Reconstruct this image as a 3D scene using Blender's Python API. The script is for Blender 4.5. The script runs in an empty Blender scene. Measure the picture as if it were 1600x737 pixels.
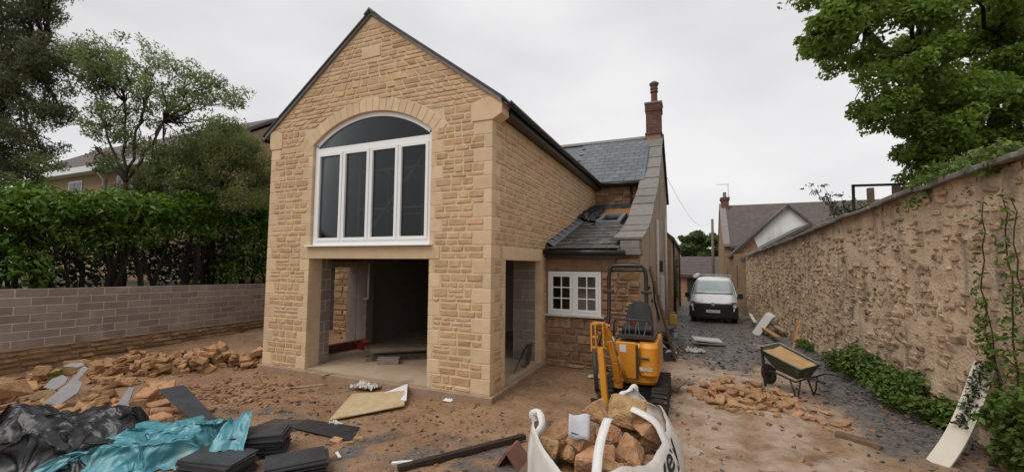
import bpy, bmesh, math, random
import numpy as np
from mathutils import Vector, Matrix, noise
R_ = math.radians
random.seed(7)
scene = bpy.context.scene
COL = scene.collection

# ------------------------------------------------------------------ camera
FPX, W_, H_ = 657.0, 1600.0, 737.0
CAMP = Vector((0, 0, 2.1))
CROT = Matrix.Rotation(R_(23.06), 3, 'Z') @ Matrix.Rotation(R_(93.86), 3, 'X') @ Matrix.Rotation(R_(0.44), 3, 'Z')
cam_d = bpy.data.cameras.new('camera')
cam = bpy.data.objects.new('camera', cam_d)
COL.objects.link(cam)
cam_d.sensor_width = 36.0
cam_d.lens = 36.0 * FPX / W_
cam_d.clip_start = 0.05
cam_d.clip_end = 2000
cam.matrix_world = Matrix.Translation(CAMP) @ CROT.to_4x4()
scene.camera = cam

# ------------------------------------------------------------------ sky, sun, exposure
SUN_EL, SUN_AZ = 58.0, 205.0        # soft light through the cloud, from behind the camera
world = bpy.data.worlds.new('World'); scene.world = world; world.use_nodes = True
wn = world.node_tree.nodes; wl = world.node_tree.links; wn.clear()
w_out = wn.new('ShaderNodeOutputWorld'); w_bg = wn.new('ShaderNodeBackground')
w_sky = wn.new('ShaderNodeTexSky'); w_sky.sky_type = 'NISHITA'; w_sky.sun_disc = False
w_sky.sun_elevation = R_(SUN_EL); w_sky.sun_rotation = R_(SUN_AZ)
w_hsv = wn.new('ShaderNodeHueSaturation'); w_hsv.inputs['Saturation'].default_value = 0.12
w_tc = wn.new('ShaderNodeTexCoord'); w_map = wn.new('ShaderNodeMapping'); w_map.inputs['Scale'].default_value = (1.0, 1.0, 2.2)
w_n = wn.new('ShaderNodeTexNoise'); w_n.inputs['Scale'].default_value = 1.6; w_n.inputs['Detail'].default_value = 5
w_r = wn.new('ShaderNodeValToRGB')
w_r.color_ramp.elements[0].position = 0.30; w_r.color_ramp.elements[0].color = (5.5, 5.45, 5.6, 1)
w_r.color_ramp.elements[1].position = 0.66; w_r.color_ramp.elements[1].color = (7.9, 7.8, 7.9, 1)
w_mx = wn.new('ShaderNodeMix'); w_mx.data_type = 'RGBA'; w_mx.inputs['Factor'].default_value = 0.93
wl.new(w_sky.outputs[0], w_hsv.inputs['Color']); wl.new(w_tc.outputs['Generated'], w_map.inputs[0]); wl.new(w_map.outputs[0], w_n.inputs['Vector'])
wl.new(w_n.outputs['Fac'], w_r.inputs[0]); wl.new(w_hsv.outputs[0], w_mx.inputs[6]); wl.new(w_r.outputs[0], w_mx.inputs[7])
wl.new(w_mx.outputs[2], w_bg.inputs['Color']); w_bg.inputs['Strength'].default_value = 0.1
wl.new(w_bg.outputs[0], w_out.inputs['Surface'])
sun_d = bpy.data.lights.new('sun', 'SUN'); sun_d.energy = 1.5; sun_d.angle = R_(40); sun_d.color = (1.0, 0.965, 0.92)
sun = bpy.data.objects.new('sun', sun_d); COL.objects.link(sun)
_az = R_(SUN_AZ)
_sd = Vector((math.sin(_az) * math.cos(R_(SUN_EL)), math.cos(_az) * math.cos(R_(SUN_EL)), math.sin(R_(SUN_EL))))
sun.rotation_euler = _sd.to_track_quat('Z', 'Y').to_euler()
scene.view_settings.view_transform = 'Standard'; scene.view_settings.look = 'None'
scene.view_settings.exposure = 0.22; scene.view_settings.gamma = 1.0
scene.view_settings.use_curve_mapping = False
scene.cycles.max_bounces = 8; scene.cycles.transparent_max_bounces = 12

# ------------------------------------------------------------------ picture point -> place
def ray(px, py): return CROT @ Vector(((px - W_ / 2) / FPX, -(py - H_ / 2) / FPX, -1))
def P(px, py, x=None, y=None, z=None):
    d = ray(px, py)
    if x is not None: t = (x - CAMP.x) / d.x
    elif y is not None: t = (y - CAMP.y) / d.y
    else: t = ((0 if z is None else z) - CAMP.z) / d.z
    return CAMP + d * t
def depth_size(p):      # pixels per metre at p (photo pixels)
    v = CROT.transposed() @ (Vector(p) - CAMP)
    return FPX / max(0.1, -v.z)

# ------------------------------------------------------------------ materials
MATS = {}
def mat(name, col, col2=None, rough=0.85, nscale=6.0, bump=0.3, bscale=40.0, tint=0.0, spots=None, spot_scale=3.0, spot_lo=0.55, spot_hi=0.68,
        spec=0.3, metal=0.0, detail=6, transl=0.0, wet=None, streak=None, bdist=0.02, coat=0.0):
    """base colour = noise mix col/col2, shifted per piece by attribute 'rnd' + object random; spots = second colour in patches"""
    if name in MATS: return MATS[name]
    m = bpy.data.materials.new(name); m.use_nodes = True; MATS[name] = m
    n, l = m.node_tree.nodes, m.node_tree.links
    b = n['Principled BSDF']; out = n['Material Output']
    tc = n.new('ShaderNodeTexCoord'); geo = n.new('ShaderNodeNewGeometry')
    pos = geo.outputs['Position']
    nz = n.new('ShaderNodeTexNoise'); nz.inputs['Scale'].default_value = nscale; nz.inputs['Detail'].default_value = detail; nz.inputs['Roughness'].default_value = 0.62
    l.new(pos, nz.inputs['Vector'])
    rm = n.new('ShaderNodeMapRange'); rm.inputs['From Min'].default_value = 0.32; rm.inputs['From Max'].default_value = 0.68
    l.new(nz.outputs['Fac'], rm.inputs['Value'])
    mx = n.new('ShaderNodeMix'); mx.data_type = 'RGBA'
    c2 = col2 or tuple(c * 0.72 for c in col)
    mx.inputs[6].default_value = (*col, 1); mx.inputs[7].default_value = (*c2, 1)
    l.new(rm.outputs[0], mx.inputs['Factor'])
    cur = mx.outputs[2]
    if spots:
        sn = n.new('ShaderNodeTexNoise'); sn.inputs['Scale'].default_value = spot_scale; sn.inputs['Detail'].default_value = 7; sn.inputs['Roughness'].default_value = 0.6
        mp = n.new('ShaderNodeMapping'); mp.inputs['Location'].default_value = (13.1, 4.7, 8.3)
        if streak: mp.inputs['Scale'].default_value = streak
        l.new(pos, mp.inputs[0]); l.new(mp.outputs[0], sn.inputs['Vector'])
        sr = n.new('ShaderNodeMapRange'); sr.inputs['From Min'].default_value = spot_lo; sr.inputs['From Max'].default_value = spot_hi
        l.new(sn.outputs['Fac'], sr.inputs['Value'])
        m2 = n.new('ShaderNodeMix'); m2.data_type = 'RGBA'; m2.inputs[7].default_value = (*spots, 1)
        l.new(sr.outputs[0], m2.inputs['Factor']); l.new(cur, m2.inputs[6]); cur = m2.outputs[2]
    if tint > 0:
        at = n.new('ShaderNodeAttribute'); at.attribute_name = 'rnd'
        oi = n.new('ShaderNodeObjectInfo'); ad = n.new('ShaderNodeMath'); ad.operation = 'ADD'
        l.new(at.outputs['Fac'], ad.inputs[0]); l.new(oi.outputs['Random'], ad.inputs[1])
        fr = n.new('ShaderNodeMath'); fr.operation = 'FRACT'; l.new(ad.outputs[0], fr.inputs[0])
        hv = n.new('ShaderNodeHueSaturation')
        vr = n.new('ShaderNodeMapRange'); vr.inputs['To Min'].default_value = 1 - tint; vr.inputs['To Max'].default_value = 1 + tint * 0.8
        l.new(fr.outputs[0], vr.inputs['Value']); l.new(vr.outputs[0], hv.inputs['Value'])
        f2 = n.new('ShaderNodeMath'); f2.operation = 'MULTIPLY'; f2.inputs[1].default_value = 7.31; l.new(fr.outputs[0], f2.inputs[0])
        f3 = n.new('ShaderNodeMath'); f3.operation = 'FRACT'; l.new(f2.outputs[0], f3.inputs[0])
        hr = n.new('ShaderNodeMapRange'); hr.inputs['To Min'].default_value = 0.5 - tint * 0.055; hr.inputs['To Max'].default_value = 0.5 + tint * 0.04
        l.new(f3.outputs[0], hr.inputs['Value']); l.new(hr.outputs[0], hv.inputs['Hue'])
        l.new(cur, hv.inputs['Color']); cur = hv.outputs[0]
    l.new(cur, b.inputs['Base Color'])
    b.inputs['Roughness'].default_value = rough; b.inputs['Specular IOR Level'].default_value = spec; b.inputs['Metallic'].default_value = metal
    b.inputs['Coat Weight'].default_value = coat
    if wet:
        wn_ = n.new('ShaderNodeTexNoise'); wn_.inputs['Scale'].default_value = wet[2]; wn_.inputs['Detail'].default_value = 4; l.new(pos, wn_.inputs['Vector'])
        wr = n.new('ShaderNodeMapRange'); wr.inputs['From Min'].default_value = 0.4; wr.inputs['From Max'].default_value = 0.6
        wr.inputs['To Min'].default_value = wet[0]; wr.inputs['To Max'].default_value = wet[1]
        l.new(wn_.outputs['Fac'], wr.inputs['Value']); l.new(wr.outputs[0], b.inputs['Roughness'])
    if bump > 0:
        bn = n.new('ShaderNodeTexNoise'); bn.inputs['Scale'].default_value = bscale; bn.inputs['Detail'].default_value = 6; l.new(pos, bn.inputs['Vector'])
        bp = n.new('ShaderNodeBump'); bp.inputs['Strength'].default_value = bump; bp.inputs['Distance'].default_value = bdist
        l.new(bn.outputs['Fac'], bp.inputs['Height']); l.new(bp.outputs[0], b.inputs['Normal'])
    if transl > 0:
        tr = n.new('ShaderNodeBsdfTranslucent'); ms = n.new('ShaderNodeMixShader'); ms.inputs[0].default_value = transl
        l.new(cur, tr.inputs['Color']); l.new(b.outputs[0], ms.inputs[1]); l.new(tr.outputs[0], ms.inputs[2]); l.new(ms.outputs[0], out.inputs['Surface'])
    return m

def glass_mat(name, tintc, refl=0.12, rough=0.02):
    m = bpy.data.materials.new(name); m.use_nodes = True; MATS[name] = m
    n, l = m.node_tree.nodes, m.node_tree.links; n.clear()
    out = n.new('ShaderNodeOutputMaterial'); tr = n.new('ShaderNodeBsdfTransparent'); tr.inputs[0].default_value = (*tintc, 1)
    gl = n.new('ShaderNodeBsdfGlossy'); gl.inputs['Roughness'].default_value = rough; gl.inputs['Color'].default_value = (0.9, 0.95, 0.95, 1)
    fr = n.new('ShaderNodeLayerWeight'); fr.inputs[0].default_value = 0.25
    mr = n.new('ShaderNodeMapRange'); mr.inputs['To Min'].default_value = refl; mr.inputs['To Max'].default_value = 0.85
    ms = n.new('ShaderNodeMixShader')
    l.new(fr.outputs['Fresnel'], mr.inputs['Value']); l.new(mr.outputs[0], ms.inputs[0]); l.new(tr.outputs[0], ms.inputs[1]); l.new(gl.outputs[0], ms.inputs[2])
    l.new(ms.outputs[0], out.inputs['Surface'])
    return m

# stone family
S_NEW = mat('new_golden_stone', (.585, .40, .225), (.485, .31, .165), nscale=9, bump=.6, bscale=60, tint=.15, rough=.92, spots=(.36, .215, .105), spot_scale=11, spot_lo=.6, spot_hi=.75)
S_ASH = mat('smooth_ashlar_stone', (.665, .50, .32), (.585, .425, .26), nscale=5, bump=.35, bscale=70, tint=.10, rough=.9)
S_MORT = mat('lime_mortar', (.66, .52, .36), (.56, .42, .28), nscale=14, bump=.5, bscale=60, rough=.95)
S_OLD = mat('old_brown_stone', (.38, .235, .13), (.24, .145, .085), nscale=7, bump=.6, bscale=55, tint=.28, rough=.93, spots=(.15, .10, .075), spot_scale=6)
S_OLDM = mat('old_mortar', (.34, .24, .155), (.22, .15, .10), nscale=9, bump=.6, bscale=45, rough=.95)
S_RUB = mat('loose_orange_stone', (.47, .285, .15), (.33, .185, .09), nscale=11, bump=1.0, bscale=34, tint=.24, rough=.9, spots=(.24, .125, .06), spot_scale=7)
S_GARD = mat('garden_wall_stone', (.58, .425, .275), (.42, .295, .185), nscale=6, bump=.8, bscale=38, tint=.25, rough=.95, spots=(.17, .125, .09), spot_scale=2.2, spot_lo=.5, spot_hi=.66, streak=(1.5, 1.5, .35))
S_GARDM = mat('garden_wall_mortar', (.70, .54, .375), (.57, .425, .285), nscale=3.2, bump=.9, bscale=26, rough=.97, spots=(.25, .195, .15), spot_scale=2.0, spot_lo=.50, spot_hi=.70, streak=(1.6, 1.6, .35), bdist=.03)
S_BLOCK = mat('brown_grey_block', (.33, .275, .235), (.265, .215, .185), nscale=5, bump=.35, bscale=80, tint=.17, rough=.92, spots=(.44, .385, .335), spot_scale=1.3, spot_lo=.56, spot_hi=.72)
S_BLOCKM = mat('block_wall_mortar', (.66, .58, .50), (.56, .48, .41), nscale=12, bump=.3, bscale=60, rough=.95)
S_IBLOCK = mat('grey_inner_block', (.27, .225, .19), (.20, .165, .14), nscale=9, bump=.5, bscale=70, tint=.12, rough=.95)
CONC = mat('rough_concrete', (.36, .25, .17), (.27, .175, .11), nscale=5, bump=.4, bscale=40, rough=.9)
SCREED = mat('floor_screed', (.47, .36, .255), (.38, .28, .19), nscale=2, bump=.15, bscale=30, rough=.85, spots=(.30, .20, .125), spot_scale=2.4)
# slate, roof
SLATE = mat('grey_roof_slate', (.135, .15, .165), (.095, .108, .12), nscale=7, bump=.25, bscale=40, tint=.2, rough=.5, spec=.5)
SLATE_OLD = mat('old_mossy_slate', (.10, .09, .08), (.055, .05, .047), nscale=6, bump=.4, bscale=40, tint=.25, rough=.55, spec=.5, spots=(.20, .175, .145), spot_scale=4)
SLATE_DK = mat('dark_slate', (.045, .048, .053), (.03, .032, .036), nscale=6, bump=.25, bscale=45, tint=.2, rough=.42, spec=.5, wet=(.3, .6, 5))
COPE = mat('slab_coping_stone', (.235, .215, .195), (.165, .15, .135), nscale=8, bump=.3, bscale=45, tint=.15, rough=.8)
TILE = mat('brown_tile', (.13, .105, .10), (.09, .073, .07), nscale=3, bump=.5, bscale=9, rough=.8)
LEAD = mat('lead_grey', (.19, .20, .215), (.13, .14, .15), nscale=8, bump=.2, rough=.5, metal=.3)
BRICK = mat('chimney_brick', (.17, .085, .062), (.11, .062, .05), nscale=10, bump=.5, bscale=50, tint=.2, rough=.92)
BLACKP = mat('black_plastic', (.012, .012, .013), (.02, .02, .021), nscale=4, bump=.05, rough=.35, spec=.5)
WHITEP = mat('white_upvc', (.80, .80, .79), (.77, .77, .76), nscale=3, bump=0, rough=.35, spec=.5)
WHITED = mat('dirty_white', (.62, .60, .56), (.48, .45, .40), nscale=8, bump=.2, rough=.7)
WOOD = mat('weathered_timber', (.20, .135, .085), (.115, .078, .05), nscale=9, bump=.4, bscale=30, rough=.85, tint=.2)
WOODN = mat('new_batten_timber', (.50, .27, .11), (.38, .19, .075), nscale=12, bump=.3, bscale=40, rough=.8, tint=.15)
WOODB = mat('timber_board_beige', (.42, .33, .22), (.33, .25, .16), nscale=10, bump=.25, bscale=50, rough=.8, tint=.15)
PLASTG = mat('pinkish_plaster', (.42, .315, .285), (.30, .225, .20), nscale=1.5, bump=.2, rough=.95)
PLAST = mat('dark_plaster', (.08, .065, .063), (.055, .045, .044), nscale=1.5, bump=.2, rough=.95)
STEEL = mat('galvanised_steel', (.42, .43, .44), (.30, .31, .32), nscale=9, bump=.15, rough=.45, metal=.7)
RENDERW = mat('white_render', (.80, .79, .77), (.74, .73, .70), nscale=1.2, bump=.25, bscale=20, rough=.92, spots=(.48, .46, .42), spot_scale=.8, spot_lo=.58, spot_hi=.75, streak=(1, 1, .4))
RENDERG = mat('grey_beige_render', (.42, .33, .235), (.31, .24, .165), nscale=1.4, bump=.4, bscale=24, rough=.95, spots=(.15, .12, .095), spot_scale=2, streak=(1, 1, .3))
HBRICK = mat('pale_house_brick', (.42, .29, .18), (.34, .23, .14), nscale=8, bump=.4, bscale=40, rough=.92)
GLASS = glass_mat('window_glass', (.56, .57, .57), .010)
GLASSD = glass_mat('small_pane_glass', (.5, .55, .55), .10)

# ------------------------------------------------------------------ mesh helpers
class MB:
    def __init__(s): s.v = []; s.f = []; s.m = []; s.r = []
    def add(s, verts, faces, mi=0, rnd=None):
        o = len(s.v); s.v.extend([tuple(v) for v in verts]); rr = random.random() if rnd is None else rnd
        for f in faces: s.f.append([i + o for i in f]); s.m.append(mi); s.r.append(rr)
        return s
    def box(s, x0, x1, y0, y1, z0, z1, mi=0, rnd=None):
        return s.add([(x0,y0,z0),(x1,y0,z0),(x1,y1,z0),(x0,y1,z0),(x0,y0,z1),(x1,y0,z1),(x1,y1,z1),(x0,y1,z1)],
                     [(3,2,1,0),(4,5,6,7),(0,1,5,4),(1,2,6,5),(2,3,7,6),(3,0,4,7)], mi, rnd)
    def obox(s, c, size, rot=None, mi=0, rnd=None):
        hx, hy, hz = [a / 2 for a in size]; c = Vector(c)
        vs = [Vector((sx*hx, sy*hy, sz*hz)) for sz in (-1, 1) for sx, sy in ((-1,-1),(1,-1),(1,1),(-1,1))]
        if rot is not None: vs = [rot @ v for v in vs]
        return s.add([v + c for v in vs], [(3,2,1,0),(4,5,6,7),(0,1,5,4),(1,2,6,5),(2,3,7,6),(3,0,4,7)], mi, rnd)
    def bar(s, a, b, w, h, up=(0,0,1), mi=0, rnd=None):     # a beam from a to b, w across, h along up
        a, b = Vector(a), Vector(b); d = (b - a).normalized(); u = Vector(up); r = d.cross(u)
        if r.length < 1e-4: r = d.cross(Vector((1,0,0)))
        r.normalize(); u = r.cross(d).normalized()
        vs = [p + r*sx*w/2 + u*sz*h/2 for p in (a, b) for sx, sz in ((-1,-1),(1,-1),(1,1),(-1,1))]
        return s.add(vs, [(0,1,2,3),(7,6,5,4),(4,5,1,0),(5,6,2,1),(6,7,3,2),(7,4,0,3)], mi, rnd)
    def prism(s, poly, axis, a, b, mi=0, rnd=None):         # poly in the two other axes, extruded a..b along axis
        def mk(p, t): return {'x': (t, p[0], p[1]), 'y': (p[0], t, p[1]), 'z': (p[0], p[1], t)}[axis]
        n = len(poly); vs = [mk(p, a) for p in poly] + [mk(p, b) for p in poly]
        fs = [list(range(n))[::-1], list(range(n, 2*n))] + [(i, (i+1) % n, n + (i+1) % n, n + i) for i in range(n)]
        return s.add(vs, fs, mi, rnd)
    def tube(s, pts, r, seg=8, mi=0, rnd=None, caps=True):
        pts = [Vector(p) for p in pts]; n = len(pts); rs = r if isinstance(r, (list, tuple)) else [r] * n
        vs = []; prev = None
        for i, p in enumerate(pts):
            d = (pts[min(i+1, n-1)] - pts[max(i-1, 0)]).normalized()
            if prev is None:
                u = d.cross(Vector((0,0,1)));
                if u.length < .1: u = d.cross(Vector((1,0,0)))
            else: u = prev - d * prev.dot(d)
            u.normalize(); prev = u; w = d.cross(u)
            for k in range(seg):
                a = 2*math.pi*k/seg; vs.append(p + (u*math.cos(a) + w*math.sin(a)) * rs[i])
        fs = [(i*seg+k, i*seg+(k+1) % seg, (i+1)*seg+(k+1) % seg, (i+1)*seg+k) for i in range(n-1) for k in range(seg)]
        if caps: fs += [list(range(seg))[::-1], list(range((n-1)*seg, n*seg))]
        return s.add(vs, fs, mi, rnd)
    def lathe(s, c, prof, seg=16, axis='z', mi=0):
        vs = []; c = Vector(c)
        for r, h in prof:
            for k in range(seg):
                a = 2*math.pi*k/seg; q = (r*math.cos(a), r*math.sin(a), h)
                if axis == 'x': q = (q[2], q[0], q[1])
                if axis == 'y': q = (q[0], q[2], q[1])
                vs.append(c + Vector(q))
        n = len(prof)
        fs = [(i*seg+k, i*seg+(k+1) % seg, (i+1)*seg+(k+1) % seg, (i+1)*seg+k) for i in range(n-1) for k in range(seg)]
        fs += [list(range(seg))[::-1], list(range((n-1)*seg, n*seg))]
        return s.add(vs, fs, mi)
    def grid(s, fn, nu, nv, mi=0):
        vs = [fn(i/(nu-1), j/(nv-1)) for j in range(nv) for i in range(nu)]
        return s.add(vs, [(j*nu+i, j*nu+i+1, (j+1)*nu+i+1, (j+1)*nu+i) for j in range(nv-1) for i in range(nu-1)], mi)
    def mesh(s, name, mats, org=(0,0,0), smooth=False, bevel=0, fixn=False):
        me = bpy.data.meshes.new(name); ox, oy, oz = org
        me.from_pydata([(a-ox, b-oy, c-oz) for a, b, c in s.v], [], s.f)
        for m_ in (mats if isinstance(mats, (list, tuple)) else [mats]): me.materials.append(m_)
        me.polygons.foreach_set('material_index', s.m)
        at = me.attributes.new('rnd', 'FLOAT', 'FACE'); at.data.foreach_set('value', s.r)
        if bevel > 0 or fixn:
            bm = bmesh.new(); bm.from_mesh(me)
            if fixn: bmesh.ops.recalc_face_normals(bm, faces=bm.faces)
            if bevel > 0:
                es = [e for e in bm.edges if len(e.link_faces) == 2 and e.calc_face_angle(0) > 0.5]
                bmesh.ops.bevel(bm, geom=es, offset=bevel, segments=2 if bevel > .02 else 1, affect='EDGES', clamp_overlap=True)
            bm.to_mesh(me); bm.free()
        if smooth: me.polygons.foreach_set('use_smooth', [True] * len(me.polygons))
        return me

class Thing:
    """an Empty at the thing's base; parts are given in world coordinates unless local=True"""
    def __init__(s, name, label, cat, loc, rz=0, group=None, kind=None, local=False):
        o = s.o = bpy.data.objects.new(name, None); COL.objects.link(o); o.location = loc; o.rotation_euler = (0, 0, rz); o.empty_display_size = .2
        tag(o, label, cat, group, kind); s.w = (0,0,0) if local else tuple(loc)
        s.top = o
    def part(s, name, mb, mats, parent=None, smooth=False, bevel=0, label=None, kind=None, center=True, fixn=False):
        p = parent or s.o; pw = POS.get(p.name, s.w) if parent else s.w
        if center and mb.v:
            a = np.array(mb.v); c = tuple((a.min(0) + a.max(0)) / 2)
        else: c = pw
        ob = bpy.data.objects.new(name, mb.mesh(name, mats, c, smooth, bevel, fixn)); COL.objects.link(ob)
        ob.parent = p; ob.location = (c[0]-pw[0], c[1]-pw[1], c[2]-pw[2]); POS[ob.name] = c
        if label: ob['label'] = label
        if kind: ob['kind'] = kind
        return ob
POS = {}
def tag(o, label=None, cat=None, group=None, kind=None):
    if label: o['label'] = label
    if cat: o['category'] = cat
    if group: o['group'] = group
    if kind: o['kind'] = kind
    return o
def single(name, mb, mats, label=None, cat=None, group=None, kind=None, smooth=False, bevel=0, fixn=False):
    a = np.array(mb.v); c = (a.min(0) + a.max(0)) / 2; c = (c[0], c[1], a.min(0)[2])
    ob = bpy.data.objects.new(name, mb.mesh(name, mats, c, smooth, bevel, fixn)); COL.objects.link(ob); ob.location = c
    POS[ob.name] = tuple(c)
    return tag(ob, label, cat, group, kind)
def child(name, mb, mats, parent, **k):
    t = Thing.__new__(Thing); t.o = parent; t.w = POS.get(parent.name, (0,0,0))
    return t.part(name, mb, mats, parent=parent, **k)

def ss(a, b, x):
    t = min(1, max(0, (x - a) / (b - a))); return t*t*(3 - 2*t)
def fbm(x, y, z=0, o=4): return noise.fractal(Vector((x, y, z)), 1.0, 2.0, o)

def stone_quad(mb, o, u, v, n, quad, depth=.03, gap=.008, seed=None, rough=.6, mi=0, rnd=None):
    """a dressed or rough stone in a wall face: quad = 4 (a,b) corners in the wall's (u,v) plane, bulging out along n"""
    rg = random.Random(seed) if seed is not None else random
    o, u, v, n = Vector(o), Vector(u), Vector(v), Vector(n)
    (ax, ay), (bx, by), (cx, cy), (dx, dy) = quad
    wd = max(abs(bx-ax), abs(cx-dx)); ht = max(abs(dy-ay), abs(cy-by))
    eu = min(.3, .018/max(wd, .02)); ev = min(.3, .016/max(ht, .02)); gu = min(.3, gap/max(wd, .02)); gv = min(.3, gap/max(ht, .02))
    us = [gu, gu+eu, .5+rg.uniform(-.15, .15), 1-gu-eu, 1-gu]; vs_ = [gv, gv+ev, 1-gv-ev, 1-gv]
    vs = []; tilt = rg.uniform(-.35, .35)*rough; tilt2 = rg.uniform(-.3, .5)*rough
    for j, b in enumerate(vs_):
        for i, a in enumerate(us):
            edge = i in (0, 4) or j in (0, 3)
            cor = i in (0, 4) and j in (0, 3)
            a2, b2 = a, b
            if cor: a2 += (.5-a)*.10*rough; b2 += (.5-b)*.16*rough
            if edge:
                a2 += rg.uniform(-1, 1)*.02*rough*(min(1, .25/max(wd, .05))); b2 += rg.uniform(-1, 1)*.05*rough
            x = (ax*(1-a2)+bx*a2)*(1-b2) + (dx*(1-a2)+cx*a2)*b2
            y = (ay*(1-a2)+by*a2)*(1-b2) + (dy*(1-a2)+cy*a2)*b2
            if edge: d = -min(.012, depth*.6)
            else: d = depth*(1 + tilt*(a-.5)*2 + tilt2*(b-.5)*2 + rg.uniform(-.4, .4)*rough)
            vs.append(o + u*x + v*y + n*d)
    nu = 5
    mb.add(vs, [(j*nu+i, j*nu+i+1, (j+1)*nu+i+1, (j+1)*nu+i) for j in range(3) for i in range(4)], mi, rg.random() if rnd is None else rnd)

def rubble_rows(z0, z1, bounds, rg, hmin=.16, hmax=.25, wmin=.16, wmax=.48, split=.55, avg=(.26, .40)):
    """yield stone quads filling a face; bounds(z) -> list of free (left,right) intervals at height z"""
    z = z0
    while z < z1 - .02:
        h = min(rg.uniform(hmin, hmax), z1 - z)
        if z1 - (z + h) < .07: h = z1 - z
        lo = bounds(z + h*.02); mid = bounds(z + h*.5); hi = bounds(z + h*.98)
        for k, (a, b) in enumerate(mid):
            def near(lst, a, b):
                c = [q for q in lst if min(q[1], b) - max(q[0], a) > .02]
                return c[0] if c else None
            L, Hh = near(lo, a, b), near(hi, a, b)
            L = L or (a, b); Hh = Hh or (a, b)
            if abs(L[0]-Hh[0]) > .6: L = (a, L[1]); Hh = (a, Hh[1])
            if abs(L[1]-Hh[1]) > .6: L = (L[0], b); Hh = (Hh[0], b)
            n_ = max(1, round((b - a) / rg.uniform(*avg))); ws = [rg.uniform(wmin, wmax) for _ in range(n_)]; t = sum(ws)
            cuts = [0]
            for w in ws: cuts.append(cuts[-1] + w/t)
            for i in range(n_):
                f0, f1 = cuts[i], cuts[i+1]
                lx = lambda f, zz: (L[0]*(1-zz)+Hh[0]*zz)*(1-f) + (L[1]*(1-zz)+Hh[1]*zz)*f
                Wd = lx(f1, .5) - lx(f0, .5)
                parts = [(0, 1, f0, f1)]
                if rg.random() < split and h > .13:
                    q = rg.uniform(.35, .65)
                    if Wd > .3 and rg.random() < .7:
                        fm = f0 + (f1-f0)*rg.uniform(.35, .65)
                        parts = [(0, q, f0, f1), (q, 1, f0, fm), (q, 1, fm, f1)] if rg.random() < .5 else [(0, q, f0, fm), (0, q, fm, f1), (q, 1, f0, f1)]
                    else: parts = [(0, q, f0, f1), (q, 1, f0, f1)]
                for (va, vb, fa, fb) in parts:
                    yield ((lx(fa, va), z+h*va), (lx(fb, va), z+h*va), (lx(fb, vb), z+h*vb), (lx(fa, vb), z+h*vb))
        z += h

def place_stones(owner, quads, name, matl, limit, parts_of, depth=.026, gap=.007, rough=.7):
    """quads: list of (size_px, o,u,v,n,quad, depth); the `limit` largest become parts, the rest one joined part"""
    quads.sort(key=lambda q: -q[0]); rest = MB()
    for i, (sz, o, u, v, n, q, d, par) in enumerate(quads):
        if i < limit:
            mb = MB(); stone_quad(mb, o, u, v, n, q, d, gap, rough=rough)
            owner.part(name, mb, matl, parent=par)
        else: stone_quad(rest, o, u, v, n, q, d, gap, rough=rough)
    if rest.f: owner.part('small_' + name, rest, matl, parent=parts_of, kind='stuff')
def face_px(o, u, v, q):
    c = Vector(o) + Vector(u)*((q[0][0]+q[2][0])/2) + Vector(v)*((q[0][1]+q[2][1])/2)
    vw = CROT.transposed() @ (c - CAMP); z = -vw.z
    if z < .2: return 0
    sx = W_/2 + FPX*vw.x/z; sy = H_/2 - FPX*vw.y/z
    if not (-40 < sx < W_+40 and -40 < sy < H_+40): return 0
    nn = Vector(u).cross(Vector(v)); f = abs(nn.normalized().dot((c-CAMP).normalized()))
    return abs((q[1][0]-q[0][0])*(q[2][1]-q[1][1])) * f * (FPX/z)**2

# ------------------------------------------------------------------ ground
def lw_x(y): return -11.0 - 0.1754 * (y - 3.3)            # line of the left block wall
RW = [(3.30, -3.0), (3.25, 6.5), (3.20, 9.5), (2.98, 14.0), (2.80, 20.0), (2.72, 24.0)]
def rw_x(y):                                               # line of the right garden wall
    for (xa, ya), (xb, yb) in zip(RW, RW[1:]):
        if y <= yb: return xa + (xb-xa) * (y-ya) / (yb-ya)
    return RW[-1][0]
def gbase(x, y):
    return -0.032 * max(0.0, min(y, 60) - 9.2)
def gz(x, y):
    z = gbase(x, y)
    near = 1 - ss(28, 60, abs(y))
    z += near * (.035*fbm(x*.55, y*.55) + .022*fbm(x*1.9, y*1.9, 3) + .012*fbm(x*6, y*6, 5, 2) + .006*fbm(x*17, y*17, 9, 2))
    z += .10 * ss(2.0, 3.1, x) * (1-ss(20, 26, y)) * (1 + .5*fbm(x*2, y*.7, 2))      # bank under the garden wall
    z += .16 * ss(-8.0, -10.6, x) * (1-ss(9, 12, y))                                   # bank under the block wall
    if -8.0 < x < -2.8 and 5.75 < y < 14: z = min(z, -.02)
    # tyre and track ruts
    for x0, k in ((.35, .25), (1.75, .25)):
        xx = x - (x0 + .25*math.sin(y*.35)); z -= .03*math.exp(-(xx/.16)**2) * ss(3, 5, y) * near * (1 + .5*fbm(x*3, y*2.3, 7, 2))
    # raised ground beyond both boundary walls
    z = z + (1.38 - z) * ss(lw_x(y) - .16, lw_x(y) - .26, x) if y < 40 else z
    z = z + (1.75 - z) * ss(rw_x(y) + .16, rw_x(y) + .26, x) if y < 22.5 else z
    return z
def axis(*segs):
    out = []
    for a, b, s in segs:
        n = max(1, round((b-a)/s)); out += [a + (b-a)*i/n for i in range(n)]
    return out + [segs[-1][1]]
gx = axis((-400, -60, 40), (-60, -14, 2.5), (-14, -9.6, .12), (-9.6, 4.2, .075), (4.2, 14, .7), (14, 60, 4), (60, 400, 40))
gy = axis((-60, -4, 4), (-4, 1.6, .4), (1.6, 9, .07), (9, 16, .12), (16, 30, .3), (30, 60, 1.5), (60, 500, 44))
nx, ny = len(gx), len(gy)
gv = [(x, y, gz(x, y)) for y in gy for x in gx]
gf = [(j*nx+i, j*nx+i+1, (j+1)*nx+i+1, (j+1)*nx+i) for j in range(ny-1) for i in range(nx-1)]
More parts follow.
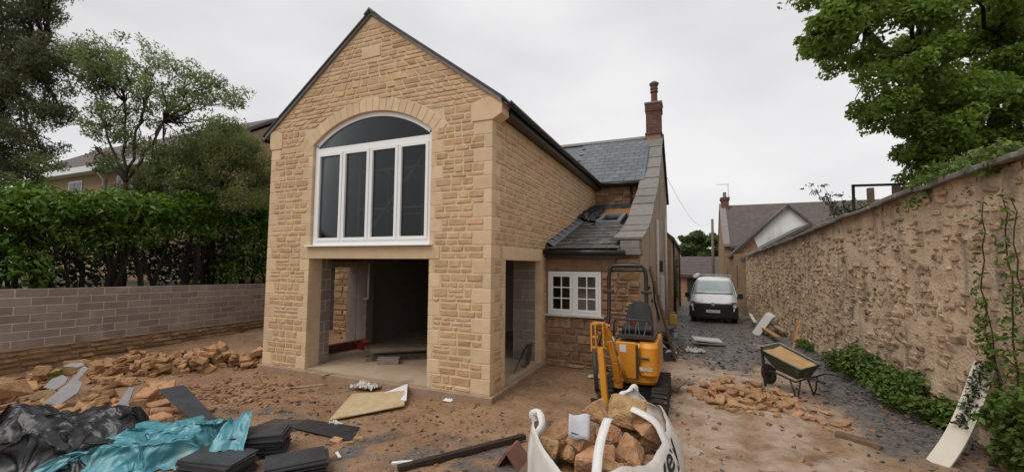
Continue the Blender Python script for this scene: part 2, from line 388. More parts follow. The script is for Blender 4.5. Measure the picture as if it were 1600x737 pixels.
gm = bpy.data.meshes.new('ground'); gm.from_pydata(gv, [], gf)
gm.polygons.foreach_set('use_smooth', [True]*len(gm.polygons))
def lane_mask(x, y):
    n = .9*fbm(x*.8, y*.8, 11) + .5*fbm(x*2.7, y*2.7, 4)
    a = ss(9.2, 12.0, y + n*1.6) * ss(-1.2, -.6, x)
    b = ss(1.7, 2.3, x + .25*n + .06*(y-6)) * ss(5.0, 7.0, y + n) * .9
    c = ss(.25, .75, n + .55*ss(3.2, -.2, abs(x+2.6)) * ss(5.2, 3.0, y)) * .75
    return min(1, max(a, b, c * ss(-9, -7, x)))
la = gm.attributes.new('lane', 'FLOAT', 'POINT'); la.data.foreach_set('value', [lane_mask(x, y) if abs(y) < 60 and -14 < x < 6 else 0 for x, y, z in gv])
pa_ = gm.attributes.new('pale', 'FLOAT', 'POINT'); pa_.data.foreach_set('value', [(.06 + .94*ss(-1.6, .1, x)*ss(2.6, 1.6, x)*ss(11, 9, y)) if abs(y) < 30 and -14 < x < 4 else 0 for x, y, z in gv])
ga = gm.attributes.new('green', 'FLOAT', 'POINT'); ga.data.foreach_set('value', [1.0 if (x < lw_x(y)-.2 or x > rw_x(y)+.2 or y > 62) else 0.0 for x, y, z in gv])
def ground_material():
    m = bpy.data.materials.new('muddy_ground'); m.use_nodes = True; n, l = m.node_tree.nodes, m.node_tree.links; b = n['Principled BSDF']
    geo = n.new('ShaderNodeNewGeometry'); pos = geo.outputs['Position']
    def nz(s, d=7, r=.6):
        t = n.new('ShaderNodeTexNoise'); t.inputs['Scale'].default_value = s; t.inputs['Detail'].default_value = d; t.inputs['Roughness'].default_value = r; l.new(pos, t.inputs['Vector']); return t.outputs['Fac']
    def ramp(f, st):
        r = n.new('ShaderNodeValToRGB'); e = r.color_ramp.elements
        while len(e) < len(st): e.new(.5)
        for q, (p, c) in zip(e, st): q.position = p; q.color = (*c, 1)
        l.new(f, r.inputs[0]); return r.outputs[0]
    def mix(f, a, c):
        k = n.new('ShaderNodeMix'); k.data_type = 'RGBA'; l.new(f, k.inputs['Factor']); l.new(a, k.inputs[6]); l.new(c, k.inputs[7]); return k.outputs[2]
    mud = ramp(nz(1.3, 9, .68), [(.28, (.13, .075, .042)), (.42, (.25, .138, .068)), (.55, (.355, .205, .105)), (.7, (.45, .29, .17))])
    fine = ramp(nz(14, 6), [(.35, (.15, .09, .055)), (.6, (.40, .255, .155))])
    k1 = n.new('ShaderNodeMix'); k1.data_type = 'RGBA'; k1.inputs['Factor'].default_value = .35; l.new(mud, k1.inputs[6]); l.new(fine, k1.inputs[7])
    vor = n.new('ShaderNodeTexVoronoi'); vor.inputs['Scale'].default_value = 22; l.new(pos, vor.inputs['Vector'])
    chips = ramp(vor.outputs['Color'], [(.2, (.07, .063, .058)), (.5, (.12, .107, .098)), (.8, (.21, .185, .165))])
    grav = mix(nz(2.2, 5), ramp(nz(9, 7), [(.3, (.075, .065, .058)), (.65, (.19, .165, .145))]), chips)
    a1 = n.new('ShaderNodeAttribute'); a1.attribute_name = 'lane'; a2 = n.new('ShaderNodeAttribute'); a2.attribute_name = 'green'
    br = n.new('ShaderNodeMath'); br.operation = 'MULTIPLY_ADD'; l.new(nz(7, 6), br.inputs[0]); br.inputs[1].default_value = .9
    sb = n.new('ShaderNodeMath'); sb.operation = 'SUBTRACT'; l.new(a1.outputs['Fac'], sb.inputs[0]); sb.inputs[1].default_value = .45; l.new(sb.outputs[0], br.inputs[2])
    mr = n.new('ShaderNodeMapRange'); mr.inputs['From Min'].default_value = .25; mr.inputs['From Max'].default_value = .75; l.new(br.outputs[0], mr.inputs['Value'])
    a3 = n.new('ShaderNodeAttribute'); a3.attribute_name = 'pale'
    pk = n.new('ShaderNodeMath'); pk.operation = 'MULTIPLY'; l.new(a3.outputs['Fac'], pk.inputs[0])
    pr = n.new('ShaderNodeMapRange'); pr.inputs['From Min'].default_value = .38; pr.inputs['From Max'].default_value = .58; l.new(nz(2.3, 7), pr.inputs['Value']); l.new(pr.outputs[0], pk.inputs[1])
    pc = mix(pk.outputs[0], k1.outputs[2], ramp(nz(5, 8), [(.3, (.36, .25, .17)), (.7, (.58, .455, .345))]))
    c = mix(mr.outputs[0], pc, grav)
    c = mix(a2.outputs['Fac'], c, ramp(nz(3), [(.3, (.03, .045, .015)), (.7, (.07, .085, .03))]))
    l.new(c, b.inputs['Base Color'])
    rr = n.new('ShaderNodeMapRange'); rr.inputs['From Min'].default_value = .38; rr.inputs['From Max'].default_value = .62; rr.inputs['To Min'].default_value = .22; rr.inputs['To Max'].default_value = .7
    l.new(nz(1.7, 5), rr.inputs['Value']); l.new(rr.outputs[0], b.inputs['Roughness']); b.inputs['Specular IOR Level'].default_value = .5
    bp = n.new('ShaderNodeBump'); bp.inputs['Strength'].default_value = .9; bp.inputs['Distance'].default_value = .035; l.new(nz(26, 8, .7), bp.inputs['Height']); l.new(bp.outputs[0], b.inputs['Normal'])
    return m
gm.materials.append(ground_material())
ground = bpy.data.objects.new('ground', gm); COL.objects.link(ground); ground['kind'] = 'structure'

# ------------------------------------------------------------------ new stone extension
XL, XR, YF, YB = -7.85, -2.85, 5.87, 13.6
AX = -5.35
ext = Thing('stone_extension', 'new golden stone gabled extension with tall arched white window and open ground floor', 'building', (AX, 9.0, 0))
OL, OR = -6.70, -3.98              # big opening and window, left and right
DL, DR = 6.42, 8.25                # side doorway
LIN0, LIN1 = 2.18, 2.40
WZ0 = 2.43
ARC_S, ARC_R = 4.38, .48
ARW = (OR - OL) / 2; ARX = (OL + OR) / 2
RAD = (ARW**2 + ARC_R**2) / (2*ARC_R); ARZ = ARC_S + ARC_R - RAD
def arch_z(x, r=RAD): return ARZ + math.sqrt(max(0, r*r - (x-ARX)**2))
def gable_z(x): return 6.66 - .75*abs(x - AX)
fw = MB()
fw.prism([(XL, .0), (OL, 0), (OL, ARC_S), (OL, gable_z(OL)), (XL, gable_z(XL))], 'y', YF, YF+.30)
fw.prism([(OR, .0), (XR, 0), (XR, gable_z(XR)), (OR, gable_z(OR)), (OR, ARC_S)], 'y', YF, YF+.30)
fw.box(OL, OR, YF, YF+.30, LIN0+.02, WZ0-.01)
N = 28
for i in range(N):
    a, b = OL + (OR-OL)*i/N, OL + (OR-OL)*(i+1)/N
    if a < AX < b:
        fw.prism([(a, arch_z(a)), (b, arch_z(b)), (b, gable_z(b)), (AX, gable_z(AX)), (a, gable_z(a))], 'y', YF, YF+.30)
    else: fw.prism([(a, arch_z(a)), (b, arch_z(b)), (b, gable_z(b)), (a, gable_z(a))], 'y', YF, YF+.30)
front_wall = ext.part('front_wall', fw, S_MORT)
sw = MB()
sw.box(XR-.30, XR, YF+.301, DL, 0, 4.72); sw.box(XR-.30, XR, DR, 15.8, 0, 4.72); sw.box(XR-.30, XR, DL, DR, LIN0+.02, 4.72)
side_wall = ext.part('side_wall', sw, S_MORT)
lwm = MB(); lwm.box(XL, XL+.3, YF+.301, 6.62, 0, 4.72); lwm.box(XL, XL+.3, 8.05, 15.8, 0, 4.72); lwm.box(XL, XL+.3, 6.62, 8.05, 2.12, 4.72)
ext.part('left_wall', lwm, S_IBLOCK)
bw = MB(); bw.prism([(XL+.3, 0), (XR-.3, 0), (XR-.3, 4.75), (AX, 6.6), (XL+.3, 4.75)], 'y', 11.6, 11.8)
ext.part('back_wall', bw, PLAST)
m1 = MB(); m1.box(XL+.301, XR-.301, 11.56, 11.598, .126, 2.355); ext.part('plastered_wall', m1, PLASTG)
cl = MB(); cl.box(XL+.3, XR-.3, YF+.31, 11.59, 2.36, 2.42)
for i in range(14): cl.box(XL+.32, XR-.32, YF+.5+i*.4, YF+.55+i*.4, 2.18, 2.36)
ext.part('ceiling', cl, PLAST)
pl = MB()
pl.add([(XL-.05,YF-.07,-.15),(XR+.07,YF-.07,-.15),(XR+.07,8.53,-.15),(XL-.05,8.53,-.15),(XL-.05,YF-.07,.105),(XR+.07,YF-.07,.105),(XR+.07,8.53,.105),(XL-.05,8.53,.105)],
       [(3,2,1,0),(4,5,6,7),(0,1,5,4),(1,2,6,5),(2,3,7,6),(3,0,4,7)])
ext.part('plinth', pl, CONC, bevel=.012)
fl = MB(); fl.box(XL+.05, XR-.01, YF+.02, 11.6, .107, .125); ext.part('floor_slab', fl, SCREED)

# module heights so the rubble courses meet the quoins
NA = 9; NB = 2*NA + 1
mods = [(.115 + (LIN0-.115)*k/NA, .115 + (LIN0-.115)*(k+1)/NA) for k in range(NA)] + [(LIN0, LIN1)]
mods += [(LIN1 + (ARC_S-LIN1)*k/NA, LIN1 + (ARC_S-LIN1)*(k+1)/NA) for k in range(NA)] + [(ARC_S, 4.70)]
zz = 4.70
while zz < 6.5: mods.append((zz, min(zz+.26, 6.58))); zz += .26
def ashlar(mb, x0, x1, y0, y1, z0, z1):
    g = .006; mb.box(x0+g, x1-g, y0, y1, z0+g, z1-g)
def qw(k): return (.13, .31) if k % 2 else (.32, .13)
ZETA = 1e-4
quads = []
rg = random.Random(21)
U, V, Nf = (1,0,0), (0,0,1), (0,-1,0)
O1 = (0, YF, 0)
UX, NX = (0,1,0), (1,0,0)
O2 = (XR, 0, 0)
RO = RAD + .235
DATE = (-5.56, -5.12, 5.86, 6.06)
for k, (z0, z1) in enumerate(mods):
    qf, qs = qw(k); ql = .12 if k % 2 else .25
    jl, jr = (.10, .22) if k % 2 else (.23, .09)
    arch_mod = k >= NB
    if not arch_mod:
        m1 = MB(); ashlar(m1, XL-.012, XL+ql, YF-.006, YF+.12, z0, z1); ext.part('quoin_stone', m1, S_ASH, parent=front_wall, bevel=.006)
        m1 = MB(); g = .006
        m1.prism([(XR-qf, YF-.006), (XR+.006, YF-.006), (XR+.006, YF+qs), (XR-.05, YF+qs), (XR-.05, YF+.09), (XR-qf, YF+.09)], 'z', z0+g, z1-g)
        ext.part('quoin_stone', m1, S_ASH, parent=front_wall, bevel=.006)
    if k < NA or NA+1 <= k < NB:
        for (x0, x1) in ((OL-jl, OL+.012), (OR-.012, OR+jr)):
            m1 = MB(); ashlar(m1, x0, x1, YF-.006, YF+.10, z0, z1); ext.part('jamb_stone', m1, S_ASH, parent=front_wall, bevel=.005)
    if k < NA:
        ja, jb = (.14, .24) if k % 2 else (.22, .13)
        for (y0, y1) in ((DL-ja*.7, DL+.012), (DR-.012, DR+.14)):
            m1 = MB(); m1.box(XR-.12, XR+.006, y0+.004, y1-.004, z0+.004, z1-.004); ext.part('jamb_stone', m1, S_ASH, parent=side_wall, bevel=.005)
    def fb(z, k=k, ql=ql, qf=qf, jl=jl, jr=jr):
        lim = (6.635 - z)/.75; a, b = max(XL, AX-lim), min(XR, AX+lim)
        if k < NB: a, b = XL+ql, XR-qf
        if k == NB: a, b = XL+.30, XR-.38
        if k < NA or NA+1 <= k < NB: return [(a, OL-jl), (OR+jr, b)]
        if k == NA: return [(a, -6.92), (-3.76, b)]
        hz = z - ARZ
        if hz < RO:
            hw = math.sqrt(RO*RO - hz*hz) + .01
            if k == NB: hw = max(hw, ARW+.22)
            return [(a, ARX-hw), (ARX+hw, b)]
        if DATE[2] < z < DATE[3]: return [(a, DATE[0]), (DATE[1], b)]
        return [(a, b)]
    for q in rubble_rows(z0, z1, lambda z: [i for i in fb(z) if i[1]-i[0] > .05], rg, .072, .125, split=.12, avg=(.17, .29)):
        d = rg.uniform(.007, .016); quads.append((face_px(O1, U, V, q), O1, U, V, Nf, q, d, front_wall))
    def sb(z, k=k, qs=qs):
        ja = (.14, .24)[0] if k % 2 else .22
        a = YF + qs; b = YB + .4
        top = YB + .4
        zr = 2.40 + (z - 2.40)
        yl = 8.40 + (z - 2.42)/.29                     # lean-to roof hides what lies below it
        e = min(top, max(8.50, yl))
        if k < NA: return [(a, DL-ja*.7), (DR+.14, 8.53)]
        if k == NA: return [(a, DL-.12), (8.49, 8.54)]
        return [(a, e)]
    if z1 < 4.75:
        for q in rubble_rows(z0, min(z1, 4.52), lambda z: [i for i in sb(z) if i[1]-i[0] > .04], rg, .072, .125, split=.12, avg=(.17, .29)):
            d = rg.uniform(.007, .016); quads.append((face_px(O2, UX, V, q), O2, UX, V, NX, q, d, side_wall))
place_stones(ext, quads, 'stone', S_NEW, 300, ext.o, gap=.006, rough=.95)
# datestone
m1 = MB(); m1.box(DATE[0]+.006, DATE[1]-.006, YF-.016, YF+.1, DATE[2]+.005, DATE[3]-.005); ext.part('date_stone', m1, S_ASH, parent=front_wall, bevel=.004)
# lintels
m1 = MB(); m1.box(-6.90, -3.78, YF-.014, YF+.14, LIN0, LIN1-.004); lint = ext.part('lintel', m1, S_ASH, parent=front_wall, bevel=.006)
m1 = MB(); m1.box(XR-.14, XR+.014, DL-.12, 8.49, LIN0-.01, LIN1-.004); ext.part('lintel', m1, S_ASH, parent=side_wall, bevel=.006)
# skewbacks, voussoirs
th = math.asin(ARW/RAD); NV = 23
for i in range(NV):
    a0, a1 = -th*1.13 + 2*th*1.13*i/NV, -th*1.13 + 2*th*1.13*(i+1)/NV
    r0 = RAD - .004; e = .0016
    ro = RO - .005
    p = [(ARX + r*math.sin(a), ARZ + r*math.cos(a)) for r, a in ((r0, a0+e), (r0, a1-e), (ro, a1-e), (ro, a0+e))]
    m1 = MB(); m1.prism(p, 'y', YF-.010, YF+.11); ext.part('voussoir', m1, S_ASH, parent=front_wall, bevel=.004)
# kneelers
for sx in (-1, 1):
    xe = AX + sx*2.5; m1 = MB()
    xi, xo = (xe - sx*.36 if sx > 0 else xe + .30), xe + sx*(.17 if sx > 0 else .05)
    m1.prism([(xi, 4.385), (xe+sx*.012, 4.385), (xo, 4.47), (xo, gable_z(xo)-.005), (xe, gable_z(xe)-.005), (xi, 4.70)][::sx], 'y', YF-.02, YF+.26)
    ext.part('kneeler_stone', m1, S_ASH, parent=front_wall, bevel=.006, fixn=True)
# roof
def roof_z(x): return 6.75 - .75*abs(x-AX)
for sx in (-1, 1):
    m1 = MB(); xe = AX + sx*2.72
    m1.prism([(AX, roof_z(AX)), (xe, roof_z(xe)), (xe, roof_z(xe)-.035), (AX, roof_z(AX)-.035)][::sx], 'y', YF-.07, 16.6)
    ext.part('roof_slope', m1, SLATE_DK, fixn=True)
    m1 = MB(); m1.prism([(AX, roof_z(AX)-.037), (xe-.05*sx, roof_z(xe-.05)-.037 if sx > 0 else roof_z(xe+.05)-.037), (xe-.05*sx, roof_z(xe)-.075), (AX, roof_z(AX)-.075)][::sx], 'y', YF-.045, 16.5)
    ext.part('verge_board', m1, COPE, fixn=True)
m1 = MB(); m1.prism([(AX-.13, roof_z(AX)-.075), (AX, roof_z(AX)+.035), (AX+.13, roof_z(AX)-.075), (AX+.11, roof_z(AX)-.09), (AX, roof_z(AX)+.0), (AX-.11, roof_z(AX)-.09)], 'y', YF-.09, 16.6)
ext.part('ridge_tile', m1, COPE, fixn=True)
for sx in (-1, 1):
    xe = AX + sx*2.5
    m1 = MB(); a, b = sorted((xe, xe+sx*.20)); m1.box(a, b, YF+.27, 13.55, 4.515, 4.535); f0, f1 = sorted((xe+sx*.18, xe+sx*.205)); m1.box(f0, f1, YF+.27, 13.55, 4.536, 4.69)
    ext.part('fascia', m1, BLACKP)
    m1 = MB(); xc = xe + sx*.265; zc = 4.645
    prof = [(xc + .06*math.cos(t), zc + .06*math.sin(t)) for t in [math.pi + math.pi*i/8 for i in range(9)]]
    inn = [(xc + .052*math.cos(t), zc + .052*math.sin(t)) for t in [2*math.pi - math.pi*i/8 for i in range(9)]]
    m1.prism(prof + inn, 'y', YF-.02, 13.45); ext.part('gutter', m1, BLACKP, fixn=True)
# arched window
win = MB(); yw0, yw1 = YF+.055, YF+.125
fx0, fx1 = OL+.014, OR-.014
win.box(fx0, fx0+.065, yw0, yw1, WZ0, ARC_S-.01); win.box(fx1-.065, fx1, yw0, yw1, WZ0, ARC_S-.01)
win.box(fx0+.065, fx1-.065, yw0, yw1, WZ0, WZ0+.085); win.box(fx0+.065, fx1-.065, yw0, yw1, 4.195, 4.30)
aw = math.asin(((fx1-fx0)/2)/RAD); segs = 30; ri, ro = RAD-.085, RAD-.008
for i in range(segs):
    t0, t1 = -aw + 2*aw*i/segs, -aw + 2*aw*(i+1)/segs
    win.prism([(ARX+r*math.sin(t), ARZ+r*math.cos(t)) for r, t in ((ri, t0), (ri, t1), (ro, t1), (ro, t0))], 'y', yw0, yw1)
window = ext.part('arched_window', win, WHITEP)
lw_ = (fx1 - fx0 - .13) / 4
for i in range(4):
    x0 = fx0 + .065 + lw_*i; x1 = x0 + lw_
    m1 = MB(); f = .055; o = .012; y0, y1 = yw0-.018, yw1-.02
    za, zb = WZ0+.085, 4.195
    m1.box(x0+o, x0+f+o, y0, y1, za, zb); m1.box(x1-f-o, x1-o, y0, y1, za, zb); m1.box(x0+f+o, x1-f-o, y0, y1, za, za+f); m1.box(x0+f+o, x1-f-o, y0, y1, zb-f, zb)
    m1.box(x0-.0, x0+o, yw0, yw1-.01, za, zb); m1.box(x1-o, x1, yw0, yw1-.01, za, zb)
    ext.part('sash', m1, WHITEP, parent=window)
    m1 = MB(); m1.box(x0+f+o-.005, x1-f-o+.005, yw0+.02, yw0+.03, za+f-.005, zb-f+.005); ext.part('pane', m1, GLASS, parent=window)
m1 = MB(); pts = [(fx0+.05, 4.29)] + [(fx1-.05, 4.29)] + [(ARX+(ri+.01)*math.sin(t), ARZ+(ri+.01)*math.cos(t)) for t in [aw*.975 - 2*aw*.975*i/24 for i in range(25)]]
m1.prism(pts, 'y', yw0+.02, yw0+.03); ext.part('pane', m1, GLASS, parent=window, fixn=True)
m1 = MB(); m1.box(OL-.05, OR+.05, YF-.09, YF+.13, LIN1+.001, WZ0-.001); ext.part('sill', m1, WHITEP, parent=window, bevel=.006)
# inner block leaf at the two openings
m1 = MB(); m1.box(OL-.85, OL-.004, YF+.302, YF+.56, .126, LIN0); reveal = ext.part('inner_leaf', m1, S_BLOCKM)
for k in range(10):
    z0 = .13 + k*.205
    for (y0, y1) in (((YF+.31, YF+.42), (YF+.43, YF+.555)) if k % 2 else ((YF+.31, YF+.555),)):
        b = MB(); b.box(OL-.3, OL+.008, y0+.004, y1-.004, z0+.006, z0+.198); ext.part('block', b, S_IBLOCK, parent=reveal, bevel=.006)
m1 = MB(); m1.box(XR-.62, XR-.31, DR+.012, DR+.2, .126, LIN0); rev2 = ext.part('inner_leaf', m1, S_BLOCKM)
for k in range(10):
    z0 = .13 + k*.205
    for (x0, x1) in (((XR-.61, XR-.32), (XR-.315, XR-.13)) if k % 2 else ((XR-.61, XR-.44), (XR-.435, XR-.13))):
        b = MB(); b.box(x0+.004, x1-.004, DR-.008, DR+.06, z0+.006, z0+.198); ext.part('block', b, S_IBLOCK, parent=rev2, bevel=.006)
# inner partition and left wall lintel
m1 = MB(); m1.box(XL+.301, XL+.36, 6.45, 8.25, 2.0, 2.13); ext.part('timber_lintel', m1, WOODB)
m1 = MB(); m1.box(XL+.31, XL+.62, 8.05, 8.28, .126, 2.17); inn = ext.part('inner_pier', m1, S_IBLOCK)
m1 = MB(); m1.tube([(XL+.68, 8.03, .9+1.2), (XL+.68, 8.03, 1.25)], .022); m1.tube([(XL+.68, 8.03, 1.25), (XL+.60, 8.0, 1.25)], .022); ext.part('waste_pipe', m1, WHITEP, smooth=True)
m1 = MB(); m1.box(-5.9, -5.7, 10.2, 11.555, .126, 2.17); ext.part('inner_pier', m1, PLASTG)

# ------------------------------------------------------------------ old cottage behind
cot = Thing('old_cottage', 'old stone cottage with grey slate roof, tall brick chimney and lean-to kitchen', 'building', (-1.9, 13.6, -.15))
GX = -.92
prof = [(8.60, 2.58), (10.5, 3.08), (11.4, 3.62), (12.8, 4.23), (14.0, 5.05), (15.1, 5.92), (16.0, 6.80)]
gw = MB(); gw.prism([(8.57, -.4)] + [(8.57, 2.50)] + [(y, z-.05) for y, z in prof] + [(19.1, 4.72), (19.1, -.7)], 'x', GX-.33, GX)
gable = cot.part('gable_wall', gw, RENDERG, fixn=True)
# coping slabs
def prof_at(t):
    L = [0]
    for a, b in zip(prof, prof[1:]): L.append(L[-1] + math.hypot(b[0]-a[0], b[1]-a[1]))
    s = t*L[-1]
    for i in range(len(prof)-1):
        if s <= L[i+1] + 1e-6:
            f = (s-L[i])/(L[i+1]-L[i]); return prof[i][0]+(prof[i+1][0]-prof[i][0])*f, prof[i][1]+(prof[i+1][1]-prof[i][1])*f
NS = 11
for i in range(NS):
    (ya, za), (yb, zb) = prof_at(i/NS), prof_at((i+1)/NS)
    d = Vector((0, yb-ya, zb-za)).normalized(); n = Vector((0, -d.z, d.y))
    m1 = MB(); a = Vector((0, ya, za)) - d*.05 + n*.035; b = Vector((0, yb, zb)) + n*.005
    wl_, wr_ = GX-.50, GX+.07
    m1.add([(wl_, a.y, a.z), (wr_, a.y, a.z), (wr_, b.y, b.z), (wl_, b.y, b.z)] + [(x, p.y + n.y*.06, p.z + n.z*.06) for x, p in ((wl_, a), (wr_, a), (wr_, b), (wl_, b))],
           [(3,2,1,0),(4,5,6,7),(0,1,5,4),(1,2,6,5),(2,3,7,6),(3,0,4,7)])
    cot.part('coping_slab', m1, COPE, parent=gable, bevel=.008)
m1 = MB(); m1.box(GX-.42, GX+.03, 8.38, 8.9, 2.30, 2.42); m1.box(GX-.36, GX+.01, 8.44, 8.9, 2.425, 2.58); cot.part('kneeler_stone', m1, COPE, parent=gable, bevel=.01)
m1 = MB(); bq = Vector((GX+.04, 16.02, 6.86)); m1.bar(bq, (GX+.04, 19.25, 4.74), .1, .07); cot.part('verge_board', m1, BLACKP, parent=gable)
# front wall above the lean-to
m1 = MB(); m1.box(XR-1.2, GX-.33, 13.62, 13.9, -.3, 4.70); cw = cot.part('front_wall', m1, S_OLDM)
quads = []; rg = random.Random(5)
for q in rubble_rows(3.75, 4.62, lambda z: [(XR+.0, GX-.5)], rg, .16, .22, split=.3):
    quads.append((face_px((0,13.62,0), U, V, q), (0,13.62,0), U, V, Nf, q, rg.uniform(.02, .035), cw))
# lean-to walls
WX0, WX1, WzA, WzB = -2.79, -1.68, 1.08, 1.96
m1 = MB(); m1.box(XR+.001, WX0, 8.55, 8.8, -.2, 2.25); m1.box(WX1, GX-.003, 8.555, 8.8, -.2, 2.29); m1.box(WX0, WX1, 8.55, 8.8, -.2, WzA-.04); m1.box(WX0, WX1, 8.55, 8.8, WzB, 2.25)
lt = cot.part('lean_to_wall', m1, S_OLDM)
m1 = MB(); m1.box(XR+.1, GX-.34, 11.3, 11.4, 0, 2.4); m1.box(XR+.1, GX-.34, 8.85, 11.3, -.05, .1); cot.part('kitchen_wall', m1, PLAST)
m1 = MB(); m1.box(XR+.02, WX1+.3, 8.515, 8.56, 1.985, 2.24); cot.part('timber_lintel', m1, mat('brown_lintel', (.25, .165, .10), (.17, .11, .065), nscale=6, bump=.3, rough=.85), parent=lt)
def lb(z):
    if z < WzA-.04: return [(XR+.03, GX-.0)]
    if z < 1.98: return [(WX1+.0, GX-.0)]
    return [(WX1+.30, GX-.0)]
for z0, z1 in ((.0, WzA-.045), (WzA-.04, 1.98), (1.98, 2.25)):
    for q in rubble_rows(z0, z1, lb, rg, .11, .19, wmin=.2, wmax=.6, split=.42):
        quads.append((face_px((0,8.55,0), U, V, q), (0,8.55,0), U, V, Nf, q, rg.uniform(.018, .045), lt))
place_stones(cot, quads, 'stone', S_OLD, 300, cot.o, gap=.010, rough=1.0)
# casement window
cwm = MB(); y0, y1 = 8.53, 8.60
cwm.box(WX0, WX0+.05, y0, y1, WzA, WzB); cwm.box(WX1-.05, WX1, y0, y1, WzA, WzB); cwm.box(WX0+.05, WX1-.05, y0, y1, WzA, WzA+.05); cwm.box(WX0+.05, WX1-.05, y0, y1, WzB-.05, WzB)
xm = (WX0+WX1)/2; cwm.box(xm-.03, xm+.03, y0, y1, WzA+.05, WzB-.05)
cwin = cot.part('casement_window', cwm, WHITEP)
for (a, b) in ((WX0+.05, xm-.03), (xm+.03, WX1-.05)):
    m1 = MB(); f = .055; za, zb = WzA+.05, WzB-.05
    m1.box(a+.004, a+f, y0-.015, y1-.02, za+.004, zb-.004); m1.box(b-f, b-.004, y0-.015, y1-.02, za+.004, zb-.004)
    m1.box(a+f, b-f, y0-.015, y1-.02, za+.004, za+f); m1.box(a+f, b-f, y0-.015, y1-.02, zb-f, zb-.004)
    mx = (a+b)/2; m1.box(mx-.011, mx+.011, y0-.006, y1-.03, za+f, zb-f)
    hz = (zb-za-2*f)/3
    for r_ in (1, 2):
        for (p, q) in ((a+f, mx-.011), (mx+.011, b-f)): m1.box(p, q, y0-.006, y1-.03, za+f+hz*r_-.011, za+f+hz*r_+.011)
    cot.part('sash', m1, WHITEP, parent=cwin)
    for r_ in range(3):
        for (p, q) in ((a+f, mx-.011), (mx+.011, b-f)):
            g1 = MB(); g1.box(p-.002, q+.002, y0+.012, y0+.02, za+f+hz*r_-.002, za+f+hz*(r_+1)+.002); cot.part('pane', g1, GLASSD, parent=cwin)
m1 = MB(); m1.box(WX0-.06, WX1+.07, 8.44, 8.56, WzA-.042, WzA-.002); cot.part('sill', m1, WHITED, parent=cwin, bevel=.006)
# lean-to roof: slates, battens where the slates are off, rooflight
SL = .29
def lr(x, y, dz=0): return (x, y, 2.42 + (y-8.40)*SL + dz)
m1 = MB(); m1.add([lr(XR+.015, 8.42, -.10), lr(GX-.34, 8.42, -.10), lr(GX-.34, 13.6, -.10), lr(XR+.015, 13.6, -.10), lr(XR+.015, 8.42, -.03), lr(GX-.34, 8.42, -.03), lr(GX-.34, 13.6, -.03), lr(XR+.015, 13.6, -.03)],
       [(3,2,1,0),(4,5,6,7),(0,1,5,4),(1,2,6,5),(2,3,7,6),(3,0,4,7)])
ltr = cot.part('lean_to_roof', m1, BLACKP)
def slate_piece(xa, xb, ya, yb, fn, lift, th=.012):
    m = MB(); a = [fn(xa, ya, lift), fn(xb, ya, lift), fn(xb, yb, .004), fn(xa, yb, .004)]
    m.add(a + [(p[0], p[1], p[2]+th) for p in a], [(3,2,1,0),(4,5,6,7),(0,1,5,4),(1,2,6,5),(2,3,7,6),(3,0,4,7)]); return m
rg = random.Random(9); RLX0, RLX1, RLY0, RLY1 = -2.25, -1.62, 10.75, 12.0
nrow = 12
for r_ in range(nrow):
    ya = 8.36 + r_*.33; x = XR + .03 - (.16 if r_ % 2 else 0)
    while x < GX-.36:
        xa, xb = max(x, XR+.03), min(x+.315, GX-.36); x += .32
        if xb - xa < .06: continue
        if xb > RLX0 and xa < RLX1 and ya + .34 > RLY0 and ya < RLY1: continue
        cot.part('slate', slate_piece(xa+.003, xb-.003, ya + rg.uniform(-.012, .012), ya+.43, lr, .022 + rg.uniform(0, .008)), SLATE_OLD, parent=ltr)
for r_ in range(7):
    yb_ = 12.45 + r_*.16; m1 = MB(); a = lr(XR+.3, yb_, -.0); b = lr(GX-.4, yb_, -.0)
    m1.bar(a, b, .05, .03, up=(0, -SL, 1)); cot.part('batten', m1, WOODN, parent=ltr)
m1 = MB(); m1.add([lr(XR+.02, 12.4, -.028), lr(GX-.36, 12.4, -.028), lr(GX-.36, 13.6, -.028), lr(XR+.02, 13.6, -.028)], [(0,1,2,3)]); cot.part('roof_felt', m1, WOODN, parent=ltr)
m1 = MB()
for (xa, xb, ya, yb) in ((RLX0, RLX0+.1, RLY0, RLY1), (RLX1-.1, RLX1, RLY0, RLY1), (RLX0+.1, RLX1-.1, RLY0, RLY0+.13), (RLX0+.1, RLX1-.1, RLY1-.13, RLY1)):
    a = [lr(xa, ya, -.02), lr(xb, ya, -.02), lr(xb, yb, -.02), lr(xa, yb, -.02)]; m1.add(a + [(p[0], p[1], p[2]+.13) for p in a], [(3,2,1,0),(4,5,6,7),(0,1,5,4),(1,2,6,5),(2,3,7,6),(3,0,4,7)])
rl = cot.part('rooflight', m1, LEAD, parent=ltr)
m1 = MB(); a = [lr(RLX0+.1, RLY0+.13, .03), lr(RLX1-.1, RLY0+.13, .03), lr(RLX1-.1, RLY1-.13, .03), lr(RLX0+.1, RLY1-.13, .03)]; m1.add(a + [(p[0], p[1], p[2]+.02) for p in a], [(3,2,1,0),(4,5,6,7),(0,1,5,4),(1,2,6,5),(2,3,7,6),(3,0,4,7)])
cot.part('rooflight_pane', m1, GLASSD, parent=ltr)
for i in range(14):                                            # stepped lead soakers up the abutment
    y = 8.5 + i*.36; m1 = MB(); p = lr(XR+.038, y, -.02)
    m1.add([p, (p[0]+.16, p[1], p[2]+.055), (p[0]+.16, p[1]+.38, p[2]+.055+.38*SL), (p[0], p[1]+.38, p[2]+.38*SL),
            (p[0], p[1], p[2]+.15), (p[0]+.012, p[1], p[2]+.15), (p[0]+.012, p[1]+.34, p[2]+.15+.34*SL-.02), (p[0], p[1]+.34, p[2]+.15+.34*SL-.02)], [(0,1,2,3), (0,4,7,3), (1,2,6,5), (4,5,6,7)]); cot.part('lead_flashing', m1, LEAD, parent=ltr)
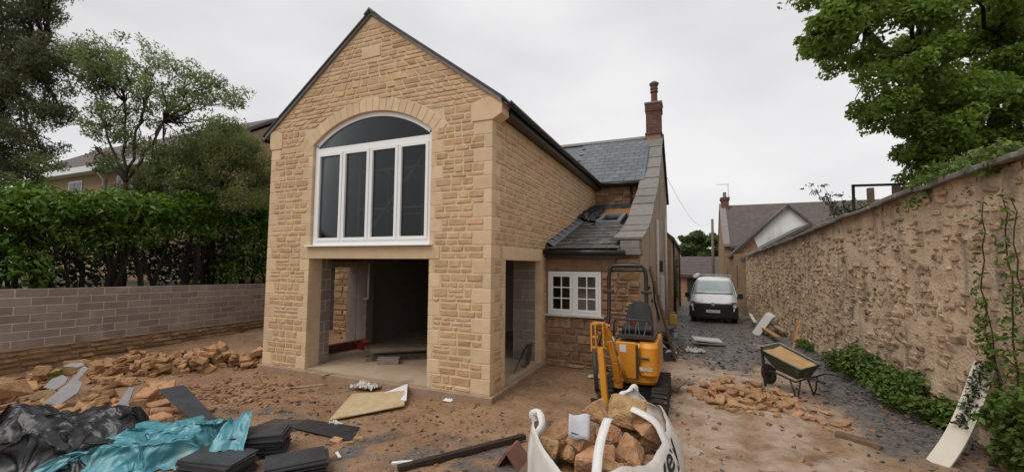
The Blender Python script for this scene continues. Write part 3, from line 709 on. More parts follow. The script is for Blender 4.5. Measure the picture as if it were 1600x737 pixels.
m1 = MB(); m1.box(XR+.02, GX-.30, 8.40, 8.50, 2.24, 2.375); cot.part('fascia', m1, BLACKP)
m1 = MB(); m1.tube([(XR+.02, 8.33, 2.36), (GX-.25, 8.33, 2.34)], .055, 8); cot.part('gutter', m1, BLACKP, smooth=True)
# crumpled lead and felt left at the top of the lean-to
m1 = MB(); rgf = random.Random(3)
m1.grid(lambda u, v: (XR+.1+u*1.55, 13.32+v*.26, 3.86+v*.18+.06*fbm(u*6, v*4, 3)+.03*fbm(u*19, v*9, 5)), 40, 10); cot.part('lead_sheet', m1, SLATE_DK, parent=ltr, smooth=True)
m1 = MB(); m1.grid(lambda u, v: (XR+.02+u*.42, 11.2+v*1.9, 3.28+v*.55+.08*fbm(u*5, v*6, 1)+.05*fbm(u*15, v*19, 5)+.14*(1-u)), 14, 40); cot.part('felt_sheet', m1, BLACKP, parent=ltr, smooth=True)
# main roof
def mr_(x, y, dz=0): return (x, y, 4.76 + (y-13.45)*.80 + dz)
m1 = MB(); a = [mr_(-6.5, 13.42, -.08), mr_(GX-.34, 13.42, -.08), mr_(GX-.34, 16.0, -.08), mr_(-6.5, 16.0, -.08)]; m1.add(a + [(p[0], p[1], p[2]+.06) for p in a], [(3,2,1,0),(4,5,6,7),(0,1,5,4),(1,2,6,5),(2,3,7,6),(3,0,4,7)])
b = [(-6.5, 16.0, 6.72), (GX-.34, 16.0, 6.72), (GX-.34, 19.0, 4.6), (-6.5, 19.0, 4.6)]; m1.add(b + [(p[0], p[1], p[2]+.07) for p in b], [(3,2,1,0),(4,5,6,7),(0,1,5,4),(1,2,6,5),(2,3,7,6),(3,0,4,7)])
mroof = cot.part('main_roof', m1, SLATE)
for r_ in range(13):
    ya = 13.40 + r_*.199; x = -3.6 - (.17 if r_ % 2 else 0)
    while x < GX-.36:
        xa, xb = x, min(x+.334, GX-.36); x += .34
        if xb - xa < .05: continue
        cot.part('slate', slate_piece(xa+.004, xb-.004, ya + random.uniform(-.006, .006), min(ya+.30, 16.0), mr_, .022), SLATE, parent=mroof)
m1 = MB(); m1.prism([(15.86, 6.74), (16.0, 6.875), (16.14, 6.74), (16.0, 6.80)], 'x', -6.5, GX-.52); cot.part('ridge_tile', m1, COPE, parent=mroof, fixn=True)
m1 = MB(); m1.box(XR+.02, GX-.52, 13.36, 13.60, 4.58, 4.665); cot.part('fascia', m1, BLACKP)
m1 = MB(); m1.tube([(XR+.2, 13.30, 4.66), (GX-.52, 13.30, 4.64)], .06, 8); cot.part('gutter', m1, BLACKP, smooth=True)
m1 = MB(); m1.tube([(GX-.78, 13.56, 4.6), (GX-.78, 13.56, 3.8)], .035, 8); cot.part('downpipe', m1, mat('brown_pipe', (.06, .045, .035), rough=.5), smooth=True)
# chimney in brick courses
cx0, cx1, cy0, cy1 = GX-.50, GX+.02, 15.72, 16.28
m1 = MB(); m1.box(cx0+.01, cx1-.01, cy0+.01, cy1-.01, 6.5, 7.96); chim = cot.part('chimney', m1, S_OLDM)
for k in range(17):
    z = 6.84 + k*.066; ex = .035 if k in (0,) else (.03 if k >= 13 else 0); off = (k % 2)*.11
    m1 = MB(); x = cx0 - ex - off
    while x < cx1 + ex:
        a, b = max(x, cx0-ex), min(x+.215, cx1+ex); x += .225
        if b-a > .03: m1.box(a, b, cy0-ex, cy0+.06, z, z+.056)
    m1.box(cx1-.06, cx1+ex, cy0+.061, cy1+ex, z, z+.056)
    m1.box(cx0-ex, cx0+.06, cy0+.061, cy1+ex, z, z+.056)
    cot.part('brick_course', m1, BRICK, parent=chim)
m1 = MB(); m1.box(cx0-.05, cx1+.05, cy0-.05, cy1+.05, 7.963, 8.03); cot.part('chimney_cap', m1, COPE, parent=chim, bevel=.01)
m1 = MB(); xc = (cx0+cx1)/2+.02; m1.lathe((xc, 16.0, 8.03), [(.15,0),(.145,.08),(.115,.1),(.11,.42),(.14,.44),(.14,.48),(.12,.5),(.12,.54),(.14,.56),(.14,.6),(.12,.62),(.12,.66),(.145,.68),(.145,.74),(.09,.745)], 16); cot.part('chimney_pot', m1, BRICK, parent=chim, smooth=False)
m1 = MB(); m1.lathe((xc, 16.0, 8.78), [(.17,0),(.17,.03),(.09,.1)], 14); cot.part('chimney_cowl', m1, LEAD, parent=chim)
# things fixed to the gable wall
m1 = MB(); m1.tube([(GX+.05, 12.6, .5), (GX+.05, 12.6, 3.4)], .04, 8); m1.tube([(GX+.05, 16.8, .1), (GX+.05, 16.8, 3.9)], .04, 8); cot.part('downpipe', m1, WHITED, parent=gable, smooth=True)
m1 = MB(); m1.box(GX+.002, GX+.13, 13.5, 13.75, 1.9, 2.25); cot.part('meter_box', m1, BLACKP, parent=gable, bevel=.01)
m1 = MB(); m1.box(GX+.002, GX+.05, 14.3, 15.6, .55, 1.75); m1.box(GX+.051, GX+.06, 14.37, 15.53, .62, 1.68); cot.part('door_panel', m1, WHITED, parent=gable, bevel=.005)
for (y, z) in ((9.6, 1.9), (10.2, 1.55), (9.3, 1.2), (10.9, 1.2)):
    m1 = MB(); m1.box(GX+.001, GX+.04, y, y+.12, z, z+.07); cot.part('wall_bracket', m1, BLACKP, parent=gable)

# ------------------------------------------------------------------ left block wall on an old stone base
T = Vector((-.1754, 1, 0)).normalized(); NW = Vector((T.y, -T.x, 0))
def lw_pt(y): return Vector((lw_x(y), y, 0))
lwall = Thing('block_wall', 'long brown-grey concrete block boundary wall on an old stone base, below the hedge', 'wall', tuple(lw_pt(5)))
A = lw_pt(.4); LEN = 13.0
def wt(s, top): return (1.60 if top else .56) - .025*((A + T*s).y - 3.3)
m1 = MB()
pa, pb = A, A + T*LEN
def wallbody(mb, za0, za1, zb0, zb1, th, front):
    v = []
    for p, z0, z1 in ((pa, za0, za1), (pb, zb0, zb1)):
        for off in (front, front-th):
            q = p + NW*off; v += [(q.x, q.y, z0), (q.x, q.y, z1)]
    mb.add(v, [(0,4,5,1), (2,3,7,6), (1,5,7,3), (0,2,6,4), (0,1,3,2), (4,6,7,5)])
wallbody(m1, wt(0,0), wt(0,1)-.012, wt(LEN,0), wt(LEN,1)-.012, .20, .12)
bwall = lwall.part('block_courses', m1, S_BLOCKM, fixn=True)
m2 = MB(); wallbody(m2, -.3, wt(0,0)-.005, -.3, wt(LEN,0)-.005, .28, .155)
sbase = lwall.part('stone_base', m2, S_OLDM, fixn=True)
rg = random.Random(31)
for c in range(7):
    s = -(c % 2)*.225 - .1
    while s < LEN - .05:
        a, b = max(0, s), min(LEN, s+.43); s += .45
        if b - a < .06: continue
        p0, p1 = A + T*a, A + T*b; mb = MB(); v = []
        for p, ss_ in ((p0, a), (p1, b)):
            h0 = wt(ss_, 0) + (wt(ss_, 1)-wt(ss_, 0))*c/7 + .010; h1 = wt(ss_, 0) + (wt(ss_, 1)-wt(ss_, 0))*(c+1)/7 - .010
            if c == 6: h1 += .010
            fo = .128 + rg.uniform(-.003, .004)
            for off in (fo, -.07): q = p + NW*off; v += [(q.x, q.y, h0), (q.x, q.y, h1)]
        mb.add(v, [(0,4,5,1), (2,3,7,6), (1,5,7,3), (0,2,6,4), (0,1,3,2), (4,6,7,5)])
        lwall.part('block', mb, S_BLOCK, parent=bwall, bevel=.004, fixn=True)
quads = []; O = A + NW*.155
for q in rubble_rows(-.05, .60, lambda z: [(0.2, LEN)], rg, .075, .12, wmin=.25, wmax=.75, split=.1):
    if q[2][1] > .585: continue
    q = tuple((a, b - .025*((A + T*a).y - 3.3)) for a, b in q)
    quads.append((face_px(O, T, V, q), O, T, V, NW, q, rg.uniform(.015, .05), sbase))
S_BASE = mat('weathered_base_stone', (.42, .265, .14), (.29, .175, .09), nscale=5, bump=.7, bscale=40, tint=.22, rough=.95, spots=(.22, .145, .085), spot_scale=3)
place_stones(lwall, quads, 'stone', S_BASE, 250, sbase, gap=.009, rough=1.1)
# earth and mortar spilled on the ledge between block and stone
m1 = MB(); m1.grid(lambda u, v: tuple(A + T*(u*LEN) + NW*(.10 + .075*v*(1 + .6*fbm(u*40, v*2, 1))) + Vector((0, 0, wt(u*LEN, 0) + .045*(1-v) + .02*fbm(u*60, v*3, 2) - .02))), 160, 4)
lwall.part('mortar_ledge', m1, CONC, smooth=True)

# ------------------------------------------------------------------ right garden wall
def rw_top(y):
    pts = [(-3, 3.25), (6, 3.22), (8.2, 3.20), (11.2, 3.08), (14.4, 2.90), (22, 2.62), (24, 2.58)]
    for (a, za), (b, zb) in zip(pts, pts[1:]):
        if y <= b: return za + (zb-za)*(y-a)/(b-a)
    return 2.58
gwall = Thing('garden_wall', 'tall weathered rubble stone garden wall with slab coping along the lane', 'wall', (3.25, 10, 0))
def rwp(y, off, z): return Vector((rw_x(y) - off, y, z))
Y0_, Y1_ = 1.0, 24.0
def front(u, v):
    y = Y0_ + (Y1_-Y0_)*u**1.35; zt = rw_top(y); zb = gz(rw_x(y)-.3, y) - .25; z = zb + (zt-zb)*v
    b = .03*fbm(y*1.1, z*1.3, 2) + .014*fbm(y*3.3, z*4.2, 6, 3) + .012*fbm(y*10, z*13, 8, 2)
    return tuple(rwp(y, .17 + b - .05*(v-.5), z))
m1 = MB(); m1.grid(front, 330, 60)
def back(u, v):
    y = Y0_ + (Y1_-Y0_)*u; zt = rw_top(y); return tuple(rwp(y, -.22, (-.9)*(1-v) + zt*v))
m1.grid(back, 12, 2)
m1.grid(lambda u, v: tuple(rwp(Y0_+(Y1_-Y0_)*u, .17 - .39*v, rw_top(Y0_+(Y1_-Y0_)*u))), 40, 2)
m1.add([tuple(rwp(Y1_, .2, -1)), tuple(rwp(Y1_, -.22, -1)), tuple(rwp(Y1_, -.22, 2.58)), tuple(rwp(Y1_, .2, 2.58))], [(0,1,2,3)])
gbody = gwall.part('wall_core', m1, S_GARDM, smooth=True)
quads = []; rg = random.Random(77)
for i, ((xa, ya), (xb, yb)) in enumerate(zip(RW, RW[1:])):
    ya = max(ya, 2.0)
    xa = rw_x(ya); u = Vector((xb-xa, yb-ya, 0)); L = u.length; u.normalize(); n = Vector((-u.y, u.x, 0)); O = Vector((xa, ya, 0)) + n*.155
    zlo = -.1 + gbase(0, yb); zhi = min(rw_top(ya), rw_top(yb)) + .0
    for q in rubble_rows(zlo, zhi, lambda z: [(0, L)], rg, .07, .15, wmin=.10, wmax=.34, split=.25, avg=(.15, .25)):
        if rg.random() < .34: continue
        cx = sum(a for a, b in q)/4; cy = sum(b for a, b in q)/4; sh = rg.uniform(.62, .95)
        q = tuple((cx + (a-cx)*sh, cy + (b-cy)*sh*rg.uniform(.8, 1.05)) for a, b in q)
        ra = rg.gauss(0, .10); ca, sa = math.cos(ra), math.sin(ra); ox, oy = rg.gauss(0, .03), rg.gauss(0, .018)
        q = tuple((cx + ox + (a-cx)*ca - (b-cy)*sa, cy + oy + (a-cx)*sa + (b-cy)*ca) for a, b in q)
        yy = (Vector((xa, ya, 0)) + u*cx).y
        if cy > rw_top(yy) - .06: continue
        b = .03*fbm(yy*1.1, cy*1.3, 2) + .014*fbm(yy*3.3, cy*4.2, 6, 3)
        fr_ = (cy + .3)/3.4
        O2_ = O + n*(b + .02 - .05*(fr_-.5) + rg.uniform(-.012, .02))
        quads.append((face_px(O2_, u, V, q), O2_, u, V, n, q, rg.uniform(.005, .019), gbody))
place_stones(gwall, quads, 'stone', S_GARD, 300, gwall.o, gap=.004, rough=1.7)
y = 1.2; k = 0
while y < Y1_ - .3:
    L = rg.uniform(.38, .62); yb = min(y+L, Y1_); mb = MB()
    za, zb = rw_top(y)+rg.uniform(-.005, .02), rw_top(yb)+rg.uniform(-.005, .02); th = rg.uniform(.055, .085); o1, o2 = .27+rg.uniform(-.02, .04), -.26
    v = []
    for p, z in ((y+.008, za), (yb-.008, zb)):
        for off, dz in ((o1, -.03), (o2, .03)): q = rwp(p, off, 0); v += [(q.x, q.y, z+dz), (q.x, q.y, z+dz+th)]
    mb.add(v, [(0,4,5,1), (2,3,7,6), (1,5,7,3), (0,2,6,4), (0,1,3,2), (4,6,7,5)])
    gwall.part('coping_stone', mb, COPE, bevel=.012, fixn=True); y = yb

# ------------------------------------------------------------------ loose stone
def rock_mesh(name, dims, seed, matl, jag=.28, bev=.07, fine=False):
    rg = random.Random(seed); bm = bmesh.new(); dx, dy, dz = dims
    pts = []
    for sx in (-1, 1):
        for sy in (-1, 1):
            for sz in (-1, 1):
                if rg.random() < .9: pts.append((sx*dx/2*(1-rg.uniform(0, jag)), sy*dy/2*(1-rg.uniform(0, jag)), sz*dz/2*(1-rg.uniform(0, jag))))
    for _ in range(5):
        v = Vector((rg.gauss(0, 1), rg.gauss(0, 1), rg.gauss(0, 1))).normalized(); pts.append((v.x*dx*.52, v.y*dy*.52, v.z*dz*.5))
    vs = [bm.verts.new(p) for p in pts]
    r = bmesh.ops.convex_hull(bm, input=vs)
    dead = [g for g in r.get('geom_unused', []) + r.get('geom_interior', []) if isinstance(g, bmesh.types.BMVert)]
    if dead: bmesh.ops.delete(bm, geom=list(set(dead)), context='VERTS')
    bmesh.ops.dissolve_limit(bm, angle_limit=.12, verts=bm.verts, edges=bm.edges)
    bmesh.ops.bevel(bm, geom=list(bm.edges), offset=bev*min(dims), segments=1, affect='EDGES', clamp_overlap=True)
    bmesh.ops.triangulate(bm, faces=bm.faces)
    bmesh.ops.subdivide_edges(bm, edges=[e for e in bm.edges if e.calc_length() > .35*min(dims)], cuts=1, use_grid_fill=True)
    if fine:
        for _ in range(2): bmesh.ops.triangulate(bm, faces=bm.faces); bmesh.ops.subdivide_edges(bm, edges=[e for e in bm.edges if e.calc_length() > .02], cuts=1)
    s = 4.0/max(dims)
    for v in bm.verts:
        d = fbm(v.co.x*s+seed, v.co.y*s, v.co.z*s, 3)
        v.co += v.co.normalized()*d*.055*min(dims)
        if fine: v.co += v.co.normalized()*fbm(v.co.x*45+seed, v.co.y*45, v.co.z*45, 3)*.006
    me = bpy.data.meshes.new(name); bm.to_mesh(me); bm.free(); me.materials.append(matl)
    return me
def put_rock(me, name, x, y, z, s, rot, label, cat, group):
    o = bpy.data.objects.new(name, me); COL.objects.link(o); o.location = (x, y, z); o.scale = (s, s, s); o.rotation_euler = rot
    return tag(o, label, cat, group)
ROCKS = [rock_mesh('building_stone', (.30*random.uniform(.8, 1.25), .20*random.uniform(.8, 1.2), .14*random.uniform(.7, 1.2)), 100+i, S_RUB) for i in range(14)]
SLABS = [rock_mesh('stone_slab', (.30*random.uniform(.8, 1.2), .22*random.uniform(.7, 1.2), .07*random.uniform(.7, 1.3)), 200+i, S_RUB, bev=.05) for i in range(12)]
class Heap:
    def __init__(s): s.h = {}
    def top(s, x, y, r):
        c = .05; n = int(r/c); k = [s.h.get((round(x/c)+i, round(y/c)+j), None) for i in range(-n, n+1) for j in range(-n, n+1) if i*i+j*j <= n*n+1]
        k = [gz(x, y) if q is None else q for q in k]; k.sort(); return k[int(len(k)*.7)]
    def put(s, x, y, r, z):
        c = .05; n = int(r/c)
        for i in range(-n, n+1):
            for j in range(-n, n+1):
                if i*i+j*j <= n*n+1:
                    q = (round(x/c)+i, round(y/c)+j); s.h[q] = max(s.h.get(q, -9), z)
heap = Heap()
def drop(meshes, name, x, y, s, rg, label, group, flat=.35, sink=.25, cat='stone'):
    me = rg.choice(meshes); d = [max(v.co[i] for v in me.vertices) - min(v.co[i] for v in me.vertices) for i in range(3)]
    hz = d[2]*s; r = min(d[0], d[1])*s*.42
    z0 = heap.top(x, y, r); z = z0 + hz*(.5-sink*.5)
    put_rock(me, name, x, y, z, s, (rg.gauss(0, flat), rg.gauss(0, flat), rg.uniform(0, 6.3)), label, cat, group)
    heap.put(x, y, r, z + hz*.38)
rg = random.Random(404)
# long pile against the block wall, towards the extension
LA, GA = 'rough orange building stone in the long pile between block wall and extension', 'stones piled by the block wall'
for i in range(190):
    t = rg.random()**.9; c = Vector((-8.35, 6.2, 0)).lerp(Vector((-9.75, 4.0, 0)), t); w = .45 + .2*t
    x = c.x + rg.gauss(0, .26)*w*1.6; y = c.y + rg.gauss(0, .20)*w*1.4
    if x > -7.98 and y > 5.4: x = -8.1
    if heap.top(x, y, .1) > gz(x, y) + .30: continue
    where = 'at the extension end' if t < .33 else ('in the middle' if t < .66 else 'at the boulder end')
    hi = 'on top of' if heap.top(x, y, .1) > gz(x, y) + .12 else 'low in'
    drop(ROCKS, 'building_stone', x, y, rg.uniform(.55, 1.0), rg, f'rough orange stone {hi} the pile by the block wall, {where}', GA)
# nearer spread of bigger stones behind the black plastic
LB, GB = 'orange building stone lying in the spread behind the black plastic sheet', 'stones spread behind the plastic'
for i in range(125):
    px, py = rg.uniform(-20, 255), rg.uniform(588, 672)
    if py > 668 - px*.02: py -= 12
    p = P(px, py, z=.1)
    if (75 < px < 125 and py < 635) or heap.top(p.x, p.y, .1) > gz(p.x, p.y) + .26: continue
    drop(ROCKS if rg.random() < .55 else SLABS, 'building_stone', p.x, p.y, rg.uniform(.6, 1.2), rg, 'orange stone spread behind the black plastic, ' + ('near the left picture edge' if px < 70 else ('around the pointed slate' if px < 150 else 'near the leaning slate')) + (', front row' if py > 645 else ', back row'), GB, flat=.25)
# bigger single stones
for (px, py, s, lab) in ((228, 612, 1.35, 'large squared orange stone behind the leaning dark slate'), (246, 648, 1.5, 'large pale orange stone directly above the turquoise sheet'),
                        (12, 622, 1.5, 'big orange stone at the left picture edge'), (120, 574, 1.7, 'broad flat orange boulder against the foot of the block wall')):
    p = P(px, py+8, z=.12); drop(ROCKS[:6], 'building_stone', p.x, p.y, s, rg, lab, None, flat=.12)
# heap of split slabs on the lane
LC, GC = 'split flat orange stone in the low heap beside the wheelbarrow', 'stones heaped beside the wheelbarrow'
for i in range(125):
    a = rg.uniform(0, 6.3); r = .85*rg.random()**.6; x = .70 + r*math.cos(a)*.9; y = 7.85 + r*math.sin(a)*1.05
    if heap.top(x, y, .1) > gz(x, y) + .24: continue
    drop(SLABS if rg.random() < .7 else ROCKS, 'split_stone', x, y, rg.uniform(.35, .95)*(1.05-.3*r), rg, 'split flat orange stone in the low heap on the lane, ' + ('in its middle' if r < .35 else ('wheelbarrow side' if x > .70 + .5*r else ('bulk bag side' if y < 7.85 else 'van side'))), GC, flat=.28)
for i in range(14): drop(SLABS, 'split_stone', rg.uniform(1.0, 1.9), rg.uniform(6.9, 7.5), rg.uniform(.3, .7), rg, 'small flat orange stone strayed from the heap in front of the wheelbarrow', 'strayed stones', flat=.15)

# ------------------------------------------------------------------ rubble fragments and slate chips (nobody could count them)
def chips(name, n, gen, matl, label, smin, smax, flat=.45, seed=1):
    rg = random.Random(seed); V_, F_ = [], []; rn = []
    for i in range(n):
        x, y = gen(rg); s = smin*(smax/smin)**(rg.random()**2.2); z = gz(x, y); a = rg.uniform(0, 6.28); ca, sa = math.cos(a), math.sin(a)
        l_, w_, h_ = s*rg.uniform(.7, 1.3), s*rg.uniform(.5, .9), s*flat*rg.uniform(.4, 1.2); tx, ty = rg.gauss(0, .25), rg.gauss(0, .25)
        o = len(V_)
        for sz in (-1, 1):
            for sx, sy in ((-1,-1), (1,-1), (1,1), (-1,1)):
                k = .5*(1 - rg.uniform(0, .45)); px, py = sx*l_*k, sy*w_*k; pz = sz*h_*.5 + px*tx + py*ty
                V_.append((x + px*ca - py*sa, y + px*sa + py*ca, z + pz + h_*.15))
        F_ += [(o+3,o+2,o+1,o), (o+4,o+5,o+6,o+7), (o,o+1,o+5,o+4), (o+1,o+2,o+6,o+5), (o+2,o+3,o+7,o+6), (o+3,o,o+4,o+7)]; rn += [rg.random()]*6
    me = bpy.data.meshes.new(name); me.from_pydata(V_, [], F_); me.materials.append(matl)
    at = me.attributes.new('rnd', 'FLOAT', 'FACE'); at.data.foreach_set('value', rn)
    o = bpy.data.objects.new(name, me); COL.objects.link(o); return tag(o, label, name.replace('_', ' '), None, 'stuff')
def yard(rg):
    while True:
        y = 1.8 + 7.2*rg.random()**1.3; x = rg.uniform(-10.2, 3.0)
        if -7.95 < x < -2.7 and y > 5.75: continue
        if x > -2.8 and x < -.8 and y > 8.4: continue
        if fbm(x*.9, y*.9, 21) + rg.uniform(-.25, .35) > 0: return x, y
def lane(rg):
    while True:
        y = 8.0 + 16*rg.random()**1.5; x = rg.uniform(-.8, 3.0)
        if rg.random() < lane_mask(x, y) + .1: return x, y
def edge(rg):
    while True:
        y = 5.0 + 8*rg.random(); x = rw_x(y) - .15 - abs(rg.gauss(0, .55))
        if x > .8: return x, y
CH_O = mat('orange_chips', (.34, .20, .11), (.22, .125, .065), nscale=12, bump=.4, tint=.35, rough=.9)
CH_D = mat('slate_chips', (.12, .108, .10), (.07, .063, .058), nscale=12, bump=.3, tint=.4, rough=.6, spec=.5)
chips('stone_fragments', 3600, yard, CH_O, 'small orange stone fragments strewn over the mud', .012, .09)
chips('slate_fragments', 5200, lane, CH_D, 'dark broken slate and gravel covering the lane', .015, .11, flat=.3, seed=2)
chips('wall_foot_gravel', 2600, edge, CH_D, 'dark gravel and leaf litter along the foot of the garden wall', .012, .08, flat=.4, seed=3)
def yard2(rg):
    y = 2.4 + 3.2*rg.random(); x = rg.uniform(-5.6, .5); return x, y
chips('dark_grit', 2200, yard2, CH_D, 'dark grit and slate crumbs trodden into the mud', .01, .06, flat=.35, seed=4)
chips('yard_rubble', 500, lambda r: (r.gauss(-6.9, .7), r.gauss(4.45, .45)), CH_O, 'broken orange rubble in front of the leaning slate', .03, .13, flat=.4, seed=5)

# ------------------------------------------------------------------ slates
def quadslab(corners, th, rnd=None):
    a = [Vector(c) for c in corners]; n = (a[1]-a[0]).cross(a[3]-a[0]).normalized()
    if n.z < 0: n = -n
    m = MB(); m.add(a + [p + n*th for p in a], [(3,2,1,0),(4,5,6,7),(0,1,5,4),(1,2,6,5),(2,3,7,6),(3,0,4,7)], 0, rnd); return m
def slate_stack(cx, cy, rz, n, L, Wd, label, group, seed, lean=0):
    rg = random.Random(seed); z = gz(cx, cy) + .01
    for i in range(n):
        th = rg.uniform(.011, .017); r = Matrix.Rotation(rz + rg.gauss(0, .035), 3, 'Z') @ Matrix.Rotation(lean + rg.gauss(0, .006), 3, 'Y')
        m = MB(); m.obox((cx + rg.gauss(0, .012), cy + rg.gauss(0, .012), z + th/2), (L*rg.uniform(.97, 1.02), Wd*rg.uniform(.97, 1.02), th), r)
        single('roof_slate', m, SLATE_DK, label.replace('dark slate in', 'topmost dark slate of' if i == n-1 else ('lowest dark slate of' if i == 0 else 'middle dark slate of')), 'slate', group, fixn=True); z += th + rg.uniform(.001, .004)
slate_stack(-4.46, 3.30, R_(38), 15, .62, .34, 'dark slate in the tall stack beside the turquoise sheet', 'slates in the tall stack', 1)
slate_stack(-4.42, 2.86, R_(12), 9, .60, .36, 'dark slate in the low stack at the bottom edge touching the turquoise sheet', 'slates in the low stack', 2)
slate_stack(-3.72, 3.22, R_(47), 8, .56, .34, 'dark slate in the small stack nearest the long dark timber', 'slates in the small stack', 3)
def flat_quad(name, pxs, zs, th, matl, label, cat, group=None, bevel=0):
    cs = []
    for (px, py), z in zip(pxs, zs):
        p = P(px, py, z=z); cs.append((p.x, p.y, z + (gz(p.x, p.y) if z < .03 else 0)))
    return single(name, quadslab(cs, th), matl, label, cat, group, bevel=bevel, fixn=True)
flat_quad('roof_slate', [(247, 610), (287, 602), (338, 655), (312, 668)], [.30, .30, .05, .03], .02, SLATE_DK, 'large dark slate leaning against a big orange stone', 'slate', bevel=.004)
PALE = mat('pale_slate', (.30, .285, .29), (.24, .225, .23), nscale=8, bump=.2, rough=.7)
def standing_slate(px, py, outline, rz, lean, label, z=.08):
    """outline in metres (u across, v up), tilted back by lean and set on the rubble"""
    p = P(px, py, z=z); m = MB(); m.prism(outline, 'y', -.006, .006)
    M_ = Matrix.Translation((p.x, p.y, z)) @ Matrix.Rotation(rz, 4, 'Z') @ Matrix.Rotation(-lean, 4, 'X')
    m.v = [tuple(M_ @ Vector(v)) for v in m.v]; single('roof_slate', m, PALE, label, 'slate', fixn=True)
standing_slate(174, 660, [(-.13, 0), (.14, 0), (.17, .14), (.10, .24), (.07, .42), (-.01, .43), (-.05, .2)], .3, .5, 'pale grey broken slate standing upright among the stones')
standing_slate(92, 630, [(-.22, 0), (.02, -.02), (.16, .16), (.14, .30), (.05, .34), (.09, .52), (.0, .56), (-.06, .3)], .45, .65, 'pale pointed slate standing beside the flat boulder')
standing_slate(80, 606, [(-.15, 0), (.1, -.02), (.17, .08), (.12, .18), (-.04, .22), (-.16, .14)], .2, .8, 'small rounded grey slate left of the pointed slate', .2)
standing_slate(110, 573, [(-.15, 0), (.15, 0), (.17, .08), (.02, .14), (-.14, .10)], .2, 1.3, 'dark grey slate scrap lying on top of the flat boulder', .47)
flat_quad('damp_proof_sheet', [(452, 668), (480, 655), (562, 667), (547, 690)], [.012, .014, .016, .014], .006, SLATE_DK, 'flat dark sheet lying on the mud above the slate stacks', 'sheet')
flat_quad('damp_proof_sheet', [(395, 668), (430, 655), (482, 657), (460, 672)], [.012, .014, .013, .012], .005, mat('muddy_dark_sheet', (.10, .08, .06), (.05, .045, .042), nscale=7, bump=.3, rough=.6), 'muddy dark sheet lying left of the flat black one', 'sheet')

# ------------------------------------------------------------------ sheets, board, debris
def facet(u, v, n, m, seed):
    """height of a sheet creased along random straight folds"""
    w = .35; u2, v2 = u*n + w*noise.noise(Vector((u*4, v*4, seed))), v*m + w*noise.noise(Vector((u*4, v*4, seed+7)))
    rot = .6; u2, v2 = u2*math.cos(rot) - v2*math.sin(rot) + 40, u2*math.sin(rot) + v2*math.cos(rot) + 40
    i, j = int(u2), int(v2); a, b = u2-i, v2-j
    h = lambda p, q: random.Random((p*7919 + q*104729 + seed*31) & 0xffffff).random()
    if (i*3 + j*5 + seed) % 2:
        return h(i, j) + (h(i+1, j)-h(i, j))*a + (h(i+1, j+1)-h(i+1, j))*b if a > b else h(i, j) + (h(i+1, j+1)-h(i, j+1))*a + (h(i, j+1)-h(i, j))*b
    return h(i, j) + (h(i+1, j)-h(i, j))*a + (h(i, j+1)-h(i, j))*b if a + b < 1 else h(i+1, j+1) + (h(i, j+1)-h(i+1, j+1))*(1-a) + (h(i+1, j)-h(i+1, j+1))*(1-b)
def cloth(name, poly, hfun, matl, label, cat, nu=90, nv=50):
    """poly: 4 world corners (x,y); crumpled sheet over the ground"""
    a, b, c, d = [Vector((*p, 0)) for p in poly]; m = MB()
    def f(u, v):
        p = (a*(1-u)+b*u)*(1-v) + (d*(1-u)+c*u)*v
        e = min(u, 1-u, v, 1-v)
        w = .10*(1 - ss(0, .25, e))
        p = p + Vector((fbm(u*5, v*5, 31)*(.09+w), fbm(u*5, v*5, 57)*(.09+w), 0))
        return (p.x, p.y, max(gz(p.x, p.y) + .012, gz(p.x, p.y) + hfun(u, v, p) * ss(0, .14, e) + .015))
    m.grid(f, nu, nv); return single(name, m, matl, label, cat, smooth=True)
def creases(u, v, s, seed): return abs(noise.noise(Vector((u*s, v*s*1.3, seed))))
def crinkle(u, v, s, seed):
    d = noise.voronoi(Vector((u*s + .25*noise.noise(Vector((u*s, v*s, seed+5))), v*s, seed)))[0]; return 1 - min(1, (d[1]-d[0])*1.6)
BPL = mat('black_polythene', (.012, .012, .014), (.018, .018, .02), nscale=3, bump=.25, bscale=7, rough=.34, spec=.45, bdist=.02)
TURQ = mat('turquoise_polythene', (.06, .225, .27), (.075, .27, .315), nscale=5, bump=.25, bscale=10, rough=.3, spec=.5, bdist=.03, spots=(.22, .26, .2), spot_scale=2.5, spot_lo=.6, spot_hi=.72)
cloth('black_plastic_sheet', [(-6.5, 1.65), (-5.25, 2.55), (-6.05, 3.2), (-7.75, 2.5)],
      lambda u, v, p: .04 + .30*facet(u, v, 3.5, 3, 2) + .12*facet(u, v, 9, 7, 5) + .03*facet(u, v, 22, 16, 8) + .12*ss(.3, .8, v)*ss(.95, .6, v), BPL, 'crumpled glossy black plastic sheet at the bottom left', 'plastic sheet', 170, 110)
cloth('turquoise_plastic_sheet', [(-6.0, 1.95), (-4.72, 2.72), (-5.0, 3.58), (-6.15, 2.95)],
      lambda u, v, p: .015 + .15*facet(u, v, 3.2, 3, 21) + .09*facet(u, v, 8, 7, 33) + .035*facet(u, v, 19, 15, 15) + .06*ss(.1, .5, u), TURQ, 'crumpled turquoise plastic sheet lying next to the black one', 'plastic sheet', 170, 120)
m1 = MB(); q0 = P(352, 712, z=.12); q1 = P(378, 662, z=.30); ax = (q1-q0)
m1.grid(lambda u, v: tuple(q0 + ax*u + Vector((.34*(v-.5)*(.9-u*.45) + .03*fbm(u*3, v*3, 7), .16*(v-.5), .05*math.sin(v*6+u*3)*(.3+u*.6) + .09*facet(u, v, 3, 4, 3) + .03*facet(u, v, 8, 9, 4) + .06*math.sin(u*2.4)))), 30, 24)
single('turquoise_plastic_flap', m1, TURQ, 'upturned turquoise plastic corner beside the tall slate stack', 'plastic sheet', smooth=True)
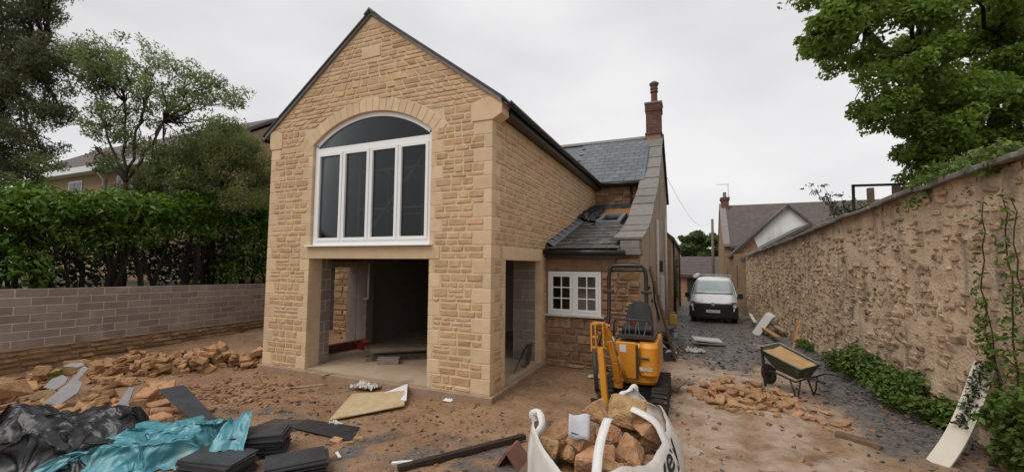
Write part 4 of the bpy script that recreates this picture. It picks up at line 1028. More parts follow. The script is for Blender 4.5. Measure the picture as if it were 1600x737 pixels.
OSB = mat('dirty_plywood', (.56, .44, .27), (.45, .33, .19), nscale=10, bump=.3, bscale=60, rough=.85, spots=(.40, .25, .12), spot_scale=2.6)
flat_quad('plywood_board', [(514, 656), (550, 616), (632, 611), (632, 634)], [.015, .03, .09, .03], .018, OSB, 'dirty pale plywood board lying on the mud before the opening', 'board', bevel=.003)
flat_quad('white_board_offcut', [(600, 624), (598, 615), (637, 600), (635, 626)], [.05, .07, .12, .06], .012, WHITEP, 'white triangular offcut standing at the end of the plywood board', 'board')
def film(name, px, py, r, z, matl, label, seed, cat='plastic film'):
    p = P(px, py, z=z); m = MB()
    m.grid(lambda u, v: (p.x + (u-.5)*2*r + .2*r*fbm(u*4, v*4, seed), p.y + (v-.5)*1.3*r + .2*r*fbm(u*4, v*4, seed+9), gz(p.x, p.y)+.015 + z + .5*r*creases(u, v, 4, seed)*ss(0, .2, min(u, 1-u, v, 1-v)) + .4*r*creases(u, v, 8, seed+3)), 28, 22)
    single(name, m, matl, label, cat, smooth=True)
FILM = mat('grey_film', (.60, .57, .51), (.42, .38, .32), nscale=9, bump=.3, rough=.4)
film('plastic_film', 572, 604, .22, .03, FILM, 'crumpled greyish plastic film at the back of the plywood board', 3)
film('white_paper_scrap', 523, 662, .10, 0, WHITED, 'white paper scrap at the left tip of the plywood board', 5, 'paper')
film('white_paper_scrap', 700, 627, .07, 0, WHITEP, 'small white crumpled scrap below the right stone pier', 7, 'paper')
film('white_paper_scrap', 326, 663, .12, .0, WHITEP, 'white scrap at the lower corner of the leaning slate', 9, 'paper')
film('white_paper_scrap', 466, 712, .09, .02, WHITEP, 'white scrap on the ground beside the tall slate stack', 11, 'paper')
film('plastic_film', 930, 590, .13, 0, FILM, 'pale plastic scrap on the mud left of the digger arm', 15)
film('plastic_film', 1085, 542, .25, 0, FILM, 'torn pale plastic film on the lane beside the white slab', 17)
def pole(name, a, b, r, matl, label, cat, za=.04, zb=.04, w=None, group=None):
    p, q = P(*a, z=za), P(*b, z=zb); m = MB()
    p.z = max(za, gz(p.x, p.y)+r*.8); q.z = max(zb, gz(q.x, q.y)+r*.8)
    if w: m.bar(p, q, w, r*2)
    else: m.tube([p, p.lerp(q, .5), q], r, 8)
    return single(name, m, matl, label, cat, group, bevel=.004 if w else 0, fixn=True)
pole('timber_post', (622, 731), (820, 681), .028, mat('black_timber', (.05, .034, .024), (.03, .021, .016), nscale=8, bump=.4, rough=.75), 'long dark timber lying on the mud left of the bulk bag', 'timber', w=.07)
pole('white_plastic_strip', (612, 723), (645, 720), .012, WHITEP, 'short white plastic strip at the tip of the long dark timber', 'strip', .015, .015, w=.03)
pole('white_plastic_strip', (451, 707), (470, 705), .01, WHITEP, 'short white strip next to the tall slate stack', 'strip', .02, .02, w=.03)
pole('white_plastic_strip', (526, 706), (531, 714), .01, WHITEP, 'tiny white strip standing between slate stack and dark timber', 'strip', .02, .02, w=.03)
pole('timber_lath', (445, 610), (505, 601), .012, WOODB, 'thin pale lath on the mud before the left stone pier', 'timber', .015, .015, w=.035)
pole('timber_lath', (497, 588), (520, 582), .01, WOODB, 'thin lath propped on the plinth below the big opening', 'timber', .06, .14, w=.02)
for (px, py, s, l_) in ((525, 690, .55, 'orange brick piece right of the flat black sheet'), (560, 687, .5, 'broken orange tile lying left of the long dark timber'), (546, 694, .35, 'small orange brick chip between slate stack and mud')):
    p = P(px, py); drop(SLABS, 'brick_piece', p.x, p.y, s, rg, l_, None, .1, cat='brick piece')
# dark terracotta ridge piece at the bottom edge
p = P(797, 726); m1 = MB(); m1.prism([(p.x-.13, 0), (p.x-.02, .17), (p.x+.01, .17), (p.x+.15, 0), (p.x+.12, 0), (p.x, .145), (p.x-.10, 0)], 'y', p.y-.1, p.y+.22); single('ridge_tile_piece', m1, mat('terracotta', (.21, .10, .075), (.15, .07, .055), rough=.8), 'brown terracotta ridge tile standing left of the bulk bag', 'tile', fixn=True)

# ------------------------------------------------------------------ bulk bag of stone
bag = Thing('bulk_bag', 'open white woven bulk bag filled with squared stone', 'bag', (-.62, 3.38, 0))
BAGM = mat('woven_white_bag', (.72, .70, .66), (.60, .57, .52), nscale=7, bump=.35, bscale=90, rough=.8, transl=.12, spots=(.50, .40, .29), spot_scale=3, spot_lo=.56, spot_hi=.72)
BC = [Vector((-1.22, 3.24)), Vector((-.56, 2.64)), Vector((-.17, 3.50)), Vector((-.50, 4.10))]     # left, front, right, back corners
def bag_rim(t):
    t = (t % 1)*4; i = int(t); f = t - i; a, b = BC[i % 4], BC[(i+1) % 4]; p = a.lerp(b, f)
    c = (BC[0]+BC[2]+BC[1]+BC[3])/4; bulge = 1 + .16*math.sin(f*math.pi) - .05*(1-math.sin(f*math.pi))
    return c + (p-c)*bulge
def bag_pt(t, v, inner=0):
    p = bag_rim(t); c = (BC[0]+BC[2]+BC[1]+BC[3])/4
    f = (t*4) % 1
    rs = ss(.22, .38, t)*ss(.72, .55, t); k = .90 + .10*v + (.10 + .26*rs)*math.sin(math.pi*v**1.25) - inner
    rim = .80 + .05*math.sin(t*2*math.pi*4 + 1.0) + .13*ss(.5, .62, t)*ss(.85, .72, t) + .04*fbm(t*9, 1, 5) - .06*ss(.1, .2, t)*ss(.34, .26, t)
    wr = .022*fbm(t*16, v*2.2, 3) + .014*fbm(t*40, v*5, 8)
    q = c + (p-c)*(k + wr); return (q.x, q.y, gz(c.x, c.y) + rim*v)
def bag_in(t, d):      # inside lining from the rim down
    x, y, z = bag_pt(t, 1); c = (BC[0]+BC[2]+BC[1]+BC[3])/4; q = Vector((x, y)); q = c + (q-c)*(.975 - .10*d); return (q.x, q.y, z - .34*d)
m1 = MB(); nt, nv = 120, 20
m1.v = [bag_pt(i/nt, j/(nv-1)) for j in range(nv) for i in range(nt)]; m1.f = [(j*nt+i, j*nt+(i+1) % nt, (j+1)*nt+(i+1) % nt, (j+1)*nt+i) for j in range(nv-1) for i in range(nt)]
o = len(m1.v); m1.v += [bag_in(i/nt, j/5) for j in range(6) for i in range(nt)]
m1.f += [(o+j*nt+(i+1) % nt, o+j*nt+i, o+(j+1)*nt+i, o+(j+1)*nt+(i+1) % nt) for j in range(5) for i in range(nt)]
m1.f += [((nv-1)*nt+i, (nv-1)*nt+(i+1) % nt, o+(i+1) % nt, o+i) for i in range(nt)]
m1.m = [0]*len(m1.f); m1.r = [.5]*len(m1.f)
bagbody = bag.part('bag_body', m1, BAGM, smooth=True)
def strap(pts, w, nrm):
    m = MB(); pts = [Vector(p) for p in pts]
    for k in range(3):
        new = [pts[0]]
        for a, b in zip(pts, pts[1:]): new += [a.lerp(b, .25), a.lerp(b, .75)]
        pts = new + [pts[-1]]
    n = Vector(nrm).normalized(); vs = []
    for i, p in enumerate(pts):
        d = (pts[min(i+1, len(pts)-1)] - pts[max(i-1, 0)]).normalized(); s = d.cross(n).normalized()*w/2; h = s.cross(d).normalized()*.003
        vs += [p-s-h, p+s-h, p+s+h, p-s+h]
    fs = [(4*i+k, 4*i+(k+1) % 4, 4*i+4+(k+1) % 4, 4*i+4+k) for i in range(len(pts)-1) for k in range(4)]; m.add(vs, fs); return m
STRAP = mat('white_webbing', (.76, .75, .72), (.66, .64, .60), nscale=30, bump=.4, bscale=150, rough=.75)
bag.part('strap', strap([bag_pt(.985, .55), bag_pt(.985, 1.0), (-1.22, 3.27, .90), (-1.15, 3.30, .92), (-1.09, 3.22, .84), bag_pt(.05, .93), bag_pt(.05, .5)], .055, (.6, -.8, .2)), STRAP, smooth=True)
bag.part('strap', strap([bag_pt(.25, .8), bag_pt(.25, 1.02), (-.585, 2.86, .90), (-.575, 3.05, .99), (-.57, 3.15, 1.0), (-.57, 3.2, .97)], .06, (0, -.5, 1)), STRAP, smooth=True)
bag.part('strap', strap([(-.45, 3.45, .99), (-.36, 3.43, .97), (-.26, 3.42, .92), bag_pt(.47, 1.02), bag_pt(.46, .7)], .06, (.2, -.5, 1)), STRAP, smooth=True)
bag.part('strap', strap([bag_pt(.74, .95), bag_pt(.74, 1.05), (-.55, 4.06, .93), (-.59, 3.99, .94), bag_pt(.79, 1.02), bag_pt(.79, .9)], .05, (0, -1, .3)), STRAP, smooth=True)
# lettering on the right-hand face
tc_ = bpy.data.curves.new('lettering', 'FONT'); tc_.body = 'rvey'; tc_.size = 1; tc_.shear = .15; tc_.resolution_u = 4; tc_.offset = .018
to = bpy.data.objects.new('lettering_source', tc_); COL.objects.link(to); dg = bpy.context.evaluated_depsgraph_get(); tm = to.evaluated_get(dg).to_mesh()
bmt = bmesh.new(); bmt.from_mesh(tm); bpy.data.objects.remove(to)
bmesh.ops.triangulate(bmt, faces=bmt.faces)
for _ in range(2): bmesh.ops.subdivide_edges(bmt, edges=[e for e in bmt.edges if e.calc_length() > .08], cuts=1)
xs = [v.co.x for v in bmt.verts]; x0_, x1_ = min(xs), max(xs); bc = Vector((*((BC[0]+BC[2]+BC[1]+BC[3])/4), 0)); vs = []
for v in bmt.verts:
    u = (v.co.x-x0_)/(x1_-x0_); t = .372 + .125*u; vv = .80 + .05*u + (v.co.y)*.22; q = Vector(bag_pt(t, vv)); d = (q - bc); d.z = 0; q += d.normalized()*.006; vs.append(q)
m1 = MB(); m1.add(vs, [[v.index for v in f.verts] for f in bmt.faces]); bmt.free()
bag.part('lettering', m1, mat('black_print', (.02, .02, .02), (.035, .035, .035), rough=.7), parent=bagbody)
m1 = MB(); m1.v = []; 
m1.grid(lambda u, v: (-.62 + (u-.5)*.8*(1-.2*abs(v-.5)), 3.38 + (v-.5)*.95, .52 + .06*fbm(u*5, v*5, 3)), 10, 10); bag.part('stone_fill', m1, S_RUB)
BST = [rock_mesh('squared_stone', (.31, .23, .18), 300+i, S_RUB, jag=.16, bev=.07, fine=True) for i in range(6)]
bs = [(-1.00, 3.36, .72, 1.0, (.2, -.5, .6), 'left-hand squared stone standing in the bag beside the strap loop'),
      (-.84, 3.28, .66, 1.0, (.5, .3, 2.4), 'sunken squared stone in the bag below the grey card'),
      (-.72, 3.52, .88, 1.0, (.9, .1, 1.5), 'upright squared stone in the bag right of the grey card'),
      (-.50, 3.56, .93, 1.15, (.1, .15, .1), 'topmost squared stone in the bag, against the middle strap'),
      (-.66, 3.10, .72, 1.05, (.35, .05, .15), 'front squared stone in the bag left of the hanging strap'),
      (-.42, 3.24, .76, .95, (.7, -.6, 1.2), 'squared stone in the bag right of the hanging strap'),
      (-.42, 3.06, .60, .9, (.3, .9, .4), 'low squared stone in the bag at the lettered side'),
      (-.34, 3.66, .72, .95, (.2, .3, 2.0), 'squared stone at the back right inside the bag'),
      (-.52, 3.86, .72, 1.0, (.3, .1, 1.0), 'squared stone at the far corner inside the bag'),
      (-.88, 3.60, .70, .9, (.2, .5, .2), 'squared stone hidden behind the grey card in the bag'),
      (-.34, 3.36, .62, .85, (.2, .2, .7), 'deep squared stone in the bag behind the lettering'),
      (-.50, 3.32, .66, .9, (.5, .4, .3), 'squared stone in the middle of the bag under the strap')]
bs += [(-1.06, 3.22, .70, .8, (.3, .2, 1.9), 'small squared stone at the left corner of the bag under the strap loop'), (-.76, 3.14, .80, .75, (.2, .5, 1.1), 'small squared stone in the bag just below the grey card'),
       (-.52, 2.92, .72, .8, (.1, .3, .6), 'squared stone at the front corner of the bag, cut by the picture edge'), (-.60, 3.40, .80, .8, (.4, .2, 2.2), 'small squared stone in the bag between card and middle strap'), (-.33, 3.50, .84, .75, (.3, .5, .9), 'small squared stone in the bag beside the right-hand strap')]
for i, (x, y, z, s, r, lab) in enumerate(bs): put_rock(BST[i % 6], 'squared_stone', x, y, z, s*.92, r, lab, 'stone', 'stones in the bulk bag')
m1 = MB(); cA, cB, cC, cD = P(889, 646, z=1.02), P(922, 649, z=1.0), P(921, 690, z=.85), P(888, 681, z=.88)
m1.grid(lambda u, v: tuple((cA*(1-u)+cB*u)*(1-v) + (cD*(1-u)+cC*u)*v + Vector((0, 0, .025*math.sin(v*3.1)-.01*math.sin(u*6)))), 8, 8); q = single('grey_card', m1, mat('grey_card', (.56, .56, .60), (.48, .48, .52), nscale=14, bump=.2, rough=.6), 'bent pale grey card lying on the stones in the bag', 'card', smooth=True)
sm = q.modifiers.new('thick', 'SOLIDIFY'); sm.thickness = .006
m1 = MB(); m1.bar(cD.lerp(cA, .12)+Vector((.02,0,.012)), cC.lerp(cB, .12)+Vector((-.02,0,.012)), .012, .004); child('printed_line', m1, BLACKP, q)

# ------------------------------------------------------------------ mini excavator
YEL = mat('digger_yellow', (.62, .255, .018), (.55, .215, .015), nscale=3, bump=.08, bscale=30, rough=.38, spec=.5, spots=(.36, .19, .07), spot_scale=6, spot_lo=.55, spot_hi=.7)
RUBB = mat('black_rubber', (.022, .021, .020), (.045, .038, .032), nscale=10, bump=.5, rough=.85, spots=(.16, .105, .065), spot_scale=6, spot_lo=.55, spot_hi=.7)
DKST = mat('dark_steel', (.035, .033, .032), (.06, .052, .045), nscale=9, bump=.3, rough=.55, metal=.2)
CHRM = mat('bright_rod', (.6, .6, .6), rough=.2, metal=1.0, bump=0)
ex = Thing('mini_excavator', 'small yellow tracked excavator with black roll frame parked by the lean-to', 'excavator', (-.80, 6.85, 0)); ex.o.scale = (.93, .93, .97)
def rbox(x0, x1, y0, y1, z0, z1, r=.05, seg=4, top_in=0.0):
    """rounded in plan, slight bevel: prism of a rounded rectangle"""
    pts = []
    for cx, cy, a0 in ((x1-r, y0+r, -90), (x1-r, y1-r, 0), (x0+r, y1-r, 90), (x0+r, y0+r, 180)):
        for k in range(seg+1):
            a = R_(a0 + 90*k/seg); pts.append((cx + r*math.cos(a), cy + r*math.sin(a)))
    m = MB(); n = len(pts); cx, cy = (x0+x1)/2, (y0+y1)/2
    lv = [(z0, .94), (z0+.04, 1.0), (z1-.06, 1.0-top_in*.6), (z1, .93-top_in)]
    vs = [(cx+(p[0]-cx)*s, cy+(p[1]-cy)*s, z) for z, s in lv for p in pts]
    fs = [(j*n+i, j*n+(i+1) % n, (j+1)*n+(i+1) % n, (j+1)*n+i) for j in range(3) for i in range(n)] + [list(range(n))[::-1], list(range(3*n, 4*n))]
    m.add(vs, fs); return m
g0 = gz(-.8, 6.8)
for sx in (-1, 1):                       # tracks
    xc = -.80 + sx*.385; m1 = MB(); pr = []
    for cy, a0 in ((6.28, 90), (7.42, -90)):
        for k in range(9): a = R_(a0 + 180*k/8); pr.append((cy + .175*math.cos(a), g0 + .18 + .175*math.sin(a)))
    m1.prism(pr, 'x', xc-.105, xc+.105)
    tr = ex.part('track', m1, RUBB, bevel=.02, fixn=True)
    m1 = MB(); per = [(6.28, 7.42)]
    for k in range(16):
        y = 6.28 + 1.14*k/15; m1.box(xc-.11, xc+.11, y-.017, y+.017, g0+.352, g0+.372); m1.box(xc-.11, xc+.11, y-.017, y+.017, g0-.01, g0+.008)
    for cy, s in ((6.28, -1), (7.42, 1)):
        for k in range(1, 8):
            a = R_(-90 + 180*k/8); c = Vector((xc, cy + s*.183*math.cos(a), g0+.18+.183*math.sin(a))); m1.obox(c, (.22, .02, .034), Matrix.Rotation(s*a, 3, 'X') if s > 0 else Matrix.Rotation(-a, 3, 'X'))
    ex.part('track_lug', m1, RUBB, parent=tr)
    m1 = MB()
    for y in (6.28, 6.66, 7.04, 7.42): m1.lathe((xc - .112*1, y, g0+.17), [(.10, 0), (.10, .224)], 14, 'x')
    ex.part('track_roller', m1, DKST, parent=tr)
m1 = MB(); m1.box(-1.07, -.53, 6.5, 7.25, g0+.16, g0+.33); m1.lathe((-.8, 6.85, g0+.33), [(.24, 0), (.24, .11)], 20); ex.part('undercarriage', m1, DKST, bevel=.01)
m1 = MB(); m1.prism([(5.86, g0+.0), (5.89, g0+.0), (5.93, g0+.12), (5.90, g0+.25), (5.86, g0+.26), (5.885, g0+.12)], 'x', -1.36, -.30)
for sx in (-1, 1): m1.box(-.8+sx*.22-.04, -.8+sx*.22+.04, 5.93, 6.5, g0+.10, g0+.17)
ex.part('dozer_blade', m1, DKST, fixn=True)
body = ex.part('body', rbox(-1.10, -.45, 6.30, 7.45, .42, 1.0, .16, 6, .02), YEL, smooth=False)
m1 = rbox(-.72, -.42, 6.22, 7.5, .54, 1.02, .13, 6, .06); ex.part('engine_cowl', m1, YEL)
m1 = MB(); m1.box(-1.06, -.74, 6.262, 6.296, .50, 1.03); ex.part('front_panel', m1, YEL, bevel=.012)
m1 = MB(); m1.box(-.99, -.89, 6.256, 6.261, .88, .99); ex.part('sticker', m1, mat('white_sticker', (.7, .7, .68), rough=.5))
m1 = MB(); m1.box(-.69, -.50, 6.212, 6.218, .64, .70); ex.part('sticker', m1, mat('cream_sticker', (.68, .6, .42), (.3, .25, .2), nscale=25, rough=.5))
m1 = MB(); m1.box(-.735, -.715, 6.20, 6.29, .5, 1.0); m1.box(-.74, -.55, 6.205, 6.215, .80, .83); ex.part('shut_line', m1, DKST)
# seat, levers, roll frame
m1 = MB()
def seatf(u, v):
    x = -.78 + (u-.5)*.46*(1-.25*ss(.55, 1, v)); a = v*2.2
    y = 7.05 - .42*(1-ss(0, .45, v)) + .05*math.cos((u-.5)*3) + .10*ss(.45, 1, v); z = 1.10 + .10*math.sin(min(1, v*2)*.4) + .42*ss(.40, 1, v) - .05*abs(u-.5)*2*ss(.5, 1, v)
    return (x, y, z)
m1.grid(seatf, 13, 22); st = ex.part('seat', m1, mat('black_vinyl', (.018, .018, .019), (.03, .03, .03), bump=.2, rough=.5), smooth=True)
sm = st.modifiers.new('thick', 'SOLIDIFY'); sm.thickness = .09; sm.offset = 1
m1 = MB(); m1.box(-1.05, -.48, 6.42, 7.2, 1.055, 1.10); ex.part('floor_plate', m1, DKST)
m1 = MB(); m1.tube([(-1.12, 6.52, 1.06), (-1.12, 6.52, 1.28), (-1.08, 6.50, 1.33), (-.56, 6.50, 1.33), (-.52, 6.52, 1.28), (-.52, 6.52, 1.06)], .016, 8); ex.part('control_rail', m1, DKST, smooth=True)
m1 = MB()
for x, t in ((-.95, .03), (-.88, .0), (-.80, .05), (-.72, -.02), (-.66, .06)): m1.tube([(x, 6.58, 1.08), (x+t, 6.52, 1.30)], .009, 6)
lv = ex.part('lever', m1, STEEL)
m1 = MB(); m1.lathe((-.80, 6.52, 1.27), [(.02, 0), (.03, .02), (.026, .05), (.01, .06)], 10); ex.part('lever_knob', m1, mat('red_knob', (.45, .02, .02), rough=.4), parent=lv)
def rops(x, dx):
    return [(x, 6.98, .95), (x, 7.05, 1.25), (x, 7.12, 1.5), (x, 7.12, 1.95), (x+dx*.3, 7.12, 2.10), (x+dx, 7.12, 2.155)]
m1 = MB(); L_ = rops(-1.30, .07); Rr = rops(-.66, -.07)
m1.tube(L_ + [(-.98, 7.12, 2.16)] + Rr[::-1], .034, 10); m1.tube([(-.66, 6.98, .97), (-.64, 6.8, .86), (-.68, 6.5, .80), (-.78, 6.28, .80)], .034, 10)
fr = ex.part('roll_frame', m1, BLACKP, smooth=True)
m1 = MB(); m1.tube([(-1.26, 7.16, 2.07), (-.70, 7.16, 2.07)], .018, 8)
ex.part('cross_tube', m1, DKST, parent=fr, smooth=True)
for x in (-1.30, -.66):
    m1 = MB(); m1.box(x-.09, x+.09, 7.07, 7.17, 1.695, 1.745); ex.part('frame_bracket', m1, DKST, parent=fr, bevel=.012)
# boom swing post, boom, dipper and rams, folded up in front of the left side
m1 = MB(); m1.lathe((-1.00, 6.18, .38), [(.07, 0), (.07, .22)], 12); m1.box(-1.06, -.94, 6.15, 6.34, .42, .56); ex.part('swing_post', m1, YEL, bevel=.01)
m1 = MB()
bp = [Vector((-1.00, 6.14, .50)), Vector((-1.03, 6.04, .80)), Vector((-1.09, 5.98, 1.10)), Vector((-1.15, 5.88, 1.30))]
for i in range(3): m1.bar(bp[i], bp[i+1], .09, [.15, .16, .12][i], up=(0, 1, 0))
boom = ex.part('boom', m1, YEL, bevel=.012)
m1 = MB(); m1.tube([bp[0]+Vector((.13,-.03,.0)), bp[0].lerp(bp[2], .62)+Vector((.08,-.05,0))], .03, 10); ex.part('boom_ram', m1, mat('worn_orange', (.42, .17, .03), (.30, .13, .04), nscale=8, rough=.5), parent=boom, smooth=True)
m1 = MB(); m1.tube([bp[0].lerp(bp[2], .6)+Vector((.08,-.05,0)), bp[2]+Vector((.05,-.07,.05))], .014, 8); ex.part('ram_rod', m1, CHRM, parent=boom, smooth=True)
dp = [Vector((-1.21, 5.80, 1.34)), Vector((-1.185, 5.76, 1.00)), Vector((-1.12, 5.70, .42)), Vector((-1.10, 5.68, .22))]
m1 = MB()
for sx in (-.055, .055):
    m1.bar(dp[0]+Vector((sx, 0, 0)), dp[1]+Vector((sx, 0, 0)), .018, .11, up=(0, 1, 0))
m1.bar(dp[1], dp[3], .085, .10, up=(0, 1, 0))
dipper = ex.part('dipper_arm', m1, YEL, bevel=.006)
PIN = mat('pin_ochre', (.50, .24, .05), (.3, .14, .04), rough=.6)
for p in (dp[0], dp[1], bp[3], dp[3], bp[0]): m1 = MB(); m1.lathe((p.x-.085, p.y, p.z), [(.024, 0), (.024, .17)], 10, 'x'); ex.part('pivot_pin', m1, PIN, parent=dipper)
for x, y, z in ((-1.32, 5.8, 1.32), (-1.31, 5.77, 1.14), (-1.30, 5.75, 1.0)): m1 = MB(); m1.lathe((x, y, z), [(.03, 0), (.03, .09)], 10, 'x'); ex.part('pivot_pin', m1, PIN, parent=dipper)
m1 = MB(); m1.bar((-1.325, 5.80, 1.34), (-1.31, 5.75, .95), .02, .07, up=(0, 1, 0)); ex.part('side_link', m1, YEL, parent=dipper)
m1 = MB(); m1.tube([(-1.27, 5.70, .95), (-1.22, 5.66, .42)], .032, 10); m1.tube([(-1.22, 5.66, .42), (-1.18, 5.64, .28)], .015, 8); ex.part('bucket_ram', m1, DKST, parent=dipper, smooth=True)
for k in range(3):
    m1 = MB(); m1.tube([(-1.16+.02*k, 6.1, .62), (-1.20-.02*k, 5.88, .75), (-1.22+.015*k, 5.80, 1.05+.05*k), (-1.18, 5.9, 1.24)], .010, 6); ex.part('hydraulic_hose', m1, BLACKP, parent=boom, smooth=True)
# bucket curled under
m1 = MB(); pr = [(5.50, .30), (5.62, .24), (5.70, .12), (5.66, .02), (5.52, -.01), (5.40, .03), (5.43, .05), (5.53, .03), (5.63, .05), (5.66, .12), (5.60, .20), (5.49, .26)]
m1.prism(pr, 'x', -1.26, -.90); m1.prism([p for p in pr[:6]], 'x', -1.262, -1.25); m1.prism([p for p in pr[:6]], 'x', -.91, -.898); ex.part('bucket', m1, DKST, fixn=True)

# ------------------------------------------------------------------ parked van (local: front at y=0, facing -y)
VZ = gz(.85, 22)
van = Thing('parked_van', 'silver panel van with black bumper parked on the lane facing the camera', 'van', (.84, 20.35, VZ), R_(-3.5), local=True)
SILV = mat('silver_paint', (.70, .71, .72), (.66, .67, .68), nscale=2, bump=0, rough=.35, metal=.0, spec=.5, spots=(.50, .49, .47), spot_scale=2.5, coat=.4)
VGL = mat('van_glass_painted_sky', (.26, .32, .315), (.34, .40, .39), nscale=1.2, bump=0, rough=.06, spec=.8)  # pale base colour stands in for sky reflected in the glass
def sect(y, zb, zt, wb, wm, wt, zm):
    r = .07
    half = [(wb*.92, zb), (wb, zb+.06), (wm, zm-.12), (wm*.995, zm+.02), (wt+.03, zt-r*1.6), (wt, zt-r*.7), (wt-.10, zt-.015), (wt*.5, zt+.012)]
    return [(x, y, z) for x, z in half] + [(-x, y, z) for x, z in half[::-1]]
sec = [(-.02, .34, .90, .70, .80, .62, .70), (.05, .30, .97, .82, .88, .70, .75), (.30, .28, 1.06, .90, .93, .74, .85), (.78, .28, 1.22, .93, .95, .78, 1.0), (1.0, .28, 1.42, .93, .952, .76, 1.1), (1.42, .28, 1.80, .93, .952, .72, 1.12),
       (1.70, .28, 1.91, .93, .952, .72, 1.12), (2.3, .28, 1.95, .93, .952, .73, 1.12), (4.7, .3, 1.93, .93, .95, .73, 1.12), (4.86, .35, 1.85, .9, .92, .69, 1.1)]
m1 = MB(); rows = [sect(*s) for s in sec]; n = len(rows[0])
m1.add([p for r in rows for p in r], [(j*n+i, j*n+i+1, (j+1)*n+i+1, (j+1)*n+i) for j in range(len(rows)-1) for i in range(n-1)] + [list(range(n)), [len(rows)*n-1-i for i in range(n)]] + [(j*n, (j+1)*n, (j+1)*n+n-1, j*n+n-1) for j in range(len(rows)-1)])
vb = van.part('body', m1, SILV, smooth=False, fixn=True)
for p in vb.data.polygons: p.use_smooth = True
m1 = MB()
m1.grid(lambda u, v: ((u-.5)*2*(.80 - .115*v), .80 + .64*v - .05*math.cos((u-.5)*2.6), 1.235 + .56*v + .03), 13, 8); ws = van.part('windscreen', m1, VGL, smooth=True)
sm = ws.modifiers.new('thick', 'SOLIDIFY'); sm.thickness = .012
m1 = MB(); m1.prism([(-.72, .735), (.72, .735), (.80, .87), (-.80, .87)], 'y', -.075, -.0); m1.box(-.82, .82, -.055, .02, .705, .735); van.part('grille', m1, BLACKP, bevel=.01)
m1 = MB()
for z in (.77, .82): m1.box(-.5, .5, -.083, -.076, z, z+.012)
van.part('grille_bar', m1, mat('grey_trim', (.10, .10, .105), rough=.35))
m1 = MB(); pr = [(-.97, .12), (-.975, .26), (-.92, .06), (-.70, -.06), (-.4, -.115), (0, -.125), (.4, -.115), (.70, -.06), (.92, .06), (.975, .26), (.975, .62), (-.975, .62)]
m1.prism(pr[1:], 'z', .24, .745); van.part('bumper', m1, mat('bumper_black', (.018, .018, .019), (.03, .028, .027), nscale=5, bump=.1, rough=.55), bevel=.03, fixn=True)
m1 = MB(); m1.box(-.62, .62, -.128, -.121, .30, .42); van.part('air_intake', m1, BLACKP)
m1 = MB(); m1.lathe((0, -.10, .845), [(.085, .025), (.085, .012), (.065, .004), (.065, .012), (.0, .014)], 24, 'y'); bd = van.part('badge', m1, STEEL)
m1 = MB()
for a, b in (((-.045, .885), (-.012, .845)), ((-.012, .845), (.0, .868)), ((.0, .868), (.012, .845)), ((.012, .845), (.045, .885)), ((-.055, .85), (-.025, .795)), ((-.025, .795), (0, .838)), ((0, .838), (.025, .795)), ((.025, .795), (.055, .85))):
    m1.bar((a[0], -.103, a[1]), (b[0], -.103, b[1]), .010, .006, up=(0, 1, 0))
van.part('badge_mark', m1, WHITEP, parent=bd)
m1 = MB(); m1.box(-.27, .27, -.140, -.130, .49, .605); npl = van.part('number_plate', m1, mat('plate_white', (.72, .72, .70), rough=.4, bump=0))
def text_part(thing, body, size, loc, matl, parent, rx=math.pi/2):
    c = bpy.data.curves.new('lettering', 'FONT'); c.body = body; c.size = size; c.align_x = 'CENTER'; c.resolution_u = 3
    o = bpy.data.objects.new('lettering_source', c); COL.objects.link(o); d = bpy.context.evaluated_depsgraph_get(); d.update(); t = o.evaluated_get(d).to_mesh()
    m = MB(); Rm = Matrix.Rotation(rx, 3, 'X'); m.add([Vector(loc) + Rm @ v.co for v in t.vertices], [list(p.vertices) for p in t.polygons]); bpy.data.objects.remove(o)
    return thing.part('plate_characters', m, matl, parent=parent)
text_part(van, 'BN61 UKZ', .095, (0, -.1415, .515), BLACKP, npl)
for sx in (-1, 1):
    m1 = MB(); m1.add([(sx*.46, -.082, .745), (sx*.80, -.0, .755), (sx*.93, .22, .80), (sx*.90, .24, .93), (sx*.76, .03, .93), (sx*.50, -.045, .88)] + [(sx*.46, .06, .745), (sx*.78, .1, .755), (sx*.86, .3, .80), (sx*.84, .3, .93), (sx*.72, .12, .93), (sx*.5, .06, .88)],
          [(0,1,2,3,4,5), (11,10,9,8,7,6)] + [(i, (i+1) % 6, 6+(i+1) % 6, 6+i) for i in range(6)])
    van.part('headlight', m1, mat('headlight_glass', (.12, .125, .13), (.20, .20, .20), nscale=9, bump=0, rough=.08, spec=.8), fixn=True)
    m1 = MB(); m1.obox((sx*1.08, .80, 1.16), (.20, .10, .22), Matrix.Rotation(sx*.15, 3, 'Z')); m1.obox((sx*.97, .84, 1.09), (.12, .06, .05)); mi = van.part('door_mirror', m1, BLACKP, bevel=.03)
    m1 = MB(); m1.add([(sx*.945, 1.02, 1.14), (sx*.95, 1.95, 1.16), (sx*.765, 1.95, 1.74), (sx*.79, 1.35, 1.70)] , [(0,1,2,3)] if sx > 0 else [(3,2,1,0)]); sg = van.part('side_window', m1, VGL); sm = sg.modifiers.new('thick', 'SOLIDIFY'); sm.thickness = .02; sm.offset = 0
    for yy in (.95, 3.95):
        m1 = MB(); m1.lathe((sx*.83-.11, yy, .33), [(.27, 0), (.325, .02), (.335, .06), (.335, .16), (.325, .20), (.27, .22)], 24, 'x'); wh = van.part('wheel', m1, RUBB)
        m1 = MB(); m1.lathe((sx*.83-.118, yy, .33), [(.21, 0), (.2, .236)], 16, 'x'); van.part('rim', m1, STEEL, parent=wh)
for y in (2.0, 3.2, 4.3):
    m1 = MB(); m1.box(-.78, .78, y-.02, y+.02, 2.03, 2.06); m1.box(-.76, -.72, y-.03, y+.03, 1.88, 2.03); m1.box(.72, .76, y-.03, y+.03, 1.88, 2.03); van.part('roof_bar', m1, STEEL)
